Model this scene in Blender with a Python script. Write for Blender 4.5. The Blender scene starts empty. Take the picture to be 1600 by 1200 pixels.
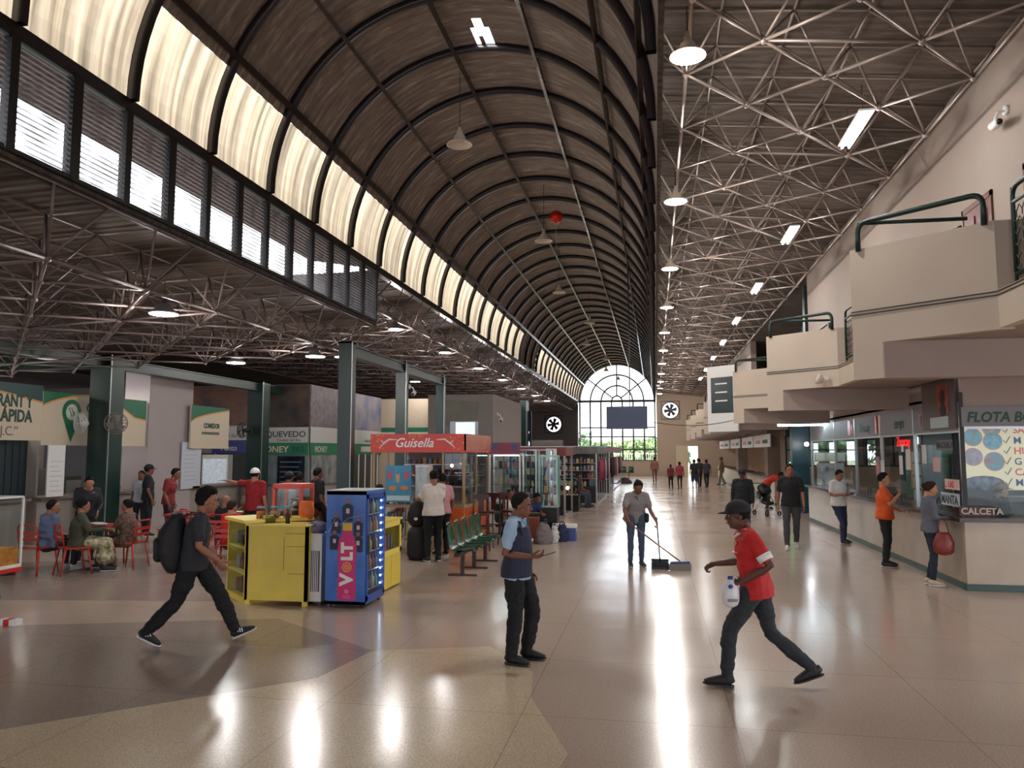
import bpy, bmesh, math, random
from mathutils import Vector, Matrix
random.seed(7)
S = bpy.context.scene
COL = S.collection
PI = math.pi
def lin(c): return tuple((x/12.92 if x <= .04045 else ((x+.055)/1.055)**2.4) for x in [v/255 for v in c[:3]]) + (1,)
# ---------------- camera
cam = bpy.data.objects.new('camera', bpy.data.cameras.new('camera')); COL.objects.link(cam)
cam.location = (0, 0, 2.05); cam.rotation_euler = (math.radians(95.05), 0, math.radians(10.49))
cam.data.sensor_width = 36; cam.data.lens = 27.0; cam.data.clip_end = 800; cam.data.clip_start = .05
S.camera = cam
# ---------------- world, exposure
W = bpy.data.worlds.new('sky'); S.world = W; W.use_nodes = True
wn = W.node_tree.nodes; wl = W.node_tree.links
bgn = wn['Background']
tc = wn.new('ShaderNodeTexCoord'); sp = wn.new('ShaderNodeSeparateXYZ'); rp = wn.new('ShaderNodeValToRGB')
wl.new(tc.outputs['Generated'], sp.inputs[0]); wl.new(sp.outputs['Z'], rp.inputs[0]); wl.new(rp.outputs[0], bgn.inputs[0])
rp.color_ramp.elements[0].color = (.86, .88, .95, 1); rp.color_ramp.elements[1].color = (.90, .93, 1.0, 1)
bgn.inputs[1].default_value = 3.5
sun = bpy.data.objects.new('sun', bpy.data.lights.new('sun', 'SUN')); COL.objects.link(sun)
sun.data.energy = 6; sun.data.angle = .3; sun.data.color = (1, .95, .85); sun.rotation_euler = (math.radians(38), math.radians(-30), 0)
S.view_settings.view_transform = 'Standard'; S.view_settings.look = 'None'
S.view_settings.exposure = 0.5; S.view_settings.gamma = 1
try: S.view_settings.use_curve_mapping = False
except Exception: pass
cy = S.cycles
cy.use_denoising = True
try: cy.denoiser = 'OPENIMAGEDENOISE'; cy.denoising_input_passes = 'RGB_ALBEDO_NORMAL'
except Exception: pass
cy.max_bounces = 8; cy.diffuse_bounces = 5; cy.glossy_bounces = 4; cy.transmission_bounces = 8; cy.transparent_max_bounces = 16
cy.sample_clamp_indirect = 6; cy.caustics_reflective = False; cy.caustics_refractive = False
cy.use_adaptive_sampling = True
def portal(name, loc, rot, sx, sy):
    l = bpy.data.lights.new(name, 'AREA'); l.shape = 'RECTANGLE'; l.size = sx; l.size_y = sy
    l.cycles.is_portal = True
    o = bpy.data.objects.new(name, l); COL.objects.link(o); o.location = loc; o.rotation_euler = rot
portal('daylight_portal_far', (-3.1, 67.0, 5), (math.radians(-90), 0, 0), 6.6, 9.6)
portal('daylight_portal_entrance', (-9, -15.4, 2.0), (math.radians(90), 0, 0), 22, 4)
portal('daylight_portal_clerestory', (-6.5, 8, 5.7), (0, math.radians(-90), 0), 1.3, 20)
# ---------------- materials
MATS = {}
def mat(name, col, rough=.6, metal=0, emit=0, noise=0, nscale=6, bump=0, bscale=40, spec=.5, ncol=None, alpha=1, trans=0, coat=0):
    if name in MATS: return MATS[name]
    m = bpy.data.materials.new(name); m.use_nodes = True; MATS[name] = m
    nt = m.node_tree; N = nt.nodes; L = nt.links; b = N['Principled BSDF']
    c = lin(col)
    b.inputs['Base Color'].default_value = c; b.inputs['Roughness'].default_value = rough
    b.inputs['Metallic'].default_value = metal; b.inputs['Specular IOR Level'].default_value = spec
    if coat: b.inputs['Coat Weight'].default_value = coat; b.inputs['Coat Roughness'].default_value = .08
    if emit: b.inputs['Emission Color'].default_value = c; b.inputs['Emission Strength'].default_value = emit
    if trans: b.inputs['Transmission Weight'].default_value = trans; b.inputs['IOR'].default_value = 1.45
    if alpha < 1: b.inputs['Alpha'].default_value = alpha
    t = N.new('ShaderNodeTexCoord')
    if noise or ncol:
        n = N.new('ShaderNodeTexNoise'); n.inputs['Scale'].default_value = nscale; n.inputs['Detail'].default_value = 5
        L.new(t.outputs['Object'], n.inputs['Vector'])
        r = N.new('ShaderNodeValToRGB'); r.color_ramp.elements[0].position = .3; r.color_ramp.elements[1].position = .7
        c2 = lin(ncol) if ncol else tuple(x*(1-noise) for x in c[:3])+(1,)
        r.color_ramp.elements[0].color = c2; r.color_ramp.elements[1].color = c
        L.new(n.outputs['Fac'], r.inputs[0]); L.new(r.outputs[0], b.inputs['Base Color'])
    if bump:
        n = N.new('ShaderNodeTexNoise'); n.inputs['Scale'].default_value = bscale; n.inputs['Detail'].default_value = 3
        L.new(t.outputs['Object'], n.inputs['Vector'])
        bp = N.new('ShaderNodeBump'); bp.inputs['Strength'].default_value = bump; bp.inputs['Distance'].default_value = .02
        L.new(n.outputs['Fac'], bp.inputs['Height']); L.new(bp.outputs[0], b.inputs['Normal'])
    return m
def node_math(nt, op, a, b=None):
    n = nt.nodes.new('ShaderNodeMath'); n.operation = op
    for i, v in enumerate((a, b)):
        if v is None: continue
        if isinstance(v, (int, float)): n.inputs[i].default_value = v
        else: nt.links.new(v, n.inputs[i])
    return n.outputs[0]
# ---------------- mesh builder
class MB:
    def __init__(s): s.v = []; s.f = []; s.mi = []; s.cur = 0
    def add(s, vs, fs):
        o = len(s.v); s.v += [tuple(p) for p in vs]; s.f += [[o+i for i in f] for f in fs]; s.mi += [s.cur]*len(fs); return s
    def box(s, x0, x1, y0, y1, z0, z1):
        return s.add([(x0,y0,z0),(x1,y0,z0),(x1,y1,z0),(x0,y1,z0),(x0,y0,z1),(x1,y0,z1),(x1,y1,z1),(x0,y1,z1)],
            [(0,3,2,1),(4,5,6,7),(0,1,5,4),(1,2,6,5),(2,3,7,6),(3,0,4,7)])
    def obox(s, c, d, rz=0, rx=0, ry=0):
        M = Matrix.Translation(c) @ Matrix.Rotation(rz,4,'Z') @ Matrix.Rotation(ry,4,'Y') @ Matrix.Rotation(rx,4,'X')
        a,b,e = d[0]/2,d[1]/2,d[2]/2
        vs = [M@Vector(p) for p in [(-a,-b,-e),(a,-b,-e),(a,b,-e),(-a,b,-e),(-a,-b,e),(a,-b,e),(a,b,e),(-a,b,e)]]
        return s.add(vs, [(0,3,2,1),(4,5,6,7),(0,1,5,4),(1,2,6,5),(2,3,7,6),(3,0,4,7)])
    def tube(s, pts, rads, n=8, right=None):
        pts = [Vector(p) for p in pts]
        if isinstance(rads, (int,float)): rads = [rads]*len(pts)
        rads = [(r,r) if isinstance(r,(int,float)) else r for r in rads]
        vs = []; X = Vector(right) if right else None
        for i,p in enumerate(pts):
            t = (pts[min(i+1,len(pts)-1)]-pts[max(i-1,0)]); t = t.normalized() if t.length > 1e-9 else Vector((0,0,1))
            if X is None:
                X = t.cross(Vector((0,0,1)))
                if X.length < .05: X = t.cross(Vector((0,1,0)))
            x = X - t*X.dot(t)
            if x.length < 1e-4: x = t.orthogonal()
            x.normalize(); y = t.cross(x)
            if right is None: X = x
            for k in range(n):
                a = 2*PI*k/n; vs.append(p + x*(math.cos(a)*rads[i][0]) + y*(math.sin(a)*rads[i][1]))
        fs = []
        for i in range(len(pts)-1):
            for k in range(n):
                a = i*n+k; b = i*n+(k+1)%n; fs.append((a,b,b+n,a+n))
        fs.append(tuple(range(n))[::-1]); fs.append(tuple((len(pts)-1)*n+k for k in range(n)))
        return s.add(vs, fs)
    def rod(s, p, q, r, n=6): return s.tube([p,q], r, n)
    def cap(s, pts, rads, n=10, right=None):   # rounded-end tube
        pts = [Vector(p) for p in pts]; rads = [(r,r) if isinstance(r,(int,float)) else r for r in rads]
        a = pts[0]; d = (pts[1]-a).normalized(); b = pts[-1]; e = (b-pts[-2]).normalized()
        m0 = min(rads[0]); m1 = min(rads[-1])
        P = [a-d*m0*.92, a-d*m0*.6]+pts+[b+e*m1*.6, b+e*m1*.92]
        R = [tuple(x*.35 for x in rads[0]), tuple(x*.78 for x in rads[0])]+rads+[tuple(x*.78 for x in rads[-1]), tuple(x*.35 for x in rads[-1])]
        return s.tube(P, R, n, right)
    def ball(s, c, r, n=10, m=7, M=None):
        r = (r,r,r) if isinstance(r,(int,float)) else r; c = Vector(c)
        vs = [Vector((0,0,-1))]
        for j in range(1,m):
            b = -PI/2+PI*j/m
            for k in range(n):
                a = 2*PI*k/n; vs.append(Vector((math.cos(a)*math.cos(b), math.sin(a)*math.cos(b), math.sin(b))))
        vs.append(Vector((0,0,1)))
        vs = [Vector((v.x*r[0], v.y*r[1], v.z*r[2])) for v in vs]
        if M is not None: vs = [M@v for v in vs]
        vs = [c+v for v in vs]; fs = []
        for k in range(n): fs.append((0, 1+(k+1)%n, 1+k))
        for j in range(m-2):
            for k in range(n):
                a = 1+j*n+k; b = 1+j*n+(k+1)%n; fs.append((a,b,b+n,a+n))
        t = len(vs)-1
        for k in range(n): fs.append((t, 1+(m-2)*n+k, 1+(m-2)*n+(k+1)%n))
        return s.add(vs, fs)
    def lathe(s, prof, c=(0,0,0), n=20, M=None):
        c = Vector(c); vs = []; fs = []
        for (r,z) in prof:
            for k in range(n):
                a = 2*PI*k/n; v = Vector((max(r,.0005)*math.cos(a), max(r,.0005)*math.sin(a), z))
                vs.append(c+(M@v if M is not None else v))
        for i in range(len(prof)-1):
            for k in range(n):
                a = i*n+k; b = i*n+(k+1)%n; fs.append((a,b,b+n,a+n))
        return s.add(vs, fs)
    def prism(s, poly, z0, z1):   # poly in xy, ccw
        n = len(poly)
        vs = [(x,y,z0) for x,y in poly]+[(x,y,z1) for x,y in poly]
        fs = [tuple(range(n))[::-1], tuple(range(n,2*n))]+[(i,(i+1)%n,n+(i+1)%n,n+i) for i in range(n)]
        return s.add(vs, fs)
    def build(s, name, m, parent=None, smooth=False, loc=None, rz=0):
        me = bpy.data.meshes.new(name); me.from_pydata(s.v, [], s.f)
        for x in (m if isinstance(m,(list,tuple)) else [m]): me.materials.append(x)
        if len(me.polygons) == len(s.mi): me.polygons.foreach_set('material_index', s.mi)
        if smooth: me.polygons.foreach_set('use_smooth', [True]*len(me.polygons))
        me.update()
        o = bpy.data.objects.new(name, me); COL.objects.link(o)
        if parent is not None: o.parent = parent
        if loc is not None: o.location = loc; o.rotation_euler = (0,0,rz)
        return o
def bx(*a): return MB().box(*a)
def tag(o, label=None, cat=None, group=None, kind=None):
    if label: o['label'] = label
    if cat: o['category'] = cat
    if group: o['group'] = group
    if kind: o['kind'] = kind
    return o
def thing(name, label, cat, loc=(0,0,0), rz=0, group=None, kind=None):
    o = bpy.data.objects.new(name, None); COL.objects.link(o); o.location = loc; o.rotation_euler = (0,0,rz); o.empty_display_size = .1
    return tag(o, label, cat, group, kind)
KIDS = {}
def copy_tree(o, parent=None, **k):
    c = o.copy(); COL.objects.link(c)
    if parent is not None: c.parent = parent
    for ch in [x for x in bpy.data.objects if x.parent == o]: copy_tree(ch, c)
    return c
def struct(name, mb, m, parent=None, label=None, cat=None, smooth=False):
    o = mb.build(name, m, parent, smooth)
    if parent is None: tag(o, label, cat or name.split('_')[0], None, 'structure')
    return o
def text(s, size, loc, rot, m, parent=None, name='lettering', ext=.002, bold=0, shear=0, align='LEFT', sx=1, label=None):
    c = bpy.data.curves.new(name, 'FONT'); c.body = s; c.size = size; c.extrude = ext; c.offset = bold; c.shear = shear; c.align_x = align
    c.resolution_u = 3
    c.materials.append(m); o = bpy.data.objects.new(name, c); COL.objects.link(o)
    o.location = loc; o.rotation_euler = rot; o.scale = (sx,1,1)
    if parent is not None: o.parent = parent
    if label: o['label'] = label
    return o
RFRONT = (PI/2,0,0)            # faces -Y, reads to +X
RLEFT = (PI/2,0,-PI/2)         # on a right-hand wall: faces -X, reads towards -Y
RRIGHT = (PI/2,0,PI/2)         # on a left-hand wall: faces +X, reads towards +Y
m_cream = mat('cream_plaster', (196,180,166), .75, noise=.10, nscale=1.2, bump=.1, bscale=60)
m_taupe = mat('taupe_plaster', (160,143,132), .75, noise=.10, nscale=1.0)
m_farwall = mat('pinkish_plaster', (205,182,160), .7, noise=.08, nscale=.8)
m_green = mat('green_painted_steel', (15,48,42), .4, noise=.25, nscale=3)
m_dkgreen = mat('dark_green_steel', (16,44,42), .4)
m_black = mat('black_paint', (14,14,16), .45)
m_dark = mat('dark_steel', (30,27,28), .5, noise=.2)
m_trussR = mat('grey_painted_tube', (150,136,128), .4, metal=.3)
m_trussL = mat('dull_painted_tube', (120,106,104), .45, metal=.3)
m_white = mat('white_paint', (232,232,230), .4)
m_offwhite = mat('cream_enamel', (222,212,196), .35)
m_chrome = mat('chrome', (210,210,212), .18, metal=1)
m_alu = mat('brushed_aluminium', (178,180,182), .35, metal=.8)
m_lamp = mat('lamp_light', (235,245,255), .5, emit=40)
LAMPW = 172
def lamp_light(x,y,z,w,r=.18,col=(1,.93,.86)):
    l = bpy.data.lights.new('lamp_glow','POINT'); l.energy = w; l.shadow_soft_size = r; l.color = col
    o = bpy.data.objects.new('lamp_glow', l); COL.objects.link(o); o.location = (x,y,z); return o
m_tube = mat('fluorescent_light', (225,245,255), .5, emit=30)
# ================= SETTING =================
YF = 67.2; VX = -3.175; VR = 3.275; VZ = 6.45; XL = -6.45; XR = 0.1
# ---- floor
def floor_mat(name, col, fine=True):
    m = mat(name, col, .16, spec=.5); nt = m.node_tree; N = nt.nodes; L = nt.links; b = N['Principled BSDF']
    geo = N.new('ShaderNodeNewGeometry'); s = N.new('ShaderNodeSeparateXYZ'); L.new(geo.outputs['Position'], s.inputs[0])
    n1 = N.new('ShaderNodeTexNoise'); n1.inputs['Scale'].default_value = 70; n1.inputs['Detail'].default_value = 6; L.new(geo.outputs['Position'], n1.inputs['Vector'])
    n2 = N.new('ShaderNodeTexNoise'); n2.inputs['Scale'].default_value = .6; n2.inputs['Detail'].default_value = 4; L.new(geo.outputs['Position'], n2.inputs['Vector'])
    c = lin(col)
    r1 = N.new('ShaderNodeValToRGB'); r1.color_ramp.elements[0].position = .35; r1.color_ramp.elements[1].position = .65
    r1.color_ramp.elements[0].color = tuple(x*.78 for x in c[:3])+(1,); r1.color_ramp.elements[1].color = tuple(min(1,x*1.12) for x in c[:3])+(1,)
    L.new(n1.outputs['Fac'], r1.inputs[0])
    mx = N.new('ShaderNodeMixRGB'); mx.blend_type = 'MULTIPLY'; mx.inputs[0].default_value = .15
    L.new(r1.outputs[0], mx.inputs[1]); L.new(n2.outputs['Fac'], mx.inputs[2])
    def line(sock, per, off, w):
        f = node_math(nt,'FRACT', node_math(nt,'DIVIDE', node_math(nt,'ADD', sock, off), per))
        d = node_math(nt,'MINIMUM', f, node_math(nt,'SUBTRACT', 1.0, f))
        return node_math(nt,'LESS_THAN', d, w/per)
    big = node_math(nt,'MAXIMUM', line(s.outputs['X'],1.62,1.06,.005), line(s.outputs['Y'],1.62,.35,.006))
    sm = node_math(nt,'MAXIMUM', line(s.outputs['X'],.405,1.06,.002), line(s.outputs['Y'],.405,.35,.003))
    mx2 = N.new('ShaderNodeMixRGB'); L.new(mx.outputs[0], mx2.inputs[1]); mx2.inputs[2].default_value = tuple(x*.3 for x in c[:3])+(1,)
    L.new(node_math(nt,'ADD', node_math(nt,'MULTIPLY', big, .38), node_math(nt,'MULTIPLY', sm, .12)), mx2.inputs[0]); L.new(mx2.outputs[0], b.inputs['Base Color'])
    # every slab lies a hair out of level, so reflections break at the joints
    cx = node_math(nt,'FLOOR', node_math(nt,'DIVIDE', node_math(nt,'ADD', s.outputs['X'],1.06), .405))
    cyy = node_math(nt,'FLOOR', node_math(nt,'DIVIDE', node_math(nt,'ADD', s.outputs['Y'],.35), .405))
    cmb = N.new('ShaderNodeCombineXYZ'); L.new(cx, cmb.inputs[0]); L.new(cyy, cmb.inputs[1])
    wnz = N.new('ShaderNodeTexWhiteNoise'); wnz.noise_dimensions = '2D'; L.new(cmb.outputs[0], wnz.inputs['Vector'])
    sub = N.new('ShaderNodeVectorMath'); sub.operation = 'SUBTRACT'; L.new(wnz.outputs['Color'], sub.inputs[0]); sub.inputs[1].default_value = (.5,.5,.5)
    sc = N.new('ShaderNodeVectorMath'); sc.operation = 'MULTIPLY'; L.new(sub.outputs[0], sc.inputs[0]); sc.inputs[1].default_value = (.006,.012,0)
    ad = N.new('ShaderNodeVectorMath'); ad.operation = 'ADD'; L.new(geo.outputs['Normal'], ad.inputs[0]); L.new(sc.outputs[0], ad.inputs[1])
    bp = N.new('ShaderNodeBump'); bp.inputs['Strength'].default_value = .12; bp.inputs['Distance'].default_value = .01
    n3 = N.new('ShaderNodeTexNoise'); n3.inputs['Scale'].default_value = 2.2; L.new(geo.outputs['Position'], n3.inputs['Vector'])
    L.new(n3.outputs['Fac'], bp.inputs['Height']); L.new(ad.outputs[0], bp.inputs['Normal']); L.new(bp.outputs[0], b.inputs['Normal'])
    rr = N.new('ShaderNodeMapRange'); rr.inputs['To Min'].default_value = .10; rr.inputs['To Max'].default_value = .26; L.new(n2.outputs['Fac'], rr.inputs[0]); L.new(rr.outputs[0], b.inputs['Roughness'])
    return m
f_main = floor_mat('terrazzo_brown', (196,174,158)); f_light = floor_mat('terrazzo_sand', (216,196,168)); f_dark = floor_mat('terrazzo_grey', (164,146,134))
struct('floor', bx(-24, 14, -15.5, YF+.3, -.2, 0), f_main, label='polished brown terrazzo floor of the station hall', cat='floor')
FL = bpy.data.objects['floor']
def inlay(poly, m):
    MB().prism(poly, 0, .003).build('inlay', m, FL)
inlay([(-2.0,3.6),(-.72,4.55),(-.62,5.42),(-1.05,6.55),(-1.15,7.3),(-1.75,8.15),(-2.9,7.75),(-3.05,6.75),(-4.9,5.0),(-5.3,4.2),(-3.6,2.2)], f_light)
inlay([(-3.05,6.75),(-2.9,7.75),(-4.6,9.0),(-9.0,7.6),(-9.5,4.0),(-5.3,4.2),(-4.9,5.0)], f_dark)
inlay([(-9.0,9.4),(-5.2,10.0),(-4.4,13.0),(-9.0,14.0),(-12.8,12.0),(-12.8,9.0)], f_dark)
# ---- vault
def vp(phi, y, r=VR): a = math.radians(phi); return (VX-r*math.cos(a), y, VZ+r*math.sin(a))
def sheet_mat(name, cA, cB, cC, per=.177):
    m = mat(name, cA, .85); nt = m.node_tree; N = nt.nodes; L = nt.links; b = N['Principled BSDF']
    geo = N.new('ShaderNodeNewGeometry')
    mp = N.new('ShaderNodeMapping'); mp.inputs['Scale'].default_value = (1.6,9,1.6); L.new(geo.outputs['Position'], mp.inputs['Vector'])
    n = N.new('ShaderNodeTexNoise'); n.inputs['Scale'].default_value = 1; n.inputs['Detail'].default_value = 7; n.inputs['Roughness'].default_value = .7; L.new(mp.outputs[0], n.inputs['Vector'])
    r = N.new('ShaderNodeValToRGB'); e = r.color_ramp.elements; e[0].position = .32; e[0].color = lin(cA); e[1].position = .72; e[1].color = lin(cC)
    x = e.new(.52); x.color = lin(cB)
    L.new(n.outputs['Fac'], r.inputs[0]); L.new(r.outputs[0], b.inputs['Base Color'])
    s = N.new('ShaderNodeSeparateXYZ'); L.new(geo.outputs['Position'], s.inputs[0])
    w = node_math(nt,'SINE', node_math(nt,'MULTIPLY', s.outputs['Y'], 2*PI/per))
    bp = N.new('ShaderNodeBump'); bp.inputs['Strength'].default_value = .8; bp.inputs['Distance'].default_value = .008; L.new(w, bp.inputs['Height']); L.new(bp.outputs[0], b.inputs['Normal'])
    return m
m_sheet = sheet_mat('fibre_cement_sheet', (124,115,109), (148,138,131), (206,198,190))
m_roofR = sheet_mat('lower_roof_sheet', (62,52,46), (84,72,64), (110,98,88))
def skylight(y):
    k = (y-8.28)/1.76
    return not (35.8 < y+.88 < 41.9)
Y0 = 8.28-1.76*5
mb = MB()
def vq(p0,p1,y0,y1): mb.add([vp(p0,y0),vp(p1,y0),vp(p1,y1),vp(p0,y1)], [(0,1,2,3)])
for k in range(-10, 40):
    y = Y0+1.76*k; y1 = min(y+1.76, YF)
    if y >= YF: break
    for j in range(30):
        p0 = j*6; 
        if p0 < 24 and skylight(y): continue
        if abs(y-Y0-1.76*7) < .1 and p0 == 90:      # broken sheet near the crown
            for a in range(4):
                for c in range(6):
                    if (c == 3 and a in (1,2)) or c == 4 or (c == 5 and a != 1): continue
                    vq(p0+a*1.5, p0+(a+1)*1.5, y+c*(y1-y)/6, y+(c+1)*(y1-y)/6)
            continue
        vq(p0,p0+6,y,y1)
vault = struct('ceiling', mb, m_sheet, label='long barrel vault of dark corrugated sheets over the hall', cat='ceiling', smooth=True)
# translucent corrugated strip along the left spring
m_tl = bpy.data.materials.new('translucent_sheet'); m_tl.use_nodes = True; MATS['translucent_sheet'] = m_tl
nt = m_tl.node_tree; N = nt.nodes; L = nt.links; N.remove(N['Principled BSDF']); out = N['Material Output']
geo = N.new('ShaderNodeNewGeometry'); mp = N.new('ShaderNodeMapping'); mp.inputs['Scale'].default_value = (.25,6,.25); L.new(geo.outputs['Position'], mp.inputs['Vector'])
n = N.new('ShaderNodeTexNoise'); n.inputs['Scale'].default_value = 1.3; n.inputs['Detail'].default_value = 6; L.new(mp.outputs[0], n.inputs['Vector'])
r = N.new('ShaderNodeValToRGB'); e = r.color_ramp.elements; e[0].position = .3; e[0].color = lin((94,84,71)); e[1].position = .66; e[1].color = lin((166,153,131)); L.new(n.outputs['Fac'], r.inputs[0])
td = N.new('ShaderNodeBsdfTranslucent'); dd = N.new('ShaderNodeBsdfDiffuse'); mxs = N.new('ShaderNodeMixShader'); mxs.inputs[0].default_value = .12
L.new(r.outputs[0], td.inputs[0]); L.new(r.outputs[0], dd.inputs[0]); L.new(td.outputs[0], mxs.inputs[1]); L.new(dd.outputs[0], mxs.inputs[2]); L.new(mxs.outputs[0], out.inputs[0])
s = N.new('ShaderNodeSeparateXYZ'); L.new(geo.outputs['Position'], s.inputs[0])
for k in range(-10, 40):
    y = Y0+1.76*k; y1 = min(y+1.76, YF)
    if y >= YF or not skylight(y): continue
    mb = MB(); ns = 20
    for a in range(5):
        for c in range(ns):
            ya = y+c*(y1-y)/ns; yb = y+(c+1)*(y1-y)/ns
            ra = VR+.018*math.sin(2*PI*ya/.352); rb = VR+.018*math.sin(2*PI*yb/.352)
            mb.add([vp(a*4.8,ya,ra),vp(a*4.8+4.8,ya,ra),vp(a*4.8+4.8,yb,rb),vp(a*4.8,yb,rb)],[(0,1,2,3)])
    mb.build('skylight_sheet', m_tl, vault, True)
# ribs and purlins
def arc_bar(mb, y, r0, r1, hw, p0=0, p1=180, n=36):
    vs = []; fs = []
    for i in range(n+1):
        p = p0+(p1-p0)*i/n
        vs += [vp(p,y-hw,r0), vp(p,y+hw,r0), vp(p,y+hw,r1), vp(p,y-hw,r1)]
    for i in range(n):
        for k in range(4):
            a = i*4+k; b = i*4+(k+1)%4; fs.append((a,b,b+4,a+4))
    mb.add(vs, fs)
m_rib = mat('rib_paint', (44,38,40), .35, noise=.2)
m_purlin = mat('purlin_paint', (58,48,46), .25, metal=.5)
VF = thing('vault_frame', 'dark steel arches and long purlins lining the barrel vault', 'roof frame', (VX,30,VZ))
def vkid(mb, name, m, smooth=False):
    o = mb.build(name, m, VF, smooth); o.matrix_parent_inverse = Matrix.Translation((-VX,-30,-VZ)); return o
for k in range(0, 40):
    y = Y0+1.76*k
    if y > YF: break
    mb = MB(); arc_bar(mb, y, VR-.13, VR-.01, .045); vkid(mb, 'arch', m_rib, True)
for p in (27, 54, 82, 110, 138, 164):
    mb = MB(); a = math.radians(p); c = vp(p, 0, VR-.10)
    w = .035 if p != 27 else .05
    mb.obox((c[0], (Y0+YF)/2, c[2]), (w*2, YF-Y0, .07), 0, 0, PI/2-a if False else a-PI/2); vkid(mb, 'purlin', m_purlin)
# left spring beam, right spring beam and a dark strip added to block daylight leaks
mb = MB(); mb.box(XL-.12, XL+.04, 0, YF, VZ-.14, VZ+.02); vkid(mb, 'eaves_beam', m_rib)
struct('wall_leak_block', bx(.1,.16,-15.5,YF,6.3,7.85), m_roofR, label='dark strip added between vault and right roof to keep daylight from leaking in', cat='wall')
# ---- space frames
def space_frame(name, label, m, sheet, x0, dx, nx, zt, zb, slope, y0, ny, g, par=0, ymax=YF, nearY=6, edge=True, r=.022):
    T = thing(name, label, 'roof truss', (x0, y0, zt))
    def top(i,j): x = x0+dx*i; return (x, y0+g*j, zt-slope*abs(x-x0))
    def bot(i,j): x = x0+dx*(i+.5); return (x, y0+g*(j+.5), zb-slope*abs(x-x0))
    rods = []; nodes = []
    for i in range(nx):
        for j in range(ny):
            if (i+j+par) % 2: continue
            b = bot(i,j); nodes.append(b)
            for (a,c) in ((0,0),(1,0),(0,1),(1,1)): rods.append((b, top(i+a,j+c), r*.8))
            for (a,c) in ((1,1),(1,-1)):
                if 0 <= i+a < nx and 0 <= j+c < ny: rods.append((b, bot(i+a,j+c), r))
            if edge and i == 0 and j+2 < ny: rods.append((b, bot(i,j+2), r*1.25))
            if i == nx-1 and j+2 < ny: rods.append((b, bot(i,j+2), r))
            if j % 4 == 0 and i+2 < nx: rods.append((b, bot(i+2,j), r))
    for i in range(nx+1): 
        for j in range(0, ny, 2): rods.append((top(i,j), top(i,min(j+2,ny)), r*.75))
    for j in range(ny+1): rods.append((top(0,j), top(nx,j), r*.8))
    rods = [q for q in rods if max(q[0][1], q[1][1]) > 2.0]
    nodes = [q for q in nodes if q[1] > 2]
    key = lambda p: (Vector(p)-Vector((-1,5,2))).length
    rods.sort(key=lambda q: key([(a+b)/2 for a,b in zip(q[0],q[1])])); nodes.sort(key=key)
    inv = Matrix.Translation((-x0,-y0,-zt))
    def k(mb, nm, kd=None):
        o = mb.build(nm, m, T, True); o.matrix_parent_inverse = inv
        if kd: o['kind'] = kd
    for q in rods[:99]: mb = MB(); mb.rod(*q); k(mb, 'strut')
    mb = MB()
    for q in rods[99:]: mb.rod(*q, n=5)
    k(mb, 'strut', 'stuff')
    for q in nodes[:60]: mb = MB(); mb.ball(q, .05, 8, 5); k(mb, 'node')
    mb = MB()
    for q in nodes[60:]: mb.ball(q, .05, 6, 4)
    k(mb, 'node', 'stuff')
    return T
space_frame('space_frame', 'pale tube space frame under the sloping right-hand roof', m_trussR, None, .05, .88, 5, 7.77, 7.13, .105, 9.70-.88*9, 74, .88, par=1)
space_frame('space_frame', 'grey tube space frame below the louvred clerestory on the left', m_trussL, None, XL, -.88, 14, 5.0, 4.3, .04, 7.17-.88*8, 19, .88, par=0)
space_frame('space_frame', 'far grey tube space frame on the left beyond the clerestory', m_trussL, None, XL, -.88, 10, 6.33, 5.65, .06, 17.3, 56, .88, par=0)
def roof(name, x0, x1, z0, z1, y0, y1, m, label):
    s = math.atan2(z1-z0, x1-x0)
    struct(name, MB().add([(x0,y0,z0),(x1,y0,z1),(x1,y1,z1),(x0,y1,z0),(x0,y0,z0+.06),(x1,y0,z1+.06),(x1,y1,z1+.06),(x0,y1,z0+.06)],
        [(0,3,2,1),(4,5,6,7),(0,1,5,4),(1,2,6,5),(2,3,7,6),(3,0,4,7)]), m, label=label, cat='ceiling')
roof('ceiling', .1, 12, 7.83, 7.83-.105*12, -15.5, YF, m_roofR, 'dark corrugated lower roof sloping down to the right wall')
roof('ceiling', XL, -24, 5.05, 5.05-.04*17.5, -15.5, 17.15, m_roofR, 'low dark roof below the clerestory on the left')
roof('ceiling', XL, -24, 6.38, 6.38-.06*17.5, 17.28, YF, m_roofR, 'higher dark roof over the far left stalls')
# ---- clerestory windows
m_louvre = bpy.data.materials.new('louvre_glass'); m_louvre.use_nodes = True
nt = m_louvre.node_tree; N = nt.nodes; L = nt.links; N.remove(N['Principled BSDF']); out = N['Material Output']
t1 = N.new('ShaderNodeBsdfTransparent'); t2 = N.new('ShaderNodeBsdfTranslucent'); t3 = N.new('ShaderNodeBsdfDiffuse')
t1.inputs[0].default_value = (.9,.93,.95,1); t2.inputs[0].default_value = (.62,.56,.54,1); t3.inputs[0].default_value = (.3,.28,.28,1)
m1 = N.new('ShaderNodeMixShader'); m2 = N.new('ShaderNodeMixShader'); m1.inputs[0].default_value = .5; m2.inputs[0].default_value = .25
geo = N.new('ShaderNodeNewGeometry'); nn = N.new('ShaderNodeTexNoise'); nn.inputs['Scale'].default_value = 2.5; L.new(geo.outputs['Position'], nn.inputs['Vector'])
mr = N.new('ShaderNodeMapRange'); mr.inputs['From Min'].default_value = .35; mr.inputs['From Max'].default_value = .65; mr.inputs['To Min'].default_value = .15; mr.inputs['To Max'].default_value = .85; L.new(nn.outputs['Fac'], mr.inputs[0]); L.new(mr.outputs[0], m1.inputs[0])
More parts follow.
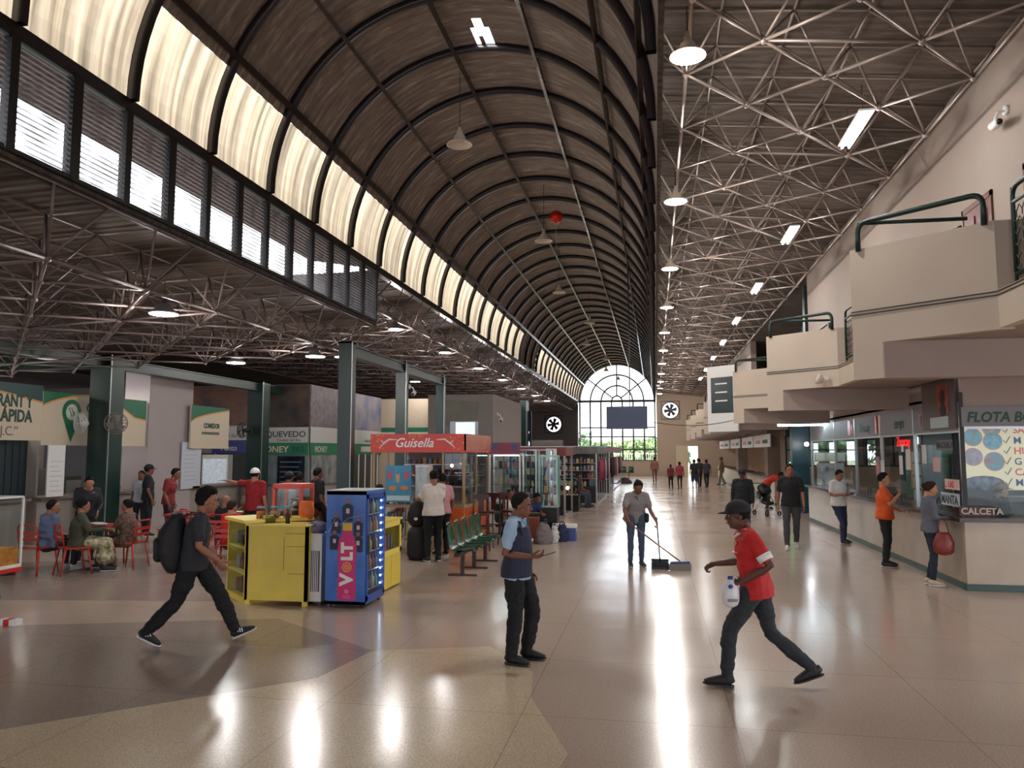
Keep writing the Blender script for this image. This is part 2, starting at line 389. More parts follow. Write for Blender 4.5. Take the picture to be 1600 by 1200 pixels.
L.new(t1.outputs[0], m1.inputs[1]); L.new(t2.outputs[0], m1.inputs[2]); L.new(m1.outputs[0], m2.inputs[1]); L.new(t3.outputs[0], m2.inputs[2]); L.new(m2.outputs[0], out.inputs[0])
m_trim = mat('louvre_trim', (120,150,160), .3)
wn_i = 0
for k in range(0, 17):
    ya = 17.08-.88*(k+1); yb = ya+.88
    if yb < 3.5: break
    wn_i += 1
    w = thing('window_%d' % wn_i, 'clerestory louvre window bay number %s counted from the far end of the row' % ['one','two','three','four','five','six','seven','eight','nine','ten','eleven','twelve','thirteen','fourteen','fifteen','sixteen','seventeen'][wn_i-1], 'window', (XL, ya, 5.1), kind='structure')
    mb = MB(); mw = .075 if k % 2 == 0 else .055
    mb.box(-.05,.05,-mw,mw,0,1.25).box(-.05,.05,mw,.88-mw,0,.05); mb.build('frame', m_dark, w)
    mb = MB()
    for j in range(19): mb.obox((0,.44,.09+j*.062), (.05,.88-2*mw,.004), 0, 0, math.radians(50))
    mb.build('louvres', m_louvre, w)
    mb = MB(); mb.box(-.03,.03,mw,.88-mw,1.19,1.22); mb.build('top_rail', m_trim, w)
# outer wall strip and eave outside the clerestory
struct('wall_clerestory', MB().box(XL-.08,XL-.02,-15.5,17.2,4.98,5.1).box(XL-.08,XL-.02,-15.5,3.8,5.1,6.4), m_dark, label='dark sill strip below the clerestory louvres', cat='wall')
struct('trim_1', MB().add([(XL-.1,0,6.42),(XL-1.75,0,6.70),(XL-1.75,17.2,6.70),(XL-.1,17.2,6.42),(XL-.1,0,6.47),(XL-1.75,0,6.75),(XL-1.75,17.2,6.75),(XL-.1,17.2,6.47)],
    [(0,3,2,1),(4,5,6,7),(0,1,5,4),(1,2,6,5),(2,3,7,6),(3,0,4,7)]), m_roofR, label='outside eave seen through the top louvres of the clerestory', cat='trim')
struct('wall_step', bx(-24,XL-.02,17.16,17.26,5.12,6.36), m_dark, label='dark step wall between the two left roofs', cat='wall')
# ---- far wall with arched window
fw = MB()
fw.box(.2,4.6,YF,YF+.3,0,7.7); fw.box(-6.45,.2,YF,YF+.3,0,1.25)
struct('wall_far', fw, m_farwall, label='pinkish cream wall at the far end, right of the arched window', cat='wall')
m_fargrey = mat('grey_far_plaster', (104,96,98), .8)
# left part with round fan hole is dark against the light
def wall_with_hole(mb, x0, x1, z0, z1, cx, cz, r, y0, y1):
    n = 24; ring = [(cx+r*math.cos(2*PI*k/n), cz+r*math.sin(2*PI*k/n)) for k in range(n)]
    def sq(a):
        c,s_ = math.cos(a), math.sin(a); k = 1/max(abs(c),abs(s_)); return (cx+1.25*r*c*k, cz+1.25*r*s_*k)
    out_ = [sq(2*PI*k/n) for k in range(n)]
    for yy,flip in ((y0,0),(y1,1)):
        vs = [(x,yy,z) for x,z in ring]+[(x,yy,z) for x,z in out_]
        mb.add(vs, [((k,(k+1)%n,n+(k+1)%n,n+k) if flip else (k,n+k,n+(k+1)%n,(k+1)%n)) for k in range(n)])
    vs = [(x,y0,z) for x,z in ring]+[(x,y1,z) for x,z in ring]
    mb.add(vs, [(k,(k+1)%n,n+(k+1)%n,n+k) for k in range(n)])
    e = 1.25*r
    mb.box(x0,cx-e,y0,y1,z0,z1); mb.box(cx+e,x1,y0,y1,z0,z1); mb.box(cx-e,cx+e,y0,y1,z0,cz-e); mb.box(cx-e,cx+e,y0,y1,cz+e,z1)
bpy.data.objects.remove(bpy.data.objects['wall_far'])
fw = MB(); wall_with_hole(fw, .2, 9.0, 2.56, 7.7, 1.37, 5.6, .66, YF, YF+.3)
fw.box(.2,1.83,YF,YF+.3,0,2.56); fw.box(3.6,9,YF,YF+.3,0,2.56); fw.box(-6.45,.2,YF,YF+.3,0,1.28)
struct('wall_far', fw, m_farwall, label='pinkish cream end wall right of the arched window', cat='wall')
fw = MB(); wall_with_hole(fw, -24, -6.6, 0, 6.4, -8.71, 4.46, .66, YF, YF+.3)
struct('wall_far_left', fw, m_fargrey, label='dim grey end wall left of the arched window', cat='wall')
# arched window
aw = thing('window_18', 'huge arched end window with a semicircular fan light', 'window', (VX,YF+.1,0), kind='structure')
def pane_mat():
    m = bpy.data.materials.new('clear_glass'); m.use_nodes = True; nt = m.node_tree; N = nt.nodes; L = nt.links; N.remove(N['Principled BSDF'])
    a = N.new('ShaderNodeBsdfTransparent'); a.inputs[0].default_value = (.93,.96,.96,1); g = N.new('ShaderNodeBsdfGlossy'); g.inputs['Roughness'].default_value = .03; g.inputs[0].default_value = (.55,.6,.6,1)
    lw = N.new('ShaderNodeLayerWeight'); f_ = node_math(nt,'ADD', node_math(nt,'MULTIPLY', node_math(nt,'POWER', lw.outputs['Facing'], 4.0), .5), .022); mx = N.new('ShaderNodeMixShader')
    L.new(f_, mx.inputs[0]); L.new(a.outputs[0], mx.inputs[1]); L.new(g.outputs[0], mx.inputs[2]); L.new(mx.outputs[0], N['Material Output'].inputs[0]); MATS['clear_glass'] = m; return m
m_glass = pane_mat()
mb = MB(); R_ = 3.25
mb.box(-R_,R_,-.08,.08,VZ-.1,VZ+.1); mb.box(-R_-.05,-R_+.08,-.08,.08,1.28,VZ); mb.box(R_-.08,R_+.05,-.08,.08,1.28,VZ)
for k in range(1,7): x = -R_+R_*2*k/7; mb.box(x-.07,x+.07,-.06,.06,1.28,VZ)
for z in (1.3,2.25,3.35,4.15): mb.box(-R_,R_,-.03,.03,z-.06,z+.06)
def arc(mb, r, w, a0=0, a1=180, n=32, d=.04):
    vs = []; fs = []
    for i in range(n+1):
        a = math.radians(a0+(a1-a0)*i/n)
        for (rr,dy) in ((r-w,-d),(r-w,d),(r+w,d),(r+w,-d)): vs.append((rr*math.cos(a),dy,VZ+rr*math.sin(a)))
    for i in range(n):
        for k in range(4): a = i*4+k; b = i*4+(k+1)%4; fs.append((a,b,b+4,a+4))
    mb.add(vs, fs)
for r_ in (.45,1.35,2.3): arc(mb, r_, .065)
arc(mb, R_-.03, .08, d=.08)
for a in (38,90,142):
    a = math.radians(a); mb.rod((.4*math.cos(a),0,VZ+.4*math.sin(a)), (R_*math.cos(a),0,VZ+R_*math.sin(a)), .065)
mb.build('frame', mat('window_frame_grey', (62,62,68), .4), aw)
mb = MB(); pts = [(-R_,0,1.28),(R_,0,1.28)]+[(R_*math.cos(PI*k/24),0,VZ+R_*math.sin(PI*k/24)) for k in range(25)]
mb.add(pts, [tuple(range(len(pts)))]); mb.build('pane', m_glass, aw)
# fans in the wall
def wall_fan(x, z, label, m):
    t = thing('exhaust_fan', label, 'fan', (x,YF-.02,z), group='round exhaust fans of the end wall')
    mb = MB(); mb.lathe([(.66,-.03),(.74,-.03),(.74,.12),(.66,.12),(.66,-.03)], n=28, M=Matrix.Rotation(PI/2,4,'X')); mb.box(-.8,.8,-.03,0,-.8,-.74).box(-.8,.8,-.03,0,.74,.8).box(-.8,-.74,-.03,0,-.74,.74).box(.74,.8,-.03,0,-.74,.74)
    mb.build('frame', m, t)
    for k in range(6):
        mb = MB(); a = 2*PI*k/6+.3; M_ = Matrix.Rotation(a,4,'Y') @ Matrix.Rotation(.5,4,'X')
        vs = [M_@Vector(p) for p in [(-.08,0,.08),(.08,0,.08),(.19,0,.58),(-.14,0,.62),(-.08,.015,.08),(.08,.015,.08),(.19,.015,.58),(-.14,.015,.62)]]
        mb.add(vs, [(0,3,2,1),(4,5,6,7),(0,1,5,4),(1,2,6,5),(2,3,7,6),(3,0,4,7)]); mb.build('blade', m, t)
    mb = MB(); mb.lathe([(0,-.08),(.12,-.08),(.12,.1),(0,.1)], M=Matrix.Rotation(PI/2,4,'X')); mb.box(-.02,.02,.0,.03,.08,.7); mb.build('motor', m, t)
wall_fan(1.37, 5.6, 'exhaust fan in the pinkish end wall right of the arched window', mat('fan_grey', (92,88,96), .5))
wall_fan(-8.71, 4.46, 'exhaust fan in the dim grey wall left of the arched window', m_dark)
# far open doorway
d = thing('door_1', 'pale open doorway in the far end wall', 'door', (1.83,YF-.03,0), kind='structure')
mb = MB(); mb.box(-.05,.02,-.02,.1,0,2.6).box(1.75,1.82,-.02,.1,0,2.6).box(-.05,1.82,-.02,.1,2.52,2.6); mb.build('frame', m_offwhite, d); MB().box(.02,.95,.03,.07,0,2.52).build('leaf', mat('door_cream',(236,214,182),.6), d)
# ---- right upper wall
rw = MB(); rw.box(4.6,4.85,-15.5,24.1,3.3,7.6)
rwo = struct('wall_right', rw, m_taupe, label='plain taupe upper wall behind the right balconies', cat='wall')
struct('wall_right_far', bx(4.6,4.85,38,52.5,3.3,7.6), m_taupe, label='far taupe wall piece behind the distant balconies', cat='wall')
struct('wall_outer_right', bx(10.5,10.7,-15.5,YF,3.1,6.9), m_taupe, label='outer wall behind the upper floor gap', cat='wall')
struct('wall_left', bx(-24,-23.8,-15.5,YF,0,6), m_fargrey, label='distant left side wall', cat='wall')

struct('wall_rear_blocker', MB().box(-24,14,-15.6,-15.45,4.0,10).box(2.2,14,-15.6,-15.45,0,4.0), m_cream, label='unseen cream wall added behind the viewer to cut the entrance daylight', cat='wall')  # unseen wall, added so less daylight enters from the rear
# ================= RIGHT SIDE: BALCONIES =================
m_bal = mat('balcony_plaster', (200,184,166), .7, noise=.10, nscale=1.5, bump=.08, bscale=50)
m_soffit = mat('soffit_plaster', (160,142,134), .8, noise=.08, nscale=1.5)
m_wood = mat('red_wood', (104,32,16), .45, noise=.3, nscale=4)
def ordinal(i): return ['nearest','second','third','fourth','fifth','sixth','seventh','eighth','ninth'][i]
def pipe(mb, pts, r, n=8, rad=.12):
    P = [Vector(p) for p in pts]; out = [P[0]]
    for i in range(1,len(P)-1):
        a = (P[i-1]-P[i]); b = (P[i+1]-P[i]); ra = min(rad, a.length/2, b.length/2); a.normalize(); b.normalize()
        for k in range(6):
            t = k/5; out.append((P[i]+a*ra)*(1-t)**2 + P[i]*2*t*(1-t) + (P[i]+b*ra)*t**2)
    out.append(P[-1]); mb.tube(out, r, n)
for k in range(8):
    T = thing('balcony', ordinal(k)+' sawtooth balcony bay above the ticket counters', 'balcony', (3.2, 7.84+6.42*k, 3.21), group=None)
    # local coords: A=(0,0) B=(-1.07,.94)
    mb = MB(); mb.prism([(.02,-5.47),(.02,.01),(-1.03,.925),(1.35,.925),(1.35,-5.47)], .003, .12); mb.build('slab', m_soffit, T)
    mb = MB(); mb.prism([(0,-5.48),(.1,-5.48),(.1,0),(0,0)], 0, .36)
    mb.build('edge_band', m_bal, T)
    mb = MB(); mb.prism([(0,0),(.14,.02),(-.97,1.0),(-1.07,.94)], -.39+.38, 1.03)
    mb.prism([(0,0),(.27,0),(.27,.1),(.1,.1)], .3, 1.03); mb.prism([(-1.07,.94),(-.93,.87),(0,.87),(0,.94)], 0, 1.03)
    mb.build('parapet', m_bal, T)
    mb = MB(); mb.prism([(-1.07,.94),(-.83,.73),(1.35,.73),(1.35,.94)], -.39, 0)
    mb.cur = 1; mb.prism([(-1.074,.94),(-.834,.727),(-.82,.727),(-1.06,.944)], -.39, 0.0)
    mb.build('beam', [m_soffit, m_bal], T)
    mb = MB(); pipe(mb, [(-1.0,.86,1.0),(-1.0,.86,1.31),(-.07,.04,1.31),(-.07,.04,1.0)], .028); pipe(mb, [(-1.0,.86,1.31),(-.1,.88,1.31),(.1,.88,1.31)], .022)
    mb.build('handrail', m_green, T, True)
    mb = MB(); y0,y1 = -5.3,-.12
    pipe(mb, [(.12,y0,.4),(.12,y0,1.3),(.12,y1,1.3),(.12,y1,.5)], .022)
    for z in (.48,1.16): mb.rod((.12,y0,z),(.12,y1,z),.02)
    n_ = 4
    for i in range(n_+1): mb.rod((.12,y0+(y1-y0)*i/n_,.36),(.12,y0+(y1-y0)*i/n_,1.3),.018)
    mb.build('railing', m_green, T, True)
    mb = MB(); s_ = .11
    yy = y0
    while yy < y1-s_:
        z = .5
        while z < 1.14:
            mb.rod((.12,yy,z+.055),(.12,yy+s_/2,z),.005,4).rod((.12,yy+s_/2,z),(.12,yy+s_,z+.055),.005,4).rod((.12,yy+s_/2,z),(.12,yy+s_/2,z-.055),.005,4); z += .11
        yy += s_
    mb.build('lattice', m_dkgreen, T)
    mb = MB()
    for z in (.31,.345): mb.tube([(-.008,-5.4,z),(-.008,0,z),(-1.078,.935,z)], .006, 5)
    mb.build('cable', m_black, T)
# spotlights, doors, cameras, column in the upper right
t = thing('door_2', 'red wooden door on the upper right wall above the nearest balcony', 'door', (4.6,11.3,3.33), kind='structure')
MB().box(-.03,.02,-.05,.0,0,2.3).box(-.03,.02,.92,.97,0,2.3).box(-.03,.02,-.05,.97,2.22,2.3).build('frame', mat('brown_wood',(96,52,38),.5), t)
mb = MB().box(-.02,.01,0,.92,0,2.22)
for a in (.12,.52):
    for z in (.2,1.25): mb.box(-.035,-.015,a,a+.28,z,z+.85)
mb.build('leaf', m_wood, t); MB().ball((-.06,.08,1.0),.03).build('knob', m_chrome, t, True)
t = thing('door_3', 'second red wooden door at the right edge of the upper wall', 'door', (4.6,9.35,3.33), kind='structure')
MB().box(-.03,.02,-.05,.0,0,2.3).box(-.03,.02,.92,.97,0,2.3).box(-.03,.02,-.05,.97,2.22,2.3).build('frame', MATS['brown_wood'], t)
MB().box(-.02,.01,0,.92,0,2.22).build('leaf', m_wood, t)
def cctv(x,y,z,label,s=1,dx=-1):
    t = thing('security_camera', label, 'camera', (x,y,z))
    MB().lathe([(0,0),(.05*s,0),(.05*s,.03*s),(0,.03*s)], M=Matrix.Rotation(-PI/2*(1 if dx<0 else -1),4,'Y')).tube([(0,0,0),(dx*.09*s,0,-.02*s),(dx*.12*s,0,-.1*s)],.014*s,8).build('bracket', m_white, t, True)
    mb = MB(); mb.cap([(dx*.10*s,.10*s,-.12*s),(dx*.14*s,-.12*s,-.17*s)], [.045*s,.045*s], 10); mb.build('housing', m_white, t, True)
    MB().ball((dx*.145*s,-.165*s,-.178*s),.03*s).build('lens', m_black, t, True)
cctv(4.6,10.7,6.5,'white security camera high on the plain right wall',1.3)
cctv(-6.42,31.2,3.6,'white security camera on the corner of the grey stall wall',1.6,1)
cctv(-6.3,19.2,3.75,'security camera fixed to the side of a green column',1.2,1)
def floodlight(x,y,z,label):
    t = thing('floodlight', label, 'lamp', (x,y,z))
    MB().box(-.02,.1,-.02,.02,-.03,.03).build('bracket', m_white, t)
    MB().lathe([(0,-.06),(.05,-.06),(.09,.02),(.095,.06),(0,.05)], (-.05,0,-.02), M=Matrix.Rotation(-1.2,4,'Y')).build('shade', m_offwhite, t, True)
floodlight(2.95,14.35,3.35,'small cream floodlight under the corner of the second balcony')
def hcolumn(name,label,x,y,w,d,z0,z1,m,flange=True):
    t = thing(name, label, 'column', (x,y,z0))
    h = z1-z0; mb = MB(); mb.box(-w/2,w/2,-d/2,d/2,0,h); mb.build('shaft', m, t)
    mb = MB(); mb.box(-w/2-.02,w/2+.02,-d/2-.02,d/2+.02,0,.06); mb.build('base_plate', m, t)
    return t
hcolumn('steel_column','dark green steel column beyond the upper right wall end',4.72,24.45,.35,.35,3.35,7.1,m_dkgreen)
t = thing('roof_brace','slanting green brace beside the upper right column','brace',(5,28,5)); MB().tube([(0,-3,1.8),(0,4,-.6)],.09,6).build('bar', m_dkgreen, t)
# hanging sign board on the fourth balcony
t = thing('sign_board','white framed notice board on the far balcony front','sign',(2.35,27.75,3.05), math.radians(-41.3))
MB().box(-.55,.7,-.10,-.04,-.3,2.0).build('frame', m_white, t)
MB().box(-.38,.53,-.115,-.10,.35,1.6).build('panel', mat('dark_teal_panel',(40,58,60),.3), t)
for i in range(3): MB().box(-.2,.3,-.12,-.115,1.35-.3*i,1.4-.3*i).build('line', m_white, t)
# ================= TICKET COUNTER =================
m_tile = mat('counter_tile', (178,162,142), .22, noise=.12, nscale=3, spec=.5)
m_granite = mat('brown_granite', (74,52,46), .25, ncol=(40,30,30), nscale=60)
m_base = mat('green_skirting', (52,74,66), .4)
def counter(name, label, x0, x1, y0, y1, mm=m_tile, z=1.07, base=m_base):
    t = thing(name, label, 'counter', (x0, y0, 0))
    w,d = x1-x0, y1-y0
    MB().box(.0,w,.0,d,.1,z-.06).build('front', mm, t)
    MB().box(-.012,w+.0,-.012,d,0,.1).build('skirting', base, t)
    MB().box(-.09,w+.0,-.09,d,z-.06,z).build('top', m_granite, t)
    return t
t = thing('ticket_counter','long tiled ticket counter with brown granite top on the right','counter',(4.53,12.64,0))
MB().prism([(0,0),(5,0),(5,.7),(.5,.7),(.5,11.9),(0,11.9)],.1,1.01).build('front', m_tile, t)
MB().prism([(-.015,-.015),(5,-.015),(5,.3),(.3,.3),(.3,11.9),(-.015,11.9)],0,.1).build('skirting', m_base, t)
MB().prism([(-.1,-.1),(5,-.1),(5,.72),(.6,.72),(.6,11.95),(-.1,11.95)],1.01,1.07).build('top', m_granite, t)
# glass partition
m_frost = mat('frosted_strip',(170,176,178),.3,alpha=.85)
mull = [12.95,15.1,17.2,19.3,21.4,24.5]
t = thing('glass_partition','glazed ticket window partition standing on the long counter','partition',(4.66,12.95,1.07))
for i,y in enumerate(mull): MB().box(-.03,.03,y-12.95-.025,y-12.95+.025,0,1.75).build('mullion', m_alu, t)
for i in range(5):
    a,b = mull[i]-12.95+.03, mull[i+1]-12.95-.03
    MB().box(-.004,.004,a,b,.02,1.28).build('pane', m_glass, t)
    # small arched speaking hole
    mb = MB(); mb.tube([(-.012,(a+b)/2+.12*math.cos(q),.02+.2*math.sin(q)) for q in [PI*z/8 for z in range(9)]],.008,6); mb.build('hatch_trim', m_black, t, True)
MB().box(-.02,.02,0,11.55,1.28,1.32).build('transom', m_alu, t)
t = thing('glass_partition','front glazed panel facing the entrance beside the lit route poster','partition',(4.66,12.95,1.07))
MB().box(.03,5,-.004,.004,.02,1.33).build('pane', m_glass, t); MB().box(-.02,5,-.025,.025,1.33,1.37).build('transom', m_alu, t)
MB().box(-.03,.03,-.035,-.026,0,1.9).build('corner_post', m_black, t)
# fascia signs above the glass
m_fas = mat('grey_fascia',(128,128,130),.6); m_txtg = mat('dark_green_letter',(18,62,44),.5)
m_red = mat('red_vinyl',(205,40,34),.4); m_txtd = mat('charcoal_letter',(48,46,52),.5)
t = thing('fascia_sign','grey fascia reading FLOTA BO in dark green letters','sign',(4.66,12.93,2.44))
MB().box(0,5.2,-.02,.03,0,.30).build('panel', m_fas, t)
text('FLOTA BO', .215, (.07,-.022,.07), RFRONT, m_txtg, t, bold=.006, shear=.2, sx=.92)
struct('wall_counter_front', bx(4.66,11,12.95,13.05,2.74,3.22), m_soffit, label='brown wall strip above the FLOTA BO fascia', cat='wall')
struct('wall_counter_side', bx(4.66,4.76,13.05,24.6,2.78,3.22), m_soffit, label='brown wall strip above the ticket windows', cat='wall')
t = thing('fascia_sign','translucent sign band above the ticket windows with Zaracay and ESPEJO lettering','sign',(4.655,24.5,2.38))
MB().box(-.02,.02,-11.5,0,0,.46).build('panel', m_fas, t)
for s_,y,sz,m_ in (('Zaracay',-5.7,.26,m_txtg),('ESPEJO',-8.3,.2,m_txtg),('TAJ',-9.75,.3,m_red),('R',-4.9,.3,m_red)):
    text(s_, sz, (-.03,y,.12), RLEFT, m_, t, bold=.003)
for y,c in ((-6.95,m_red),(-4.6,m_red),(-7.1,mat('peach_print',(214,170,140),.5)),(-11.0,mat('pale_print',(178,196,190),.5))): MB().box(-.028,-.02,y-.25,y+.0,.06,.42).build('picture', c, t)
# poster panel on the corner above the glass
t = thing('poster_panel','framed orange portrait poster above the counter corner','poster',(4.63,13.0,2.42))
MB().box(-.02,.03,0,1.5,0,.78).build('panel', mat('grey_brown_panel',(104,94,90),.6), t)
MB().box(-.03,-.02,.25,.75,.25,.72).build('picture', mat('orange_poster',(176,92,58),.5,ncol=(120,60,50),nscale=6), t)
mb = MB(); mb.ball((-.03,.5,.5),(.006,.12,.14)).ball((-.03,.5,.3),(.006,.16,.1)); mb.build('figure', mat('figure_brown',(60,42,40),.6), t, True)
MB().box(-.03,-.02,.3,1.1,.02,.2).build('strip', MATS['pale_print'], t)
# backlit poster inside
m_poster = mat('lit_poster_cream',(236,226,198),.5,emit=.3,ncol=(238,202,128),nscale=1.6)
m_poster.node_tree.nodes['Principled BSDF'].inputs['Emission Color'].default_value = lin((238,226,196))
t = thing('lit_poster','backlit route poster with round beach pictures and coloured town initials','poster',(5.44,15.0,1.38))
MB().box(0,2.6,0,.05,0,1.14).build('panel', m_poster, t)
def disc(mb, cx, cz, r, y, n=28): mb.add([(cx,y,cz)]+[(cx+r*math.cos(2*PI*k/n),y,cz+r*math.sin(2*PI*k/n)) for k in range(n)], [(0,1+k,1+(k+1)%n) for k in range(n)])
for i,(cx,cz,r_,c1,c2) in enumerate(((.14,.93,.15,(120,190,215),(150,140,150)),(.46,.86,.15,(70,170,210),(190,220,220)),(.13,.58,.15,(190,180,200),(150,130,150)),(.47,.5,.16,(60,180,200),(220,90,90)),(.45,1.1,.15,(200,190,180),(120,100,90)))):
    mb = MB(); disc(mb,cx,cz,r_+.012,-.004); mb.build('ring', mat('ring_orange',(232,160,110),.5,emit=.15), t)
    mb = MB(); disc(mb,cx,cz,r_,-.008); mb.build('picture', mat('beach_pic_%d'%i,c1,.5,emit=.12,ncol=c2,nscale=9), t)
PX = .79
m_chk = mat('check_grey',(60,62,70),.5)
for i,(s_,m_) in enumerate((('SA','r'),('M','b'),('HU','r'),('G','b'),('CA','r'),('M','b'))):
    z = 1.0-.185*i
    text(s_, .17, (PX,-.01,z), RFRONT, mat('poster_red',(214,60,56),.5,emit=.15) if m_=='r' else mat('poster_blue',(40,60,140),.5,emit=.1), t, bold=.002)
    mb = MB(); mb.tube([(PX-.16,-.01,z+.06),(PX-.12,-.01,z+.01),(PX-.05,-.01,z+.13)],.008,5); mb.build('check_mark', m_chk, t)
mb = MB(); mb.ball((.28,-.02,.12),(.34,.02,.13)).box(0,.3,-.03,-.01,0,.1); mb.build('picture', mat('building_blue',(60,70,110),.4,ncol=(160,170,190),nscale=8), t, True)
# things in the ticket windows
m_paper = mat('paper_white',(224,224,222),.7); m_pink = mat('pink_paper',(222,190,184),.7)
def sheet(x,y,z,w,h,m,label,name='notice',rz=None,front=False,txt=None,tm=None,ts=.1):
    t = thing(name,label,'notice',(x,y,z), 0)
    if front: MB().box(0,w,-.006,0,0,h).build('paper', m, t)
    else: MB().box(-.006,0,-w,0,0,h).build('paper', m, t)
    if txt: text(txt, ts, (.02,-.008,.03) if front else (-.008,0-.02,.03), RFRONT if front else RLEFT, tm or m_txtd, t, bold=.003)
    return t
t = sheet(4.60,13.85,2.08,.7,.16,mat('grey_print',(112,110,116),.6),'glass sticker reading MACHALA on the end ticket window',txt='MACHALA',tm=m_txtd,ts=.15,name='window_sticker')
sheet(4.60,13.55,1.46,.6,.16,MATS['pink_paper'],'pink glass sticker of town names ending in LAS',txt='... LAS',tm=m_red,ts=.14,name='window_sticker')
sheet(4.60,14.05,1.72,.32,.24,m_pink,'small pink notice on the end ticket window')
sheet(4.60,13.75,1.20,.78,.2,mat('pale_band',(176,190,196),.5),'glass sticker reading MANTA on the end ticket window',txt='MANTA',tm=mat('navy_letter',(30,34,66),.5),ts=.2,name='window_sticker')
sheet(4.61,14.6,1.85,.2,.32,m_paper,'white paper notice at the top of the end ticket window')
sheet(4.61,15.5,1.72,.26,.38,m_paper,'white paper notice beside the first mullion')
sheet(4.61,15.9,1.62,.2,.36,m_paper,'white timetable page left of the first mullion notice')
sheet(4.61,15.75,2.05,.12,.14,m_paper,'tiny white sticker above the timetable page')
sheet(4.61,17.5,1.5,.3,.45,mat('blue_red_ad',(84,92,160),.5,ncol=(220,130,100),nscale=5),'blue and peach advert on the middle ticket window')
sheet(4.61,17.15,1.58,.26,.3,m_paper,'white notice right of the blue and peach advert')
sheet(4.56,12.9,1.075,.5,.15,mat('brown_plate',(72,52,44),.5),'brown sign reading CALCETA on the counter corner',front=True,txt='CALCETA',tm=mat('cream_letter',(206,186,172),.5),ts=.135,name='town_sign')
t = thing('led_sign','red dot matrix display reading Zaracay behind the glass','display',(5.0,17.3,2.08))
MB().box(0,.05,-1.1,.25,-.03,.36).build('case', m_black, t); text('Zaracay', .27, (-.01,.05,.09), RLEFT, mat('led_red',(255,20,20),.5,emit=1.6), t, bold=.001)
t = thing('led_sign','white lit window sign with stacked letters','display',(4.8,15.6,2.22)); MB().box(0,.03,-.38,0,-.1,.42).build('case', m_black, t)
text('S', .2, (-.01,-.05,.17), RLEFT, mat('led_white',(220,240,255),.5,emit=2.5), t, bold=.008); text('BH', .17, (-.01,-.03,-.02), RLEFT, MATS['led_white'], t, bold=.008)
# office interior
m_off = mat('office_wall',(128,128,122),.8,noise=.15,nscale=2)
struct('wall_office_back', bx(9.7,9.8,12.6,24.5,0,2.9), m_off, label='back wall of the ticket offices', cat='wall')
struct('wall_office_front', bx(5.3,9.7,15.1,15.18,0,2.9), mat('navy_partition',(44,48,60),.7), label='partition wall behind the lit route poster', cat='wall')
struct('wall_office_divider', bx(5.6,9.7,19.3,19.36,0,2.9), mat('office_grey',(104,110,108),.7), label='partition wall between ticket offices', cat='wall')
struct('ceiling_office', bx(4.66,9.7,13.05,24.5,2.9,2.95), m_soffit, label='low ceiling of the ticket offices', cat='ceiling')
def shelf_unit(x,y,label,w=1.0,h=1.9,m=m_alu,rz=0,n=4,seed=1):
    t = thing('shelf_unit',label,'shelf',(x,y,0),rz); rr = random.Random(seed)
    MB().box(-w/2,-w/2+.03,-.17,.17,0,h).box(w/2-.03,w/2,-.17,.17,0,h).box(-w/2,w/2,.14,.17,0,h).build('frame', m, t)
    for i in range(n+1): MB().box(-w/2,w/2,-.17,.17,i*h/n*.97,i*h/n*.97+.02).build('shelf', m, t)
    return t
t = thing('ticket_office_cabinet','tall grey file cabinet behind the middle ticket window','cabinet',(5.6,18.4,0)); MB().box(0,.4,-.6,0,0,2.2).build('body', mat('file_grey',(120,128,130),.5), t)
for i in range(7): MB().box(-.012,0,-.56,-.04,.15+i*.28,.38+i*.28).build('drawer', m_paper, t)
t = thing('wall_panel','green and orange bus company board behind the glass','board',(5.7,19.25,1.0)); MB().box(0,2,-.04,0,0,1.2).build('panel', mat('green_board',(58,110,78),.5,ncol=(110,130,120),nscale=3), t); MB().box(.1,.5,-.06,-.04,.2,1.1).build('poster', mat('orange_print',(220,150,60),.5), t)
shelf_unit(7.2,18.9,'metal shelf unit behind the middle ticket window',1.2,2.0)
# window at the far end of the ticket hall, seen through the glass
w = thing('window_19','strip window with trees outside at the end of the ticket offices','window',(4.9,30.6,0), kind='structure')
mb = MB().box(0,4.2,0,.1,2.62,3.1)
for i in range(5): mb.box(i*.95-.03,i*.95+.03,0,.1,1.55,2.65)
mb.box(0,4,0,.1,1.5,1.56).box(0,4,0,.08,2.1,2.14); mb.build('frame', m_dark, w); MB().box(0,4,.04,.05,1.56,2.65).build('pane', m_glass, w)
struct('wall_office_end', bx(4.9,9.2,30.6,30.75,0,1.5), mat('tan_wall',(196,168,132),.7), label='tan wall under the strip window behind the offices', cat='wall')
# beyond the first counter
hcolumn('steel_column','teal steel column beside the bare bulb past the long counter',4.85,27.6,.55,.4,0,3.2,mat('teal_paint',(22,62,76),.35))
lamp_light(4.9,26.6,2.3,60,.07)
t = thing('light_bulb','bare bright bulb hanging past the end of the long counter','lamp',(4.9,26.6,2.30)); MB().rod((0,0,.1),(0,0,.9),.008).build('cord', m_black, t); MB().ball((0,0,0),.07).build('bulb', mat('bulb_light',(240,248,255),.5,emit=25), t, True)
t = thing('strip_light','thin white tube light under the second balcony beam','lamp',(3.4,22.5,2.80)); MB().box(0,1.9,0,.05,-.03,.02).build('tube', m_tube, t)
t = thing('strip_light','short vertical green led strip on the kiosk edge past the counter','lamp',(4.45,27.2,.95))
for i in range(10): MB().box(0,.03,0,.03,i*.08,i*.08+.04).build('diode', mat('led_green',(60,230,120),.5,emit=3), t)
counter('ticket_counter','shorter ticket counter beyond the teal column',4.5,5.1,28.2,30.5)
counter('ticket_counter','middle ticket counter between the two brown pillars',4.5,5.1,31,40)
counter('ticket_counter','distant ticket counter near the brown pillars',4.5,5.1,42,58)
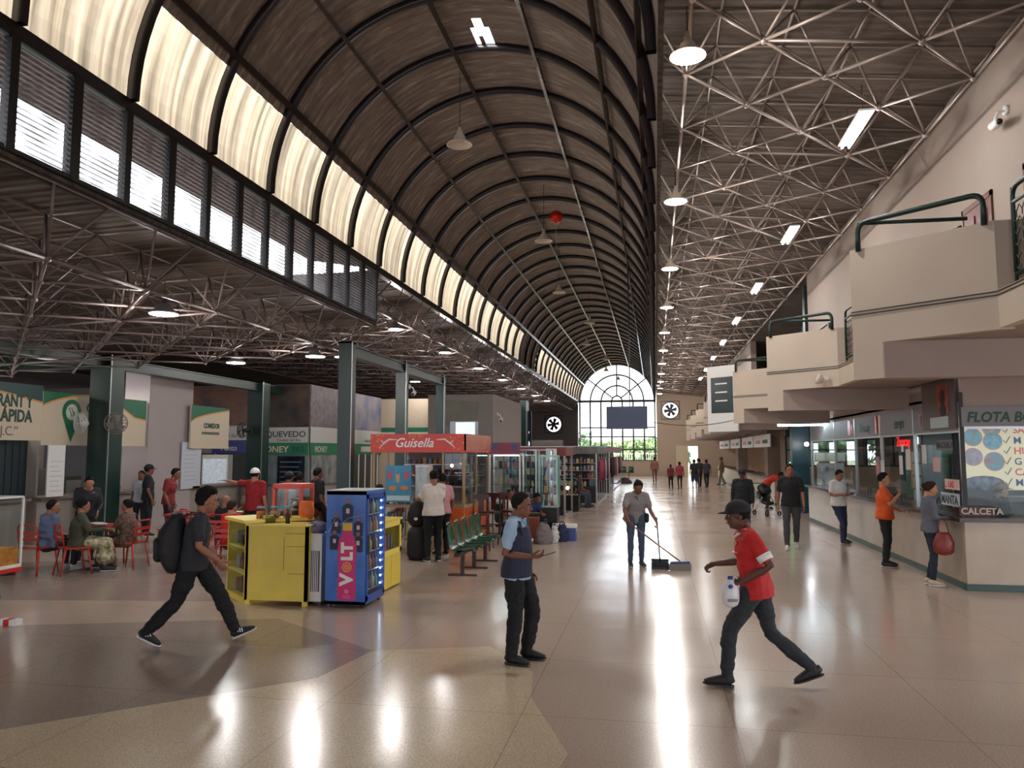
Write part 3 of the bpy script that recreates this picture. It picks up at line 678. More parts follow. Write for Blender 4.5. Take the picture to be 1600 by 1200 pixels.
for i,(y,w_) in enumerate(((33.5,1.9),(45,2.6))):
    t = thing('pillar',('nearer','farther')[i]+' brown plastered pillar among the distant counters','pillar',(4.55,y,0)); MB().box(0,.5,-w_/4,w_/4,0,3.2).build('shaft', mat('brown_pillar',(134,112,96),.7), t)
for i,(y0,y1) in enumerate(((32,37),(37.4,42),(43,48),(49,56))):
    t = thing('fascia_sign',['nearest','second','third','farthest'][i]+' white sign board over the distant ticket counters','sign',(4.5,y0,2.25)); MB().box(0,.05,0,y1-y0,0,.52).build('panel', m_white, t)
    for j,s_ in enumerate(('Loja','Ambato')): text(s_,.28,(-.01,(y1-y0)*(.45+.5*j),.14),RLEFT,(m_txtd,m_red)[j],t) if False else MB().box(-.012,0,(y1-y0)*(.12+.45*j),(y1-y0)*(.4+.45*j),.15,.3).build('lettering_band',(m_txtg,m_red)[j],t)
for i,y in enumerate((36,39.5,43.5,48,52)):
    w = thing('window_%d'%(20+i),['first','second','third','fourth','fifth'][i]+' bright window behind the distant ticket counters','window',(9.5,y,0),kind='structure')
    MB().box(0,.1,0,.08,.9,2.6).box(0,.1,2.1,2.18,.9,2.6).box(0,.1,0,2.18,.85,.93).box(0,.1,0,2.18,2.57,2.65).build('frame', m_dark, w); MB().box(.04,.05,.08,2.1,.93,2.57).build('pane', m_glass, w)
mb = MB(); mb.box(9.5,9.6,24.6,YF,2.65,3.3).box(9.5,9.6,24.6,YF,0,.85)
for a,b in ((24.6,36),(38.18,39.5),(41.7,43.5),(45.7,48),(50.2,52),(54.2,YF)): mb.box(9.5,9.6,a,b,.85,2.65)
struct('wall_hall_right', mb, m_cream, label='cream outer wall behind the distant counters', cat='wall')
struct('ceiling_ground', bx(4.7,10.5,-15.5,YF,3.22,3.34), m_soffit, label='soffit over the ticket offices', cat='ceiling')
t = thing('atm_sign','white and grey rounded bank machine header beside the bulb','sign',(4.95,25.6,1.75)); MB().box(0,.9,0,.1,.0,.28).build('header', m_white, t); MB().box(.05,.85,-.01,0,-.9,-.05).build('panel', mat('pale_grey_panel',(196,202,208),.4), t); text('Bco',.2,(.3,-.02,-.3),RFRONT,m_black,t)
t = thing('slim_shelf','small orange lit display case in the gap beyond the counter','display case',(4.7,26.2,.9)) if False else None

for y in (17.0,21.5): lamp_light(6.8,y,2.7,9,.2)
for i,y in enumerate((17.0,21.5)):
    t = thing('ceiling_light',['first','second'][i]+' flat office ceiling light behind the ticket windows','lamp',(6.8,y,2.88)); MB().box(-.6,.6,-.1,.1,-.03,.0).build('diffuser', m_tube, t)

t = thing('desk','dark desk in front of the lit route poster','desk',(5.75,14.15,0)); MB().box(0,2.4,0,.6,1.0,1.30).build('desk_top', mat('dark_desk',(30,34,44),.4), t); MB().box(0,.06,0,.6,0,1.0).build('desk_leg', MATS['dark_desk'], t); MB().box(2.34,2.4,0,.6,0,1.0).build('desk_leg', MATS['dark_desk'], t)
# ================= LEFT SIDE =================
def beam(x0,x1,y0,y1,z0,z1,label):
    t = thing('steel_beam',label,'beam',((x0+x1)/2,(y0+y1)/2,z0)); w,d,h=(x1-x0)/2,(y1-y0)/2,z1-z0
    MB().box(-w,w,-d,d,0,.03).box(-w,w,-d,d,h-.03,h).box(-w+.04,w-.04,-d+.01,d-.01,.03,h-.03).build('girder', m_green, t)
def lcol(x,y,w,label,z1):
    t = thing('steel_column',label,'column',(x,y,0)); a=w/2
    MB().box(-a,a,-a,a,0,z1).build('shaft', m_green, t); MB().box(-a-.03,a+.03,-a-.03,a+.03,0,.04).box(-a,a,-a,a,z1-.04,z1).build('base_plate', m_green, t)
    MB().box(a,a+.015,-a+.02,-a+.05,0,z1).build('edge_trim', m_alu, t)
lcol(-12.9,16.3,.52,'broad green column with a wall fan, beside the food stalls',4.35)
lcol(-12.9,23.5,.52,'green column in front of the QUEVEDO wall',4.35)
lcol(-6.45,15.45,.28,'green column right of the pale blue stall, behind the fridge',4.4)
lcol(-6.45,19.1,.26,'dark green column rising behind the left end of the red kiosk sign',4.4)
lcol(-6.45,22.8,.24,'dark green column rising behind the middle of the red kiosk sign',4.4)
beam(-13.05,-12.75,9,30,4.05,4.3,'green steel beam on the two broad columns')
beam(-6.57,-6.33,15.4,23,4.1,4.35,'green steel beam on the three slim columns')
beam(-20,-12.7,16.15,16.45,4.05,4.35,'green cross beam running left from the fan column')
m_signc = mat('sign_cream',(206,192,170),.6); m_signg = mat('sign_green',(24,106,74),.5); m_signo = mat('sign_orange',(214,150,84),.5); m_signd = mat('sign_dark_teal',(22,66,66),.5)
m_stallw = mat('stall_wall',(150,142,134),.8,noise=.15,nscale=1.5)
def stall_sign(name,label,x,y0,y1,z0,z1,curve,mtop=m_signg):
    t = thing(name,label,'sign',(x,y0,z0)); L_ = y1-y0; H = z1-z0
    MB().box(-.05,0,0,L_,0,H).build('panel', m_signc, t)
    n=16
    def strip(off,th,m,nm,dx):
        mb = MB(); vs=[]
        for i in range(n+1):
            u_=i/n; z=min(H, curve(u_)*H+off)
            vs += [(dx,u_*L_,z),(dx,u_*L_,min(H,z+th) if th else H)]
        mb.add(vs,[(2*i,2*i+2,2*i+3,2*i+1) for i in range(n)]); mb.build(nm,m,t)
    strip(0,0,mtop,'green_band',.004); strip(-.045,.05,m_signo,'orange_band',.003)
    return t
t = stall_sign('stall_sign','cream stall sign ending RANT Y RÁPIDA J.C. at the left edge',-13.45,10.8,14.95,2.3,3.52,lambda u: .93-.25*max(0,u-.4)**1.6*2,m_signd)
m_let = mat('grey_green_letter',(96,104,92),.6); m_let2 = mat('dark_green_text',(30,70,56),.6)
text('RANT Y',.36,(.006,2.95,.72),RRIGHT,m_let2,t,bold=.012,sx=.72); text('RÁPIDA',.36,(.006,2.88,.40),RRIGHT,m_let2,t,bold=.012,sx=.80); text('“ J.C.”',.28,(.006,2.88,.1),RRIGHT,m_let,t,sx=.9)
t = stall_sign('stall_sign','cream stall sign with a green map pin and CO lettering',-13.5,15.02,18.6,2.2,3.42,lambda u: .72+.28*math.sin(PI*min(1,u*1.15+.02))**.8-.35*max(0,u-.6),m_signg)
mb = MB(); n=28
def drop(cx,cz,r,x):
    vs=[(x,cx,cz)]
    pts=[(cx+r*math.cos(a),cz+r*math.sin(a)) for a in [math.radians(-30+240*k/24) for k in range(25)]]+[(cx,cz-2.35*r)]
    vs += [(x,p[0],p[1]) for p in pts]; return vs
vs = drop(.88,.78,.3,.008); mb.add(vs,[(0,1+k,2+k) for k in range(len(vs)-2)]+[(0,len(vs)-1,1)]); mb.build('map_pin', m_signg, t)
mb = MB(); c=[(.012,.88,.78)]+[(.012,.88+.19*math.cos(2*PI*k/20),.78+.19*math.sin(2*PI*k/20)) for k in range(20)]; mb.add(c,[(0,1+k,1+(k+1)%20) for k in range(20)]); mb.build('pin_centre', mat('sign_white',(196,200,190),.5), t)
MB().obox((.015,.83,.78),(.004,.02,.24),0,.5).obox((.015,.90,.80),(.004,.02,.2),0,.5).box(.013,.017,.92,.95,.70,.80).build('cutlery', m_signg, t)
text('CO',.32,(.006,1.35,.8),RRIGHT,m_let2,t,bold=.012); 
t = stall_sign('stall_sign','cream stall sign reading COMEDOR beside the whiteboard',-13.3,20.35,22.4,2.15,3.42,lambda u:.62+.34*u**.6,m_signg)
text('COMEDOR',.2,(.006,.65,.62),RRIGHT,m_let2,t,bold=.008,sx=.85); MB().box(.004,.008,.55,1.5,.42,.5).build('small_text', m_let, t)
# stall fronts
def stall(label,y0,y1,ztop=2.3):
    t = thing('food_stall',label,'stall',(-13.5,y0,0)); d=y1-y0
    MB().box(-.5,.0,0,d,0,.98).build('counter_front', m_stallw, t); MB().box(-.6,.12,-.02,d+.02,.98,1.04).build('counter_top', mat('stone_top',(128,116,106),.35,noise=.2,nscale=9), t)
    MB().box(-3.2,-3.1,0,d,0,3.7).build('back_wall', m_stallw, t); MB().box(-3.1,0,-.06,0,1.04,ztop).build('side_wall', m_stallw, t)
    return t
t = stall('food stall with a closed dark green shutter at the far left',9.5,14.7); mb=MB()
mb.box(-.3,-.26,0,5.45,1.04,2.3)
for i in range(28): mb.box(-.26,-.245,.1+i*.19,.2+i*.19,1.04,2.3)
mb.build('shutter', mat('shutter_green',(28,42,48),.5), t)
stall('open food stall under the map pin sign',15.0,18.6)
struct('wall_pier', bx(-14.2,-13.45,18.65,20.65,0,4.25), mat('pier_grey',(168,158,158),.75,noise=.06,nscale=1), label='light grey wall pier between the food stalls', cat='wall')
stall('open food stall under the COMEDOR sign',20.7,24.0,2.15)
for (x,y,label,sz,txts) in ((-13.3,15.0,'white menu board standing on the stall counter under the first sign',(.55,1.15),1),):
    t = thing('menu_board',label,'board',(x,y,1.05)); MB().box(0,.03,0,.5,0,1.15).build('panel', m_paper, t)
    for i in range(7): MB().box(.031,.034,.07,.43-.05*(i%3),.12+i*.11,.13+i*.11).build('text_line', mat('ink_grey',(150,156,170),.7), t)
t = thing('menu_board','pale blue whiteboard menu hanging at the grey wall pier','board',(-13.41,20.1,.98),PI/2); MB().box(0,.95,-.03,0,0,1.35).build('panel', mat('whiteboard',(196,204,216),.4), t)
for i in range(8): MB().box(.12,.75-.06*(i%3),-.034,-.03,.25+i*.12,.262+i*.12).build('text_line', MATS['ink_grey'], t)
# stall goods seen behind people
def cup(x,y,z,m,label,grp=None,r=.045,h=.1):
    o = MB().lathe([(0,0),(r*.75,0),(r,h),(r*.9,h),(r*.7,.01),(0,.01)],n=12).build('cup',m,None,True,(x,y,z)); tag(o,label,'cup',grp)
cup(-13.45,16.35,1.04,m_white,'white cup on the stall counter nearer the menu board',None,.07,.15); cup(-13.45,16.6,1.04,m_white,'white cup on the stall counter nearer the pink jug',None,.07,.15)
t = thing('drinks_jug','pink water jug on the open stall counter','jug',(-13.5,17.15,1.04)); MB().lathe([(0,0),(.15,0),(.16,.28),(.13,.3),(0,.3)]).build('body', mat('pink_plastic',(176,58,96),.35), t, True); MB().lathe([(0,.3),(.15,.3),(.15,.34),(0,.36)]).build('lid', m_white, t, True)
for i,(y,h,c) in enumerate(((16.0,1.35,(40,34,36)),(17.6,1.1,(90,86,84)),(18.2,.9,(70,80,74)))):
    t = thing('stall_fridge',['dark upright fridge','grey upright fridge','low green fridge'][i]+' inside the open food stall','fridge',(-15.6,y,0)); MB().box(-.3,.3,-.3,.3,0,h+.5).build('body', mat('appliance_%d'%i,c,.4), t); MB().box(.3,.32,-.26,.26,.2,h+.4).build('door', m_alu if i else m_dark, t)
# stalls behind: QUEVEDO corner block
m_mural1 = mat('mural_dark',(78,62,50),.6,ncol=(30,28,34),nscale=1.6); m_mural2 = mat('mural_town',(120,108,112),.6,ncol=(84,74,78),nscale=5)
struct('wall_stall_corner', MB().box(-23,-11.8,25,25.2,0,4.4).box(-12.0,-11.8,25.2,32,0,4.4), mat('stall_block',(140,136,136),.7), label='corner block of stalls with murals and QUEVEDO lettering', cat='wall')
def wallpanel(name,label,verts,m,cat='mural'):
    o = MB().add(verts,[tuple(range(len(verts)))]).build(name,m); tag(o,label,cat); return o
def vbox(name,label,x0,x1,y0,y1,z0,z1,m,cat='mural'):
    o = bx(x0,x1,y0,y1,z0,z1).build(name,m); tag(o,label,cat); return o
vbox('mural','dark painted mural of a hillside over the left stalls',-17,-14.0,24.93,25,3.0,4.38,mat('mural_hill',(134,88,62),.6,ncol=(36,42,56),nscale=1.0))
vbox('mural','dark mural panel above the QUEVEDO lettering',-14.0,-11.8,24.93,25,2.92,4.38,m_mural1)
vbox('mural','grey townscape mural on the side of the corner block, nearer half',-11.8,-11.75,25,28.5,2.95,4.38,m_mural2)
vbox('mural','pale cliff mural with blue sky on the side of the corner block, farther half',-11.8,-11.75,28.5,32,2.95,4.38,mat('mural_cliff',(156,140,134),.6,ncol=(84,98,130),nscale=1.2))
m_band = mat('pale_band_paint',(178,176,172),.6)
t = thing('stall_sign','pale sign band with QUEVEDO in grey above a green MONEY band','sign',(-14.0,24.93,1.95))
MB().box(0,2.2,-.03,0,.42,.95).build('panel', m_band, t); MB().box(0,2.2,-.035,0,0,.42).build('green_band', m_signg, t)
text('QUEVEDO',.28,(.62,-.036,.62),RFRONT,mat('quevedo_grey',(66,74,80),.6),t,bold=.006,sx=1.15); text('Ciudad del Río',.15,(1.05,-.036,.46),RFRONT,MATS['quevedo_grey'],t)
text('MONEY',.30,(.35,-.04,.09),RFRONT,m_signc,t,bold=.004,sx=1.1); text('365',.30,(1.6,-.04,.09),RFRONT,m_signd,t,bold=.004,sx=1.1)
t = thing('stall_sign','pale and green sign band with MONEY lettering on the block side','sign',(-11.75,25,1.95))
MB().box(0,.03,0,7,.42,.98).build('panel', m_band, t); MB().box(0,.035,0,7,0,.42).build('green_band', m_signg, t)
text('MONEY',.30,(.04,.3,.09),RRIGHT,m_band,t,bold=.004); text('Ciudad del Río',.16,(.04,5.0,.5),RRIGHT,MATS['quevedo_grey'],t); MB().box(.036,.04,4.6,6.4,.1,.32).build('white_label', m_band, t)
t = thing('stall_sign','blue and white sign with Ciudad del Río and Punto lettering','sign',(-15.4,24.9,2.0))
MB().box(0,1.35,-.03,0,.46,.95).build('panel', m_band, t); MB().box(0,1.35,-.035,0,0,.46).build('blue_band', mat('punto_blue',(24,40,110),.5), t)
text('Ciudad del Río',.2,(.1,-.036,.56),RFRONT,MATS['quevedo_grey'],t); text('Punto',.26,(.35,-.04,.1),RFRONT,m_band,t,bold=.004)
# block front below signs
t = thing('glazed_shopfront','glazed shop front with a dark price screen under the QUEVEDO band','shop front',(-14.0,24.95,0)); MB().box(0,2.2,-.02,0,.9,1.95).build('glazing', mat('bluish_glass',(120,134,140),.2,ncol=(96,108,112),nscale=2), t)
MB().box(1.1,2.1,-.06,-.02,.75,1.9).build('screen', mat('screen_navy',(18,22,34),.2), t)
for i in range(5): MB().box(1.2,2.0-.1*(i%2),-.064,-.06,1.0+i*.17,1.04+i*.17).build('text_line', mat('dim_text',(80,90,110),.5), t)
t = thing('glazed_shopfront','frosted grey glass front on the side of the corner block','shop front',(-11.75,25.1,0)); MB().box(0,.02,0,3.2,.9,1.95).build('glazing', mat('scratched_glass',(150,154,152),.4,ncol=(84,88,88),nscale=2.5), t)
MB().box(0,.03,3.6,6.4,.2,1.95).build('glazing', mat('dark_glass_front',(34,38,38),.2), t)
for y in (3.6,4.3,5.0,5.7,6.4): MB().box(.03,.05,y-.03,y+.03,.2,1.95).build('mullion', m_white, t)
t = thing('glazed_shopfront','dark shop front under the blue Punto sign','shop front',(-17.5,24.95,0)); MB().box(0,3.4,-.03,0,0,2.0).build('glazing', mat('dark_shop',(44,50,54),.3,ncol=(70,66,62),nscale=3), t); MB().box(1.0,1.04,-.05,-.03,0,2).box(2.2,2.24,-.05,-.03,0,2).build('mullion', m_alu, t)
t = thing('grocery_fridge','lit glass fridge full of drinks before the dark shop front','fridge',(-15.1,24.6,0)); MB().box(-.5,.5,0,.3,0,1.95).build('body', m_white, t); MB().box(-.44,.44,-.02,0,.5,1.8).build('door', mat('fridge_glow',(196,206,214),.3,emit=.35,ncol=(120,120,130),nscale=9), t)
# tan wall and grey wall
m_tan = mat('tan_stall_wall',(190,172,148),.75,noise=.06); m_gw = mat('grey_stall_wall',(118,112,108),.8,noise=.06); m_lw = mat('light_stall_wall',(190,178,170),.75,noise=.06)
struct('wall_tan', bx(-11.8,-8.7,32,32.2,0,4.35), m_tan, label='tan wall behind the slim green columns', cat='wall')
struct('wall_grey', bx(-9.2,-6.45,30.6,30.8,0,4.4), m_gw, label='grey wall with a faded mural above the kiosks', cat='wall')
struct('wall_light_side', bx(-6.6,-6.43,30.62,37.2,0,4.4), m_lw, label='light side wall of the stall block above the kiosks', cat='wall')
o = MB().add([(-8.9,30.58,3.3),(-7.2,30.58,2.7),(-7.0,30.58,4.1),(-8.7,30.58,4.2)],[(0,1,2,3)]).build('mural',mat('faded_mural',(112,110,98),.8,ncol=(98,96,92),nscale=2)); tag(o,'faded leaf mural on the grey wall','mural')
t = thing('stall_sign','cream sign with a green curve at the foot of the tan wall','sign',(-11.7,31.95,2.6)); MB().box(0,2.6,-.03,0,0,.5).build('panel', m_signc, t); MB().box(0,2.6,-.035,0,.3,.5).build('green_band', m_signg, t)
hcolumn('steel_column','narrow dark column at the end of the light side wall',-6.4,38.0,.3,.9,0,4.6,m_dkgreen)
t = thing('lit_sign','vertical lit blue white sign reading BAÑOS','sign',(-6.62,38.55,2.38)); MB().box(0,.5,-.08,0,-.1,1.75).build('case', mat('navy_case',(26,32,52),.4), t)
m_ban = mat('banos_light',(210,225,255),.5,emit=2.0)
for i,ch in enumerate('BAÑOS'): text(ch,.32,(.13,-.09,1.38-.28*i),RFRONT,m_ban,t,bold=.006)
MB().ball((.25,-.1,.08),(.16,.02,.2)).build('pictogram', m_ban, t, True)
struct('baseboard_far_left', bx(-11,-6.5,55,55.4,2.5,2.9), m_gw, label='low grey ledge under the dim end wall', cat='baseboard')
t = thing('duct_pipe','pair of white pipes beside the arched window','pipe',(-6.55,66.9,0)); MB().rod((0,0,0),(0,0,6.2),.06,8).build('pipe', m_white, t, True); MB().rod((.22,0,0),(.22,0,6.2),.05,8).build('pipe', m_white, t, True)
# wall fans on green column
def wfan(x,y,z,rz,label,m):
    t = thing('wall_fan',label,'fan',(x,y,z),rz)
    MB().box(-.04,.04,.24,.3,-.12,.1).tube([(0,.26,0),(0,.12,.03)],.03,8).build('bracket', m, t)
    MB().ball((0,.08,0),(.07,.12,.07)).build('motor', m, t, True)
    mb = MB()
    for r_,y_ in ((.25,-.06),(.2,-.11),(.12,-.14),(.05,-.15),(.25,-.01),(.16,.05)):
        mb.tube([(r_*math.cos(2*PI*k/24),y_,r_*math.sin(2*PI*k/24)) for k in range(25)],.006,5)
    for k in range(16):
        a=2*PI*k/16; c,s_=math.cos(a),math.sin(a); mb.tube([(.03*c,-.15,.03*s_),(.12*c,-.14,.12*s_),(.2*c,-.11,.2*s_),(.25*c,-.04,.25*s_),(.16*c,.05,.16*s_)],.004,4)
    mb.build('cage', m, t)
    for k in range(3):
        a=2*PI*k/3; M_=Matrix.Rotation(a,4,'Y')@Matrix.Rotation(.35,4,'Z'); vs=[M_@Vector(p) for p in [(-.03,-.05,.03),(.05,-.05,.03),(.1,-.05,.2),(-.06,-.05,.21),(-.03,-.045,.03),(.05,-.045,.03),(.1,-.045,.2),(-.06,-.045,.21)]]
        MB().add(vs,[(0,3,2,1),(4,5,6,7),(0,1,5,4),(1,2,6,5),(2,3,7,6),(3,0,4,7)]).build('blade', m, t)
wfan(-13.25,15.95,2.72,-.5,'white wall fan on the near face of the broad green column',m_white)
wfan(-12.4,16.0,2.72,.9,'grey wall fan on the right side of the broad green column',m_gw)
wfan(-13.1,22.9,2.75,-.6,'black wall fan on the column before the QUEVEDO wall',m_black)
# ================= LAMPS =================
def pend_bell(x,y,z,R_,cord,label,m,emit,grp,zc=None):
    t = thing('pendant_lamp',label,'lamp',(x,y,z),group=grp); s_=R_/.25
    MB().rod((0,0,.3*s_),(0,0,.3*s_+cord),.007,5).build('cord', m_dark, t)
    MB().lathe([(.0,.34*s_),(.035*s_,.34*s_),(.035*s_,.27*s_),(.06*s_,.26*s_),(.06*s_,.2*s_),(.1*s_,.17*s_),(.12*s_,.1*s_),(.16*s_,.06*s_),(.245*s_,.0),(.25*s_,-.015*s_),(.235*s_,-.01*s_),(.14*s_,.05*s_),(.0,.07*s_)],n=20).build('shade', m, t, True)
    if emit: lamp_light(x,y,z-.12,LAMPW)
    if emit: MB().lathe([(0,-.012*s_),(.225*s_,-.010*s_),(.2*s_,.01*s_),(0,.012*s_)],n=20).build('light_disc', m_lamp, t, True)
    return t
for k in range(11):
    z = 6.62; y=8.75+5.28*k
    pend_bell(.45,y,z,.21,.35,['nearest','second','third','fourth','fifth','sixth','seventh','eighth','ninth','tenth','eleventh'][k]+' lit bell lamp in the row under the right roof edge',m_offwhite,1,None)
for k in range(8):
    y = 13.9+7.04*k; x = (-3.6,-2.97,-3.4,-2.85)[k%4]
    zt = VZ+math.sqrt(VR**2-(x-VX)**2); pend_bell(x,y,7.95,.25,zt-.1-7.95-.34,['nearest','second','third','fourth','fifth','sixth','seventh','eighth'][k]+' unlit cream bell lamp hanging in the vault',m_offwhite,0,None)
def disc_lamp(x,y,z,label,cord=.4):
    lamp_light(x,y,z-.1,LAMPW*(.7 if x>-8 else .28))
    t = thing('pendant_lamp',label,'lamp',(x,y,z))
    MB().rod((0,0,.22),(0,0,.22+cord),.007,5).build('cord', m_dark, t)
    MB().lathe([(0,.24),(.04,.24),(.05,.17),(.1,.15),(.1,.1),(.2,.03),(.22,0),(.2,0),(0,.06)],n=20).build('shade', m_alu, t, True)
    MB().lathe([(0,-.008),(.205,-.005),(.19,.012),(0,.014)],n=20).build('light_disc', m_lamp, t, True)
words = ['nearest','second','third','fourth','fifth','sixth','seventh','eighth','ninth','tenth']
for k in range(9):
    y=10.3+5.28*k; disc_lamp(-7.25,y,4.12 if k<2 else 5.55,words[k]+' round lamp in the row left of the vault', .3 if k<2 else .5)
for i,(x,y,z) in enumerate(((-9.5,16.2,4.1),(-9.9,23.2,5.1),(-9.9,31,5.0),(-14.4,10.5,3.95),(-15.4,14.5,3.95))): disc_lamp(x,y,z,['round lamp left of the slim columns','round lamp above the QUEVEDO block','round lamp above the tan wall','round lamp over the shuttered stall','round lamp at the left edge over the first sign'][i],.2)
def tube_lamp(x,y,z,label):
    lamp_light(x,y,z-.12,LAMPW*.22,.3)
    t = thing('tube_light',label,'lamp',(x,y,z),.0)
    MB().box(-.1,.1,-.62,.62,.03,.06).build('tray', m_white, t)
    for dx in (-.05,.05): MB().rod((dx,-.6,0),(dx,.6,0),.018,8).build('tube', m_tube, t, True)
    MB().rod((0,-.4,.06),(0,-.4,.5),.005,4).rod((0,.4,.06),(0,.4,.5),.005,4).build('hanger', m_dark, t)
for k in range(8): tube_lamp(2.9,11.35+5.45*k,6.62,words[k]+' twin tube light under the right roof')
# balloon at the vault crown
t = thing('foil_balloon','red and gold foil balloon floating against the vault','balloon',(-2.75,22.0,8.95)); MB().ball((0,0,0),(.2,.2,.19),16,10).build('balloon', mat('red_foil',(196,16,16),.25,metal=.4,ncol=(226,60,30),nscale=5), t, True); MB().rod((0,0,-.19),(0,0,-.9),.004,4).build('string', m_white, t)
# hanging television
t = thing('hanging_screen','dark television hanging on a long pole in mid hall','television',(-.9,26,2.81)); MB().box(-.68,.68,-.04,.04,0,.76).build('screen_case', mat('screen_blue_grey',(48,60,84),.25), t); MB().box(-.66,.66,-.045,-.04,.02,.74).build('screen', mat('screen_face',(40,54,82),.3), t)
MB().rod((.1,.05,.4),(.1,.05,6.2),.02,8).build('pole', m_dark, t); MB().box(-.05,.25,.04,.08,.2,.6).build('bracket', m_dark, t)
pts=[(-.2+(3.4)*i/12,26+1.2*i/12,3.05-.35*math.sin(PI*i/12)*.6+.2*i/12) for i in range(13)]
o=MB().tube(pts,.012,5).build('power_cable',m_black,None,True); tag(o,'black cable sagging from the hanging television to the right balconies','cable')
# ================= OUTSIDE =================
m_grass = mat('outside_ground',(150,150,120),.9,noise=.3,nscale=.4)
struct('floor_outside', bx(-60,60,YF+.4,200,-.3,-.05), m_grass, label='sunlit ground outside the arched window', cat='ground')
struct('floor_outside_right', bx(11,60,-10,YF+.4,-.3,-.05), m_grass, label='ground outside the right wall', cat='ground')
def tree(x,y,h,w,label,seed,m):
    t = thing('tree',label,'tree',(x,y,0)); rr=random.Random(seed)
    MB().tube([(0,0,0),(.1,0,h*.3),(0,.1,h*.6)],[.22,.16,.08],8).build('trunk', mat('bark',(96,78,60),.9), t, True)
    mb=MB()
    for i in range(420):
        a=rr.random()*2*PI; b=rr.random()**.5; r_=w*b; z=h*(.25+.7*rr.random()); q=Vector((r_*math.cos(a),r_*math.sin(a)*.7,z)); s_=.18+.22*rr.random()
        M_=Matrix.Rotation(rr.random()*6,3,'X')@Matrix.Rotation(rr.random()*6,3,'Z'); mb.add([q+M_@Vector(p) for p in ((-s_,0,-s_*.6),(s_,0,-s_*.6),(s_*.3,.1,s_*.8),(-s_*.4,-.1,s_*.7))],[(0,1,2,3)])
    mb.build('foliage', m, t)
m_leafA=mat('leaf_green',(150,178,120),.7,noise=.35,nscale=1); m_leafB=mat('leaf_dark_green',(120,152,112),.7,noise=.35,nscale=1)
for i,(x,y,h,w) in enumerate(((-6.5,78,4.2,2.6),(-.8,77.5,4.6,2.6),(1.2,80,5,3),(-3.8,90,4.6,3.4),(-9.5,86,6,3.4),(9,84,6,4))):
    tree(x,y,h*.72,w*.8,['dark tree seen through the left panes of the arched window','leafy tree right of centre behind the arched window','bushy tree at the right edge of the arched window','distant pale tree in the middle of the arched window','big tree beyond the left end of the arched window','tree hidden beyond the right end wall'][i],i,(m_leafB,m_leafA)[i%2])
for i in range(5): tree(14.5,20+7*i,5.5,3,['first','second','third','fourth','fifth'][i]+' tree outside the right wall windows',20+i,m_leafB)
tree(7.5,40,5,2.5,'tree seen through the strip window behind the offices',33,m_leafA) if False else None
t = thing('fence','white vertical bar fence outside the arched window','fence',(-3.2,74,0)); mb=MB()
for i in range(40): mb.box(-4+i*.2,-3.96+i*.2,0,.04,0,1.9)
mb.box(-4,4,0,.05,1.85,1.92).box(-4,4,0,.05,.1,.16); mb.build('bars', m_white, t)
t = thing('building','low cream building with a red brown roof outside the arched window','building',(-4.5,100,0)); MB().box(-5,5,0,4,0,2.6).build('wall', m_signc, t); MB().add([(-5.4,-.4,2.5),(5.4,-.4,2.5),(5.4,4.4,2.5),(-5.4,4.4,2.5),(-4,2,3.6),(4,2,3.6)],[(0,3,2,1),(0,1,5,4),(2,3,4,5),(1,2,5),(3,0,4)]).build('roof', mat('roof_tile',(190,140,110),.8), t)

for x,y in ((-15.2,12),(-15.2,16.8),(-15.2,22)): lamp_light(x,y,2.9,26,.2)
for i,(x,y) in enumerate(((-15.2,12),(-15.2,16.8),(-15.2,22))):
    t = thing('stall_lamp',['lamp inside the shuttered stall','lamp inside the map pin stall','lamp inside the COMEDOR stall'][i],'lamp',(x,y,3.0)); MB().rod((0,0,0),(0,0,.6),.006,5).build('cord',m_dark,t); MB().ball((0,0,-.02),.05).build('bulb',MATS['bulb_light'],t,True)
# ================= PEOPLE BUILDER =================
from mathutils import noise as mnoise
def remesh(mb, vox, sm=2, smf=.5, wr=0):
    me = bpy.data.meshes.new('t'); me.from_pydata(mb.v, [], mb.f); me.update()
    o = bpy.data.objects.new('t', me); COL.objects.link(o)
    r = o.modifiers.new('r','REMESH'); r.mode = 'VOXEL'; r.voxel_size = vox; r.use_smooth_shade = True
    if sm: s_ = o.modifiers.new('s','SMOOTH'); s_.iterations = sm; s_.factor = smf
    dg = bpy.context.evaluated_depsgraph_get(); ev = o.evaluated_get(dg); em = ev.to_mesh()
    n = len(em.vertices); co = [0.0]*(3*n); em.vertices.foreach_get('co', co)
    vs = [(co[3*i],co[3*i+1],co[3*i+2]) for i in range(n)]
    if wr:
        no = [tuple(v.normal) for v in em.vertices]
        for i in range(n):
            p = Vector(vs[i]); q = wr*(1.3*mnoise.noise(Vector((p.x*7+3,p.y*7,p.z*13)))+.8*mnoise.noise(Vector((p.x*16,p.y*16+7,p.z*30)))); vs[i] = tuple(p+Vector(no[i])*q)
    fs = [tuple(p.vertices) for p in em.polygons]
    ev.to_mesh_clear(); bpy.data.objects.remove(o); bpy.data.meshes.remove(me)
    return MB().add(vs, fs)
STAND = dict(pel=(0,0,.95), wai=(0,.005,1.09), che=(0,.0,1.27), nek=(0,-.015,1.42), hed=(0,.015,1.585),
    shR=(.175,-.01,1.385), elR=(.225,-.04,1.10), wrR=(.23,.06,.86), hpR=(.09,0,.91), knR=(.10,.025,.50), anR=(.105,-.02,.085), toR=(.12,1,0),
    haR=(0,.25,-1), pnR=(-1,0,0),
    shL=(-.175,-.01,1.385), elL=(-.225,-.04,1.10), wrL=(-.23,.06,.86), hpL=(-.09,0,.91), knL=(-.10,.025,.50), anL=(-.105,-.02,.085), toL=(-.12,1,0),
    haL=(0,.25,-1), pnL=(1,0,0), hy=0, hp=0, hr=0, curl=.35)
def pose(**k): d = dict(STAND); d.update(k); return d
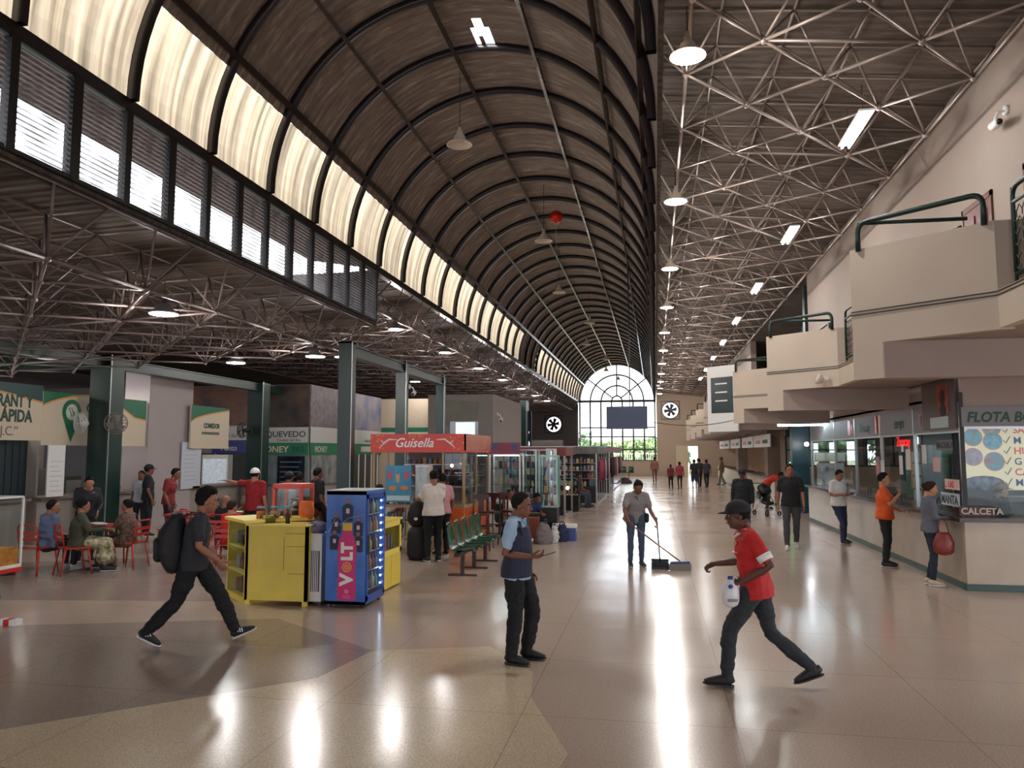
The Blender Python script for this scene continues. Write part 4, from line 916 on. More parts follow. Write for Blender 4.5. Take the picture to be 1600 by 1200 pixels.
def sit(**k):
    d = dict(pel=(0,0,.50), wai=(0,.0,.64), che=(0,.02,.84), nek=(0,.03,.99), hed=(0,.06,1.15), shR=(.175,.03,.955), elR=(.22,.06,.68), wrR=(.16,.28,.62),
        hpR=(.09,.04,.47), knR=(.13,.44,.49), anR=(.13,.42,.09), shL=(-.175,.03,.955), elL=(-.22,.06,.68), wrL=(-.16,.28,.62), hpL=(-.09,.04,.47), knL=(-.13,.44,.49), anL=(-.13,.42,.09), haR=(-.2,1,-.1), haL=(.2,1,-.1), pnR=(0,0,-1), pnL=(0,0,-1))
    e = dict(STAND); e.update(d); e.update(k); return e
HAIRS = {'black':(26,22,22),'brown':(52,36,28),'grey':(110,104,100)}
SKINS = {'a':(150,98,72),'b':(124,78,56),'c':(96,60,44),'d':(172,120,92)}
def V(p, s=1): return Vector(p)*s
def hand(body, fin, w, d, pn, side, s, curl, det):
    w = V(w); d = V(d).normalized(); pn = V(pn); pn = (pn - d*pn.dot(d)).normalized(); sd = d.cross(pn)*(1 if side=='R' else -1)
    # sd points to the thumb side
    body.cap([w-d*.01*s, w+d*.05*s, w+d*.085*s], [(.026*s,.018*s),(.037*s,.017*s),(.038*s,.014*s)], 10, right=sd)
    if not det:
        fin.tube([w+d*.08*s, w+d*.12*s+pn*.015*s, w+d*.15*s+pn*.04*s],[(.034*s,.011*s),(.033*s,.010*s),(.02*s,.007*s)],8,right=sd); return
    for i,(o,l) in enumerate(((.028,.072),(.0095,.080),(-.0095,.074),(-.028,.058))):
        c = curl*(1+.12*i); p = w+d*.088*s+sd*o*s; a = .0; pts=[p-d*.01*s]; fd = (d+sd*o*2.2).normalized()
        q = p
        for seg in (.42,.32,.26):
            a += c; q = q+(fd*math.cos(a)+pn*math.sin(a))*l*seg*s; pts.append(q)
        fin.cap(pts, [.0092*s,.0088*s,.008*s,.0068*s], 7)
    q = w+d*.02*s+sd*.026*s; pts=[q, q+(d*.6+sd*.75+pn*.25).normalized()*.04*s, q+(d*.6+sd*.75+pn*.25).normalized()*.04*s+(d*.85+sd*.25+pn*.45*(.5+curl)).normalized()*.035*s]
    pts.append(pts[-1]+(d*.8+pn*.6*(curl+.2)).normalized()*.018*s); fin.cap(pts,[.013*s,.0115*s,.010*s,.008*s],7)
def person(label, x, y, rz, H=1.66, P=None, shirt=(200,200,200), pants=(30,32,40), hair='black', hs='short', skin='a', shoes=(24,24,26), sole=(200,200,200), det=0,
           sleeve='short', legs='trousers', skirt=None, cap=None, fat=1.05, extra=None, group=None, hat_dir=1, shirtm=None, sizes=None):
    P = P or STAND; s = H/1.70; hs_ = 1.07; P = dict(P); P['hed'] = tuple(a_*.88+b_*.12 for a_,b_ in zip(P['hed'],P['nek']))
    T = thing('person', label, 'person', (x,y,0), rz, group)
    vox = (.024,.014,.0075)[det]*(1 if det else 1); cv = (.03,.018,.011)[det]; WR = (0,.008,.010)[det]
    J = {k:(V(v,s) if isinstance(v,tuple) and len(v)==3 and k[:2] not in ('to','ha','pn') else v) for k,v in P.items()}
    ms = mat('skin_'+skin, SKINS[skin], .5, noise=.12, nscale=12); mh = mat('hair_'+hair, HAIRS[hair], .8, bump=.8, bscale=110, spec=.2)
    R_sh = (J['shR']-J['shL']).normalized(); R_hp = (J['hpR']-J['hpL']).normalized()
    b = MB(); fin = MB()
    nk = J['nek']; hd = J['hed']
    Hm = Matrix.Rotation(P['hy'],3,'Z') @ Matrix.Rotation(P['hr'],3,'Y') @ Matrix.Rotation(P['hp'],3,'X')
    Hm4 = Hm.to_4x4()
    def h(px,py,pz): return hd + Hm@Vector((px*s*hs_,py*s*hs_,pz*s*hs_))
    # trunk
    tm = (J['che']*.4+nk*.6)
    f = fat
    b.cap([J['pel'],J['wai'],J['che'],tm,nk],[(.15*s*f,.10*s*f),(.125*s*f,.09*s*f),(.155*s*f,.105*s*f),(.15*s,.08*s),(.055*s,.055*s)],14,right=tuple((R_sh+R_hp).normalized()))
    b.cap([nk+(J['che']-nk)*.15, (nk+hd)/2+Hm@Vector((0,-.02*s,0)), h(0,-.02,-.05)],[(.062*s,.061*s)]*3,10)
    for q_ in 'RL': b.cap([nk+(hd-nk)*.15, nk.lerp(J['sh'+q_],.55)+Vector((0,0,.012*s)), J['sh'+q_]],[.05*s,.048*s,.045*s],10)
    # head
    b.ball(h(0,-.008,.028),(.078*s,.100*s,.092*s),18,12,Hm4); b.ball(h(0,.018,-.038),(.062*s,.075*s,.083*s),16,10,Hm4); b.ball(h(0,.052,-.088),(.027*s,.026*s,.022*s),10,7,Hm4)
    if det:
        b.tube([h(0,.078,.018),h(0,.096,-.012),h(0,.100,-.026)],[.008*s,.0135*s,.016*s],8); b.ball(h(0,.092,-.024),(.017*s,.014*s,.010*s),8,6,Hm4)
        b.ball(h(0,.080,-.056),(.024*s,.012*s,.011*s),10,6,Hm4); b.ball(h(0,.076,.028),(.05*s,.014*s,.010*s),10,6,Hm4)
        for q in (-1,1): b.ball(h(q*.036,.058,-.012),(.022*s,.02*s,.018*s),8,6,Hm4)
    for q in (-1,1): b.ball(h(q*.075,-.008,-.012),(.010*s,.019*s,.030*s),8,6,Hm4)
    for S_ in 'RL':
        sh,el,wr = J['sh'+S_],J['el'+S_],J['wr'+S_]
        b.cap([sh,sh.lerp(el,.4),el,el.lerp(wr,.3),wr],[.052*s,.047*s,.038*s,.039*s,.026*s],10)
        hand(b, fin, wr, P['ha'+S_], P['pn'+S_], S_, s, P['curl'], det>0 or H<0)
        hp,kn,an = J['hp'+S_],J['kn'+S_],J['an'+S_]
        b.cap([hp,kn,kn.lerp(an,.35),an],[.080*s*f,.046*s,.044*s,.031*s],10)
    bm_ = remesh(b, vox, 2 if det else 1); bm_.add(fin.v, fin.f)
    bo = bm_.build('body', ms, T, True)
    # eyes, mouth, brows
    if det:
        ew = mat('eye_white',(222,214,206),.2); ed = mat('eye_dark',(24,16,12),.2); ml = mat('lip_'+skin,tuple(int(c*.78) if i else min(255,int(c*.95)) for i,c in enumerate(SKINS[skin])),.45)
        for q in (-1,1):
            mb = MB(); mb.ball(h(q*.030,.0775,.006),(.0110*s,.007*s,.0058*s),10,6,Hm4); mb.cur=1; mb.ball(h(q*.030,.0825,.006),(.0058*s,.0042*s,.0056*s),8,6,Hm4); mb.build('eye',[ew,ed],T,True)
            mb = MB(); mb.tube([h(q*.014,.092,.026),h(q*.032,.090,.031),h(q*.050,.076,.024)],[.003*s,.0042*s,.0025*s],6); mb.build('eyebrow', mh, T, True)
        mb = MB(); mb.tube([h(-.022,.083,-.057),h(-.008,.0925,-.054),h(0,.092,-.056),h(.008,.0925,-.054),h(.022,.083,-.057)],[.002*s,.0045*s,.005*s,.0045*s,.002*s],6); mb.build('mouth', ml, T, True)
    # hair
    if hs != 'bald':
        mb = MB(); nb = MB(); nb.ball((0,0,0),1,20 if det else 12,14 if det else 8); rr = random.Random(int(abs(x*31+y*17)))
        vs = []
        for (vx,vy,vz) in nb.v:
            # face region pushed inside the skull
            front = vy > .38 and vz < .36 - .15*abs(vx); low = vz < (-.75 if vy < -.25 else -.75+(vy+.25)*1.55)
            k = 1.0 + ((rr.random()-.5)*.07 if det else 0)
            if hs in ('curly',): k += .16 + (rr.random()-.5)*.12 + max(0,vz)*.16
            if front or low: k = .80
            vs.append(h(vx*.083*k, -.010+vy*.103*k, .032+vz*.100*k))
        mb.add(vs, nb.f)
        if hs == 'bun': mb.ball(h(0,-.105,.05),(.045*s,.04*s,.045*s),10,8,Hm4)
        if hs in ('long','pony'):
            w_ = .075 if hs=='long' else .03
            mb.cap([h(0,-.07,.02),h(0,-.10,-.06),h(0,-.105,-.17),h(0,-.09,-.26)],[(w_*s,.035*s),(w_*s,.03*s),(w_*.95*s,.028*s),(w_*.6*s,.02*s)],12,right=tuple(Hm@Vector((1,0,0))))
        if det and hs in ('short','curly','bun'): mb = remesh(mb, .008, 1, .5, .009 if hs=='curly' else .004)
        mb.build('hair', mh, T, True)
    if cap:
        mc = mat('cap_%d_%d_%d'%cap, cap, .8, bump=.2, bscale=90)
        mb = MB(); nb = MB(); nb.ball((0,0,0),1,20,12); vs=[]
        for (vx,vy,vz) in nb.v:
            k = 1.0 if vz > -.02 else .82
            vs.append(h(vx*.090*k, -.008+vy*.110*k, .040+vz*.098*k))
        mb.add(vs, nb.f); mb.build('cap_crown', mc, T, True)
        hd_ = hat_dir; mb = MB(); vs=[]; n=9
        for lay in (0,-.006):
            for i in range(n):
                a = math.radians(25+130*i/(n-1)); r0 = 1; vs.append(h(math.cos(a)*.083, (math.sin(a)*.10-.008)*hd_, .045+lay))
            for i in range(n):
                a = math.radians(25+130*i/(n-1)); vs.append(h(math.cos(a)*.078, (math.sin(a)*.10+.062*math.sin(a))*hd_, .030+lay))
        fs = [(i,i+1,n+i+1,n+i) for i in range(n-1)]+[(2*n+i,3*n+i,3*n+i+1,2*n+i+1) for i in range(n-1)]+[(n+i,n+i+1,3*n+i+1,3*n+i) for i in range(n-1)]
        mb.add(vs,fs); mb.build('cap_brim', mc, T, True)
    # trousers / skirt
    R_h = tuple(R_hp)
    mp_ = mat('cloth_%d_%d_%d'%pants, pants, .85, bump=.5, bscale=14, noise=.25, nscale=9)
    if legs in ('trousers','tight','shorts','wide'):
        g = {'trousers':1.0,'tight':.86,'shorts':1.1,'wide':1.18}[legs]
        mb = MB(); up = (J['wai']-J['pel']); 
        mb.cap([J['pel']-up*.25,J['pel'],J['pel']+up*.45],[(.150*s*f,.112*s*f),(.163*s*f,.118*s*f),(.145*s*f,.106*s*f)],14,right=R_h)
        for S_ in 'RL':
            hp,kn,an = J['hp'+S_],J['kn'+S_],J['an'+S_]
            if legs=='shorts': mb.cap([hp,hp.lerp(kn,.5),kn+(kn-hp)*.02],[.098*s*f,.09*s*g,.078*s*g],10)
            else: mb.cap([hp,hp.lerp(kn,.5),kn,kn.lerp(an,.35),kn.lerp(an,.95)],[.100*s*f,.086*s*g*(.5+.5*f),.068*s*g,.068*s*g,.052*s*g],12)
        remesh(mb, cv, 2, .5, WR).build('trousers' if legs!='shorts' else 'shorts', mp_, T, True)
    else:
        mk = skirt[0]; mb = MB()
        ka = (J['knR']+J['knL'])/2; aa = (J['anR']+J['anL'])/2; sitq = ka.z > J['pel'].z-.15*s
        if sitq:
            mb.cap([J['pel']+V((0,0,.05*s)),J['pel'],ka,],[(.16*s,.12*s),(.19*s,.13*s),(.20*s,.11*s)],14,right=R_h)
            mb.cap([ka+V((0,0,.0)),ka.lerp(aa,.5),ka.lerp(aa,skirt[1])],[(.17*s,.10*s),(.20*s,.14*s),(.23*s,.17*s)],14,right=R_h)
        else: mb.cap([J['pel']+V((0,0,.1*s)),J['pel'],ka,ka.lerp(aa,skirt[1])],[(.13*s,.10*s),(.17*s,.13*s),(.19*s,.17*s),(.21*s,.2*s)],16,right=R_h)
        remesh(mb, cv, 2, .5, WR).build('skirt', mk, T, True)
    # shirt
    msh = shirtm or mat('cloth_%d_%d_%d'%shirt, shirt, .85, bump=.45, bscale=12, noise=.12, nscale=8)
    mb = MB(); dn = (J['pel']-J['wai'])
    mb.tube([J['pel']+dn*(.42 if J['knR'].z>J['pel'].z-.15*s else .66),J['pel'],J['wai'],J['che'],tm,nk+(J['che']-nk)*.22,nk+(J['che']-nk)*-.02],[(.200*s*f,.142*s*f),(.193*s*f,.137*s*f),(.166*s*f,.122*s*f),(.184*s*f,.130*s*f),(.170*s,.100*s),(.10*s,.078*s),(.070*s,.066*s)],16,right=tuple((R_sh+R_hp).normalized()))
    for q_ in 'RL': mb.cap([nk+(J['che']-nk)*.12, nk.lerp(J['sh'+q_],.55)+Vector((0,0,.006*s)), J['sh'+q_]],[.062*s,.062*s,.062*s],10)
    for S_ in 'RL':
        sh,el,wr = J['sh'+S_],J['el'+S_],J['wr'+S_]
        if sleeve=='short': mb.cap([sh,sh.lerp(el,.35),sh.lerp(el,.68)],[.066*s,.062*s,.060*s],12)
        elif sleeve=='long': mb.cap([sh,el,el.lerp(wr,.92)],[.066*s,.053*s,.038*s],12)
        elif sleeve=='none': mb.ball(sh,.058*s,10,8)
    remesh(mb, cv, 2, .5, WR).build('shirt', msh, T, True)
    # shoes
    mo = mat('shoe_%d_%d_%d'%shoes, shoes, .6); mso = mat('sole_%d_%d_%d'%sole, sole, .7)
    for S_ in 'RL':
        an = J['an'+S_]; d = V(P['to'+S_]).normalized(); side = d.cross(Vector((0,0,1))).normalized(); up = side.cross(d).normalized()
        hl = an - d*.055*s - up*.045*s; 
        mb = MB(); mb.tube([hl+up*.005*s, hl+d*.012*s+up*.02*s, hl+d*.07*s+up*.026*s, hl+d*.14*s+up*.016*s, hl+d*.21*s+up*.002*s, hl+d*.25*s-up*.004*s],[(.018*s,.02*s),(.036*s,.045*s),(.040*s,.050*s),(.045*s,.036*s),(.042*s,.026*s),(.02*s,.014*s)],12,right=tuple(side))
        mb.cap([an-up*.01*s, an+up*.015*s],[.042*s,.040*s],10,right=tuple(side))
        so = mb.build('shoe', mo, T, True)
        if det or sole!=(200,200,200):
            mb = MB(); mb.tube([hl-d*.008*s-up*.026*s,hl+d*.02*s-up*.026*s,hl+d*.08*s-up*.026*s,hl+d*.15*s-up*.026*s,hl+d*.22*s-up*.024*s,hl+d*.262*s-up*.018*s],[(.02*s,.010*s),(.038*s,.013*s),(.040*s,.013*s),(.047*s,.013*s),(.040*s,.012*s),(.016*s,.008*s)],12,right=tuple(side))
            mb.build('sole', mso, so, True)
    return T, J, s, h
def drop_feet(T):    # rest a figure on the floor
    lo = 9
    for c in T.children:
        for cc in (c,)+tuple(c.children):
            if cc.type=='MESH' and cc.name.split('.')[0] in ('shoe','sole'): lo = min(lo, min(v.co.z for v in cc.data.vertices))
    if lo < 9: T.location.z = -lo+.002
# ================= OBJECTS =================
m_yel = mat('yellow_paint',(234,208,84),.45,noise=.14,nscale=3); m_yel2 = mat('yellow_trim',(240,216,104),.45)
m_rchair = mat('red_enamel',(172,46,32),.4); m_orange = mat('orange_red_frame',(214,74,56),.4)
m_steel = mat('steel',(170,170,170),.25,metal=1)
def glassbox(mb,x0,x1,y0,y1,z0,z1,t=.004):
    mb.box(x0,x1,y0,y0+t,z0,z1).box(x0,x1,y1-t,y1,z0,z1).box(x0,x0+t,y0+t,y1-t,z0,z1).box(x1-t,x1,y0+t,y1-t,z0,z1); return mb
def edges(mb,x0,x1,y0,y1,z0,z1,r):
    for x in (x0,x1):
        for y in (y0,y1): mb.box(x-r,x+r,y-r,y+r,z0,z1)
    for z in (z0,z1):
        for y in (y0,y1): mb.box(x0,x1,y-r,y+r,z-r,z+r)
        for x in (x0,x1): mb.box(x-r,x+r,y0,y1,z-r,z+r)
    return mb
# ---- goods: small boxes, bottles and packets as things of their own
GC = [(150,62,60),(176,140,70),(64,92,130),(190,188,182),(84,122,92),(176,118,136),(118,84,66),(92,86,108),(184,172,130),(44,46,60),(160,104,74),(112,148,156)]
CN = ['red','amber','blue','white','green','pink','brown','violet','pale yellow','navy','orange','turquoise']
def good(kind, x,y,z,col,label,grp,w=.07,h=.12,rz=0):
    m = mat('pack_%d_%d_%d'%col,col,.4)
    if kind=='box': o = MB().box(-w/2,w/2,-w*.35,w*.35,0,h).build('packet',m)
    elif kind=='bottle': o = MB().lathe([(0,0),(w*.45,0),(w*.45,h*.6),(w*.16,h*.78),(w*.16,h),(0,h)],n=10).build('bottle',m,None,True)
    elif kind=='toy': o = MB().ball((0,0,h*.38),(w*.45,w*.4,h*.38),8,6).ball((0,0,h*.84),w*.3,8,6).build('toy',m,None,True)
    elif kind=='ball': o = MB().ball((0,0,w*.5),w*.5,10,7).build('ball',m,None,True)
    elif kind=='bag': o = MB().cap([(0,0,.0),(0,0,h*.5),(0,0,h)],[(w*.5,w*.2),(w*.55,w*.28),(w*.45,w*.08)],8,right=(1,0,0)).build('packet',m,None,True)
    o.location = (x,y,z); o.rotation_euler = (0,0,rz); return tag(o,label,kind if kind not in('box','bag') else 'packet',grp)
def stock(x0,x1,y0,y1,zs,place,seed,dens=.13,kinds=('box','bottle','bag','toy'),hmax=.2,yrow=None):
    rr = random.Random(seed); cnt = {}
    ords = ['first','second','third','fourth','fifth','sixth','seventh','eighth','ninth','tenth','eleventh','twelfth','thirteenth','fourteenth','fifteenth','sixteenth','seventeenth','eighteenth']
    lev = {1:[''],2:['lower row','upper row'],3:['bottom row','middle row','top row'],4:['lowest row','second row','third row','top row'],5:['lowest row','second lowest row','middle row','second highest row','highest row']}
    for zi,z in enumerate(zs):
        L_ = math.hypot(x1-x0,y1-y0); n = int(L_/dens)
        for i in range(n):
            u_ = (i+.5)/n; k = kinds[rr.randrange(len(kinds))]; c = GC[rr.randrange(len(GC))]
            nm = {'box':'packets','bottle':'bottles','bag':'snack bags','toy':'small toys','ball':'balls'}[k]
            good(k, x0+(x1-x0)*u_, y0+(y1-y0)*u_, z, c, CN[GC.index(c)]+' '+nm[:-1].replace('balle','ball')+' '+place+', '+ords[min(i,17)]+' in the '+(lev[len(zs)][zi] or 'row'), nm+' '+place, dens*.72, hmax*(.6+.4*rr.random()))
# ---- red metal chairs
def make_chair():
    T = thing('metal_chair','x','chair')
    MB().prism([(-.19,-.19),(.19,-.19),(.21,.21),(-.21,.21)],.435,.455).build('seat',m_rchair,T)
    mb = MB(); mb.tube([(-.18,-.19,.44),(-.19,-.23,.66),(-.18,-.25,.80),(-.14,-.26,.84),(.14,-.26,.84),(.18,-.25,.80),(.19,-.23,.66),(.18,-.19,.44)],.014,8); mb.build('back_frame',m_rchair,T,True)
    for z,w in ((.60,.05),(.70,.055)): MB().box(-.18,.18,-.245-.02*(z-.6)*5,-.235-.02*(z-.6)*5,z-w/2,z+w/2).build('back_slat',m_rchair,T)
    for a,b in ((-1,-1),(1,-1),(-1,1),(1,1)): MB().tube([(a*.17,b*.17,.44),(a*.21,b*.24,0)],[(.022,.016),(.014,.010)],8).build('leg',m_rchair,T,True)
    return T
c0 = make_chair(); first = True
chairs = [(-10.28,11.5,.0,'red metal chair under the man in the blue grey shirt'),(-9.66,11.58,-.6,'red metal chair under the woman in the olive cardigan'),(-9.22,12.42,1.55,'red metal chair under the woman in the floral dress'),
 (-9.9,14.6,2.6,'empty red chair nearest behind the floral-dress table'),(-9.35,14.2,-2.4,'empty red chair turned to the right beside the nearest empty one'),(-10.3,16.7,-2.0,'red chair under the person in dark grey T-shirt'),(-10.0,17.9,2.9,'red chair under the person in tan top'),
 (-8.37,14.0,.2,'red chair under the bald seated person'),(-7.35,12.5,.3,'red chair under the child in the red T-shirt'),(-8.9,15.4,-.6,'empty red chair beside the long red table'),(-8.2,16.9,2.2,'empty red chair behind the man in the red polo'),(-5.95,14.7,2.8,'red chair under the woman in the orange tan top'),(-7.1,19.4,3.0,'red chair under the person in the dark cap'),(-6.25,17.7,3.0,'red chair under the person left of the kiosk'),(-7.6,22.0,3.2,'red chair under the person far behind the kiosk')]
for x,y,rz,l in chairs:
    c = c0 if first else copy_tree(c0); first = False; c.location=(x,y,0); c.rotation_euler=(0,0,rz); c['label']=l; c['group']='red metal chairs of the food court'
def make_table(x,y,w,d,rz,label):
    T = thing('food_table',label,'table',(x,y,0),rz,'red tables of the food court')
    MB().box(-w/2,w/2,-d/2,d/2,.70,.73).build('table_top',m_rchair,T)
    for a in (-1,1):
        for b in (-1,1): MB().rod((a*(w/2-.06),b*(d/2-.06),.70),(a*(w/2-.04),b*(d/2-.04),0),.016,6).build('leg',m_rchair,T,True)
make_table(-9.95,12.55,.7,.7,.2,'small red table between the seated women'); make_table(-9.6,15.3,1.5,.7,.3,'long red table with a pale cloth and cups'); make_table(-8.0,18.3,1.2,.7,.1,'red table far behind the man in red polo'); make_table(-7.2,21.0,1.2,.7,.1,'red table near the QUEVEDO corner')
for i,(x,y) in enumerate(((-9.9,12.5),(-10.1,12.65),(-9.3,15.4),(-9.8,15.3),(-9.0,15.6))):
    o=MB().lathe([(0,0),(.08,.0),(.12,.02),(.115,.025),(.07,.008),(0,.008)],n=14).build('plate',m_white,None,True,(x,y,.732)); tag(o,['plate nearer the floral-dress woman','plate nearer the seated man','plate in the middle of the long red table','plate at the left of the long red table','plate at the right of the long red table'][i],'plate')
cup(-9.45,15.2,.73,m_white,'white cup on the long red table')
o=MB().ball((0,0,.06),(.2,.14,.06),12,7).build('plastic_bag',mat('lilac_bag',(196,190,206),.4),None,True,(-9.15,15.2,.73)); tag(o,'crumpled lilac bag on the long red table','bag')
tag(MB().box(-.16,.16,-.1,.1,0,.16).ball((.1,.05,.2),.06).build('gloves_and_bag',mat('black_bag_cloth',(30,30,34),.7),None,False,(-10.75,11.3,0)),'black bag on the floor beside the seated man in blue grey','bag')
# ---- yellow counter
T = thing('yellow_counter','worn yellow wooden counter with jars on top beside the drinks fridge','counter',(-5.49,9.76,0))
MB().box(0,.90,0,.04,.06,1.05).box(.86,.90,0,.5,.06,1.05).box(0,.04,0,1.3,.06,1.05).build('front_panel',m_yel,T)
MB().box(.0,.08,-.005,.05,0,.06).build('foot',m_yel,T); MB().box(.84,.9,-.005,.05,0,.06).build('foot',m_yel,T); MB().box(.84,.9,.44,.5,0,.06).build('foot',m_yel,T)
mb = MB().box(.58,.88,-.003,.0,.95,.956).box(.60,.88,-.003,.0,.78,.785).box(.62,.88,-.003,.0,.42,.425).box(.56,.565,-.003,.0,.46,.9).build('scratch_line',mat('scratch_brown',(110,90,40),.7),T)
MB().box(0,.92,-.02,.42,1.05,1.07).build('top',m_yel2,T)
T2 = thing('shelf_counter','yellow shelf counter with open shelves forming the left end of the stall','counter',(-5.49,9.76,0), math.radians(136.4))
# local: x from the corner along the face, y into the body is negative
MB().box(0,.85,-.45,-.41,0,1.08).box(0,.04,-.45,0,0,1.08).box(.81,.85,-.45,0,0,1.08).box(.0,.85,-.45,0,0,.08).build('body',m_yel,T2)
for z in (.38,.72): MB().box(.04,.81,-.41,-.01,z,z+.025).build('shelf',m_yel2,T2)
MB().box(-.04,.89,-.48,.04,1.08,1.12).box(-.04,.40,-.95,-.48,1.08,1.12).build('top',m_yel2,T2)
MB().box(.04,.81,-.006,-.002,.08,1.05).build('pane',m_glass,T2)
M_ = T2.matrix_basis if False else (Matrix.Translation((-5.49,9.76,0))@Matrix.Rotation(math.radians(136.4),4,'Z'))
rr = random.Random(4)
for z in (.08,.405,.745):
    for i in range(6):
        p = M_@Vector((.13+i*.12,-.15,z)); gi = rr.randrange(12); good(('box','bottle','bag')[i%3],p.x,p.y,p.z,GC[gi],CN[gi]+' '+('packet','bottle','snack bag')[i%3]+' on the '+{.08:'bottom',.405:'middle',.745:'top'}[z]+' shelf of the yellow counter, number '+['one','two','three','four','five','six'][i]+' from corner',('packets','bottles','snack bags')[i%3]+' on the yellow shelf counter',.09,.16+.06*rr.random(),.8)
for i,(u_,v_,c) in enumerate(((.1,-.25,(206,120,60)),(.02,-.42,(214,150,90)),(-.0,-.6,(200,110,60)))):
    p = M_@Vector((u_+.08,v_,1.12)); t = thing('snack_jar',['jar of orange snacks with a teal lid, nearest the corner','second jar of orange snacks behind the first','third snack jar towards the popcorn machine'][i],'jar',tuple(p))
    MB().lathe([(0,.005),(.055,.005),(.055,.10),(0,.11)],n=14).build('contents',mat('snack_%d'%i,c,.7,bump=.6,bscale=60),t,True); MB().lathe([(.062,0),(.064,.12),(.05,.14)],n=16).build('glass',m_glass,t,True); MB().lathe([(0,.14),(.055,.14),(.055,.165),(0,.17)],n=14).build('lid',mat('teal_lid',(90,170,180),.4),t,True)
p = M_@Vector((-.0,-.85,1.12)); good('bag',p.x,p.y,p.z,(226,110,40),'orange crisp bag standing on the yellow counter top',None,.2,.22,.2)
# popcorn machine
T = thing('popcorn_machine','red framed popcorn machine with a glass case','popcorn machine',(-5.32,10.8,0))
MB().box(-.25,.25,-.25,.25,0,.96).build('pedestal',m_dark,T); edges(MB(),-.21,.21,-.19,.19,1.04,1.53,.022).box(-.23,.23,-.21,.21,1.53,1.58).box(-.23,-.06,-.21,.21,.96,1.04).build('frame',m_orange,T)
glassbox(MB(),-.2,.2,-.18,.18,1.06,1.52).build('pane',m_glass,T); MB().lathe([(0,1.22),(.08,1.22),(.1,1.34),(.07,1.36),(0,1.36)],(.05,.0,0)).build('kettle',m_steel,T,True); MB().box(-.05,.22,-.2,.2,.96,1.03).build('drawer',m_black,T)
T = thing('cooking_pot','steel pot on the yellow counter top','pot',(-5.28,10.0,1.07)); MB().lathe([(0,0),(.09,0),(.095,.11),(.1,.115),(.08,.11),(.08,.01),(0,.01)],n=18).build('pot_body',m_steel,T,True); MB().tube([(.09,0,.08),(.14,0,.09),(.14,.05,.09),(.09,.05,.08)],.007,6).build('handle',m_black,T,True)
good('bottle',-4.98,9.95,1.07,(40,36,34),'dark sauce bottle on the yellow counter top',None,.07,.2)
# white tower fan
T = thing('tower_fan','white slatted air cooler between the yellow counter and the fridge','air cooler',(-4.56,9.98,0)); MB().box(-.13,.13,-.12,.14,.05,.95).build('housing',m_white,T); MB().box(-.09,.10,-.135,-.12,.18,.72).build('grille',mat('grille_grey',(84,84,88),.5),T)
for i in range(7): MB().box(-.08+i*.026,-.07+i*.026,-.14,-.134,.18,.72).build('slat',m_white,T)
for a in (-1,1): MB().box(a*.1-.02,a*.1+.02,-.1,.12,0,.05).build('caster',m_black,T)
o=MB().ball((0,0,.07),(.16,.13,.09),14,8).build('folded_cloth',mat('plaid_cloth',(70,70,110),.8,ncol=(170,160,170),nscale=14),None,True,(-4.56,9.98,.95)); tag(o,'folded blue plaid cloth on the white air cooler','cloth')
# drinks fridge
m_fblue = mat('fridge_blue',(28,74,160),.3,ncol=(54,120,200),nscale=2.2); m_pinkb = mat('bottle_pink',(206,36,112),.35)
T = thing('drinks_fridge','blue drinks fridge printed with a pink VOLT bottle and lit glass door','fridge',(-4.32,9.74,0))
W_,D_,H_ = .55,.72,1.53
MB().box(0,W_,0,.03,.05,H_).box(0,.03,.03,D_,.05,H_).box(0,W_,D_-.03,D_,.05,H_).box(0,W_,0,D_,.05,.09).box(0,W_,0,D_,H_-.05,H_).build('cabinet',m_fblue,T)
MB().box(.0,W_,-.002,D_,H_,H_+.01).build('top_cover',mat('pale_top',(196,198,204),.4),T)
MB().box(.03,W_-.02,.03,.08,.09,H_-.05).build('inner_wall',m_white,T)
for z in (.2,.45,.7,.95,1.2): MB().box(.05,W_-.04,.06,D_-.05,z,z+.012).build('shelf',m_alu,T)
MB().box(W_-.01,W_+.012,.03,.09,.09,H_-.05).box(W_-.01,W_+.012,D_-.06,D_,.09,H_-.05).box(W_-.01,W_+.012,.03,D_,H_-.1,H_-.04).box(W_-.01,W_+.012,.03,D_,.06,.16).build('door_frame',mat('door_blue',(36,70,150),.3),T)
MB().box(W_-.002,W_+.002,.09,D_-.06,.16,H_-.1).build('pane',m_glass,T); MB().box(W_+.012,W_+.04,.04,.06,.7,.95).build('handle',m_black,T)
for i in range(12): MB().ball((W_-.015,D_-.10,.24+i*.103),.013,8,6).build('led',mat('led_cool',(220,235,255),.5,emit=14),T,True)
for a in (.06,.5):
    for b in (.06,.66): MB().lathe([(0,0),(.02,0),(.02,.05),(0,.05)],(a,b,0),8).build('foot',m_black,T)
for sx,c in ((.20,(44,40,60)),): pass
def flat(mb,pts,y): mb.add([(p[0],y,p[1]) for p in pts],[tuple(range(len(pts)))])
mb = MB(); L_ = [(0,.055,),]; prof=[(.10,.10),(.125,.13),(.13,.30),(.118,.45),(.125,.60),(.135,.75),(.115,.88),(.075,.96),(.060,1.02)]; cx=.30
pts=[(cx+w,z) for w,z in prof]+[(cx-w,z) for w,z in prof[::-1]]; flat(mb,pts,-.004); mb.build('bottle_print',m_pinkb,T)
MB().box(cx-.065,cx+.065,-.006,-.003,1.01,1.11).build('cap_print',mat('cap_yellow',(222,178,40),.4),T)
mvl = mat('volt_white',(240,232,232),.4)
text('V',.24,(cx+.075,-.006,.30),(PI/2,-PI/2,0),mvl,T,bold=.012,ext=.001); text('LT',.21,(cx+.07,-.006,.62),(PI/2,-PI/2,0),mvl,T,bold=.012,ext=.001)
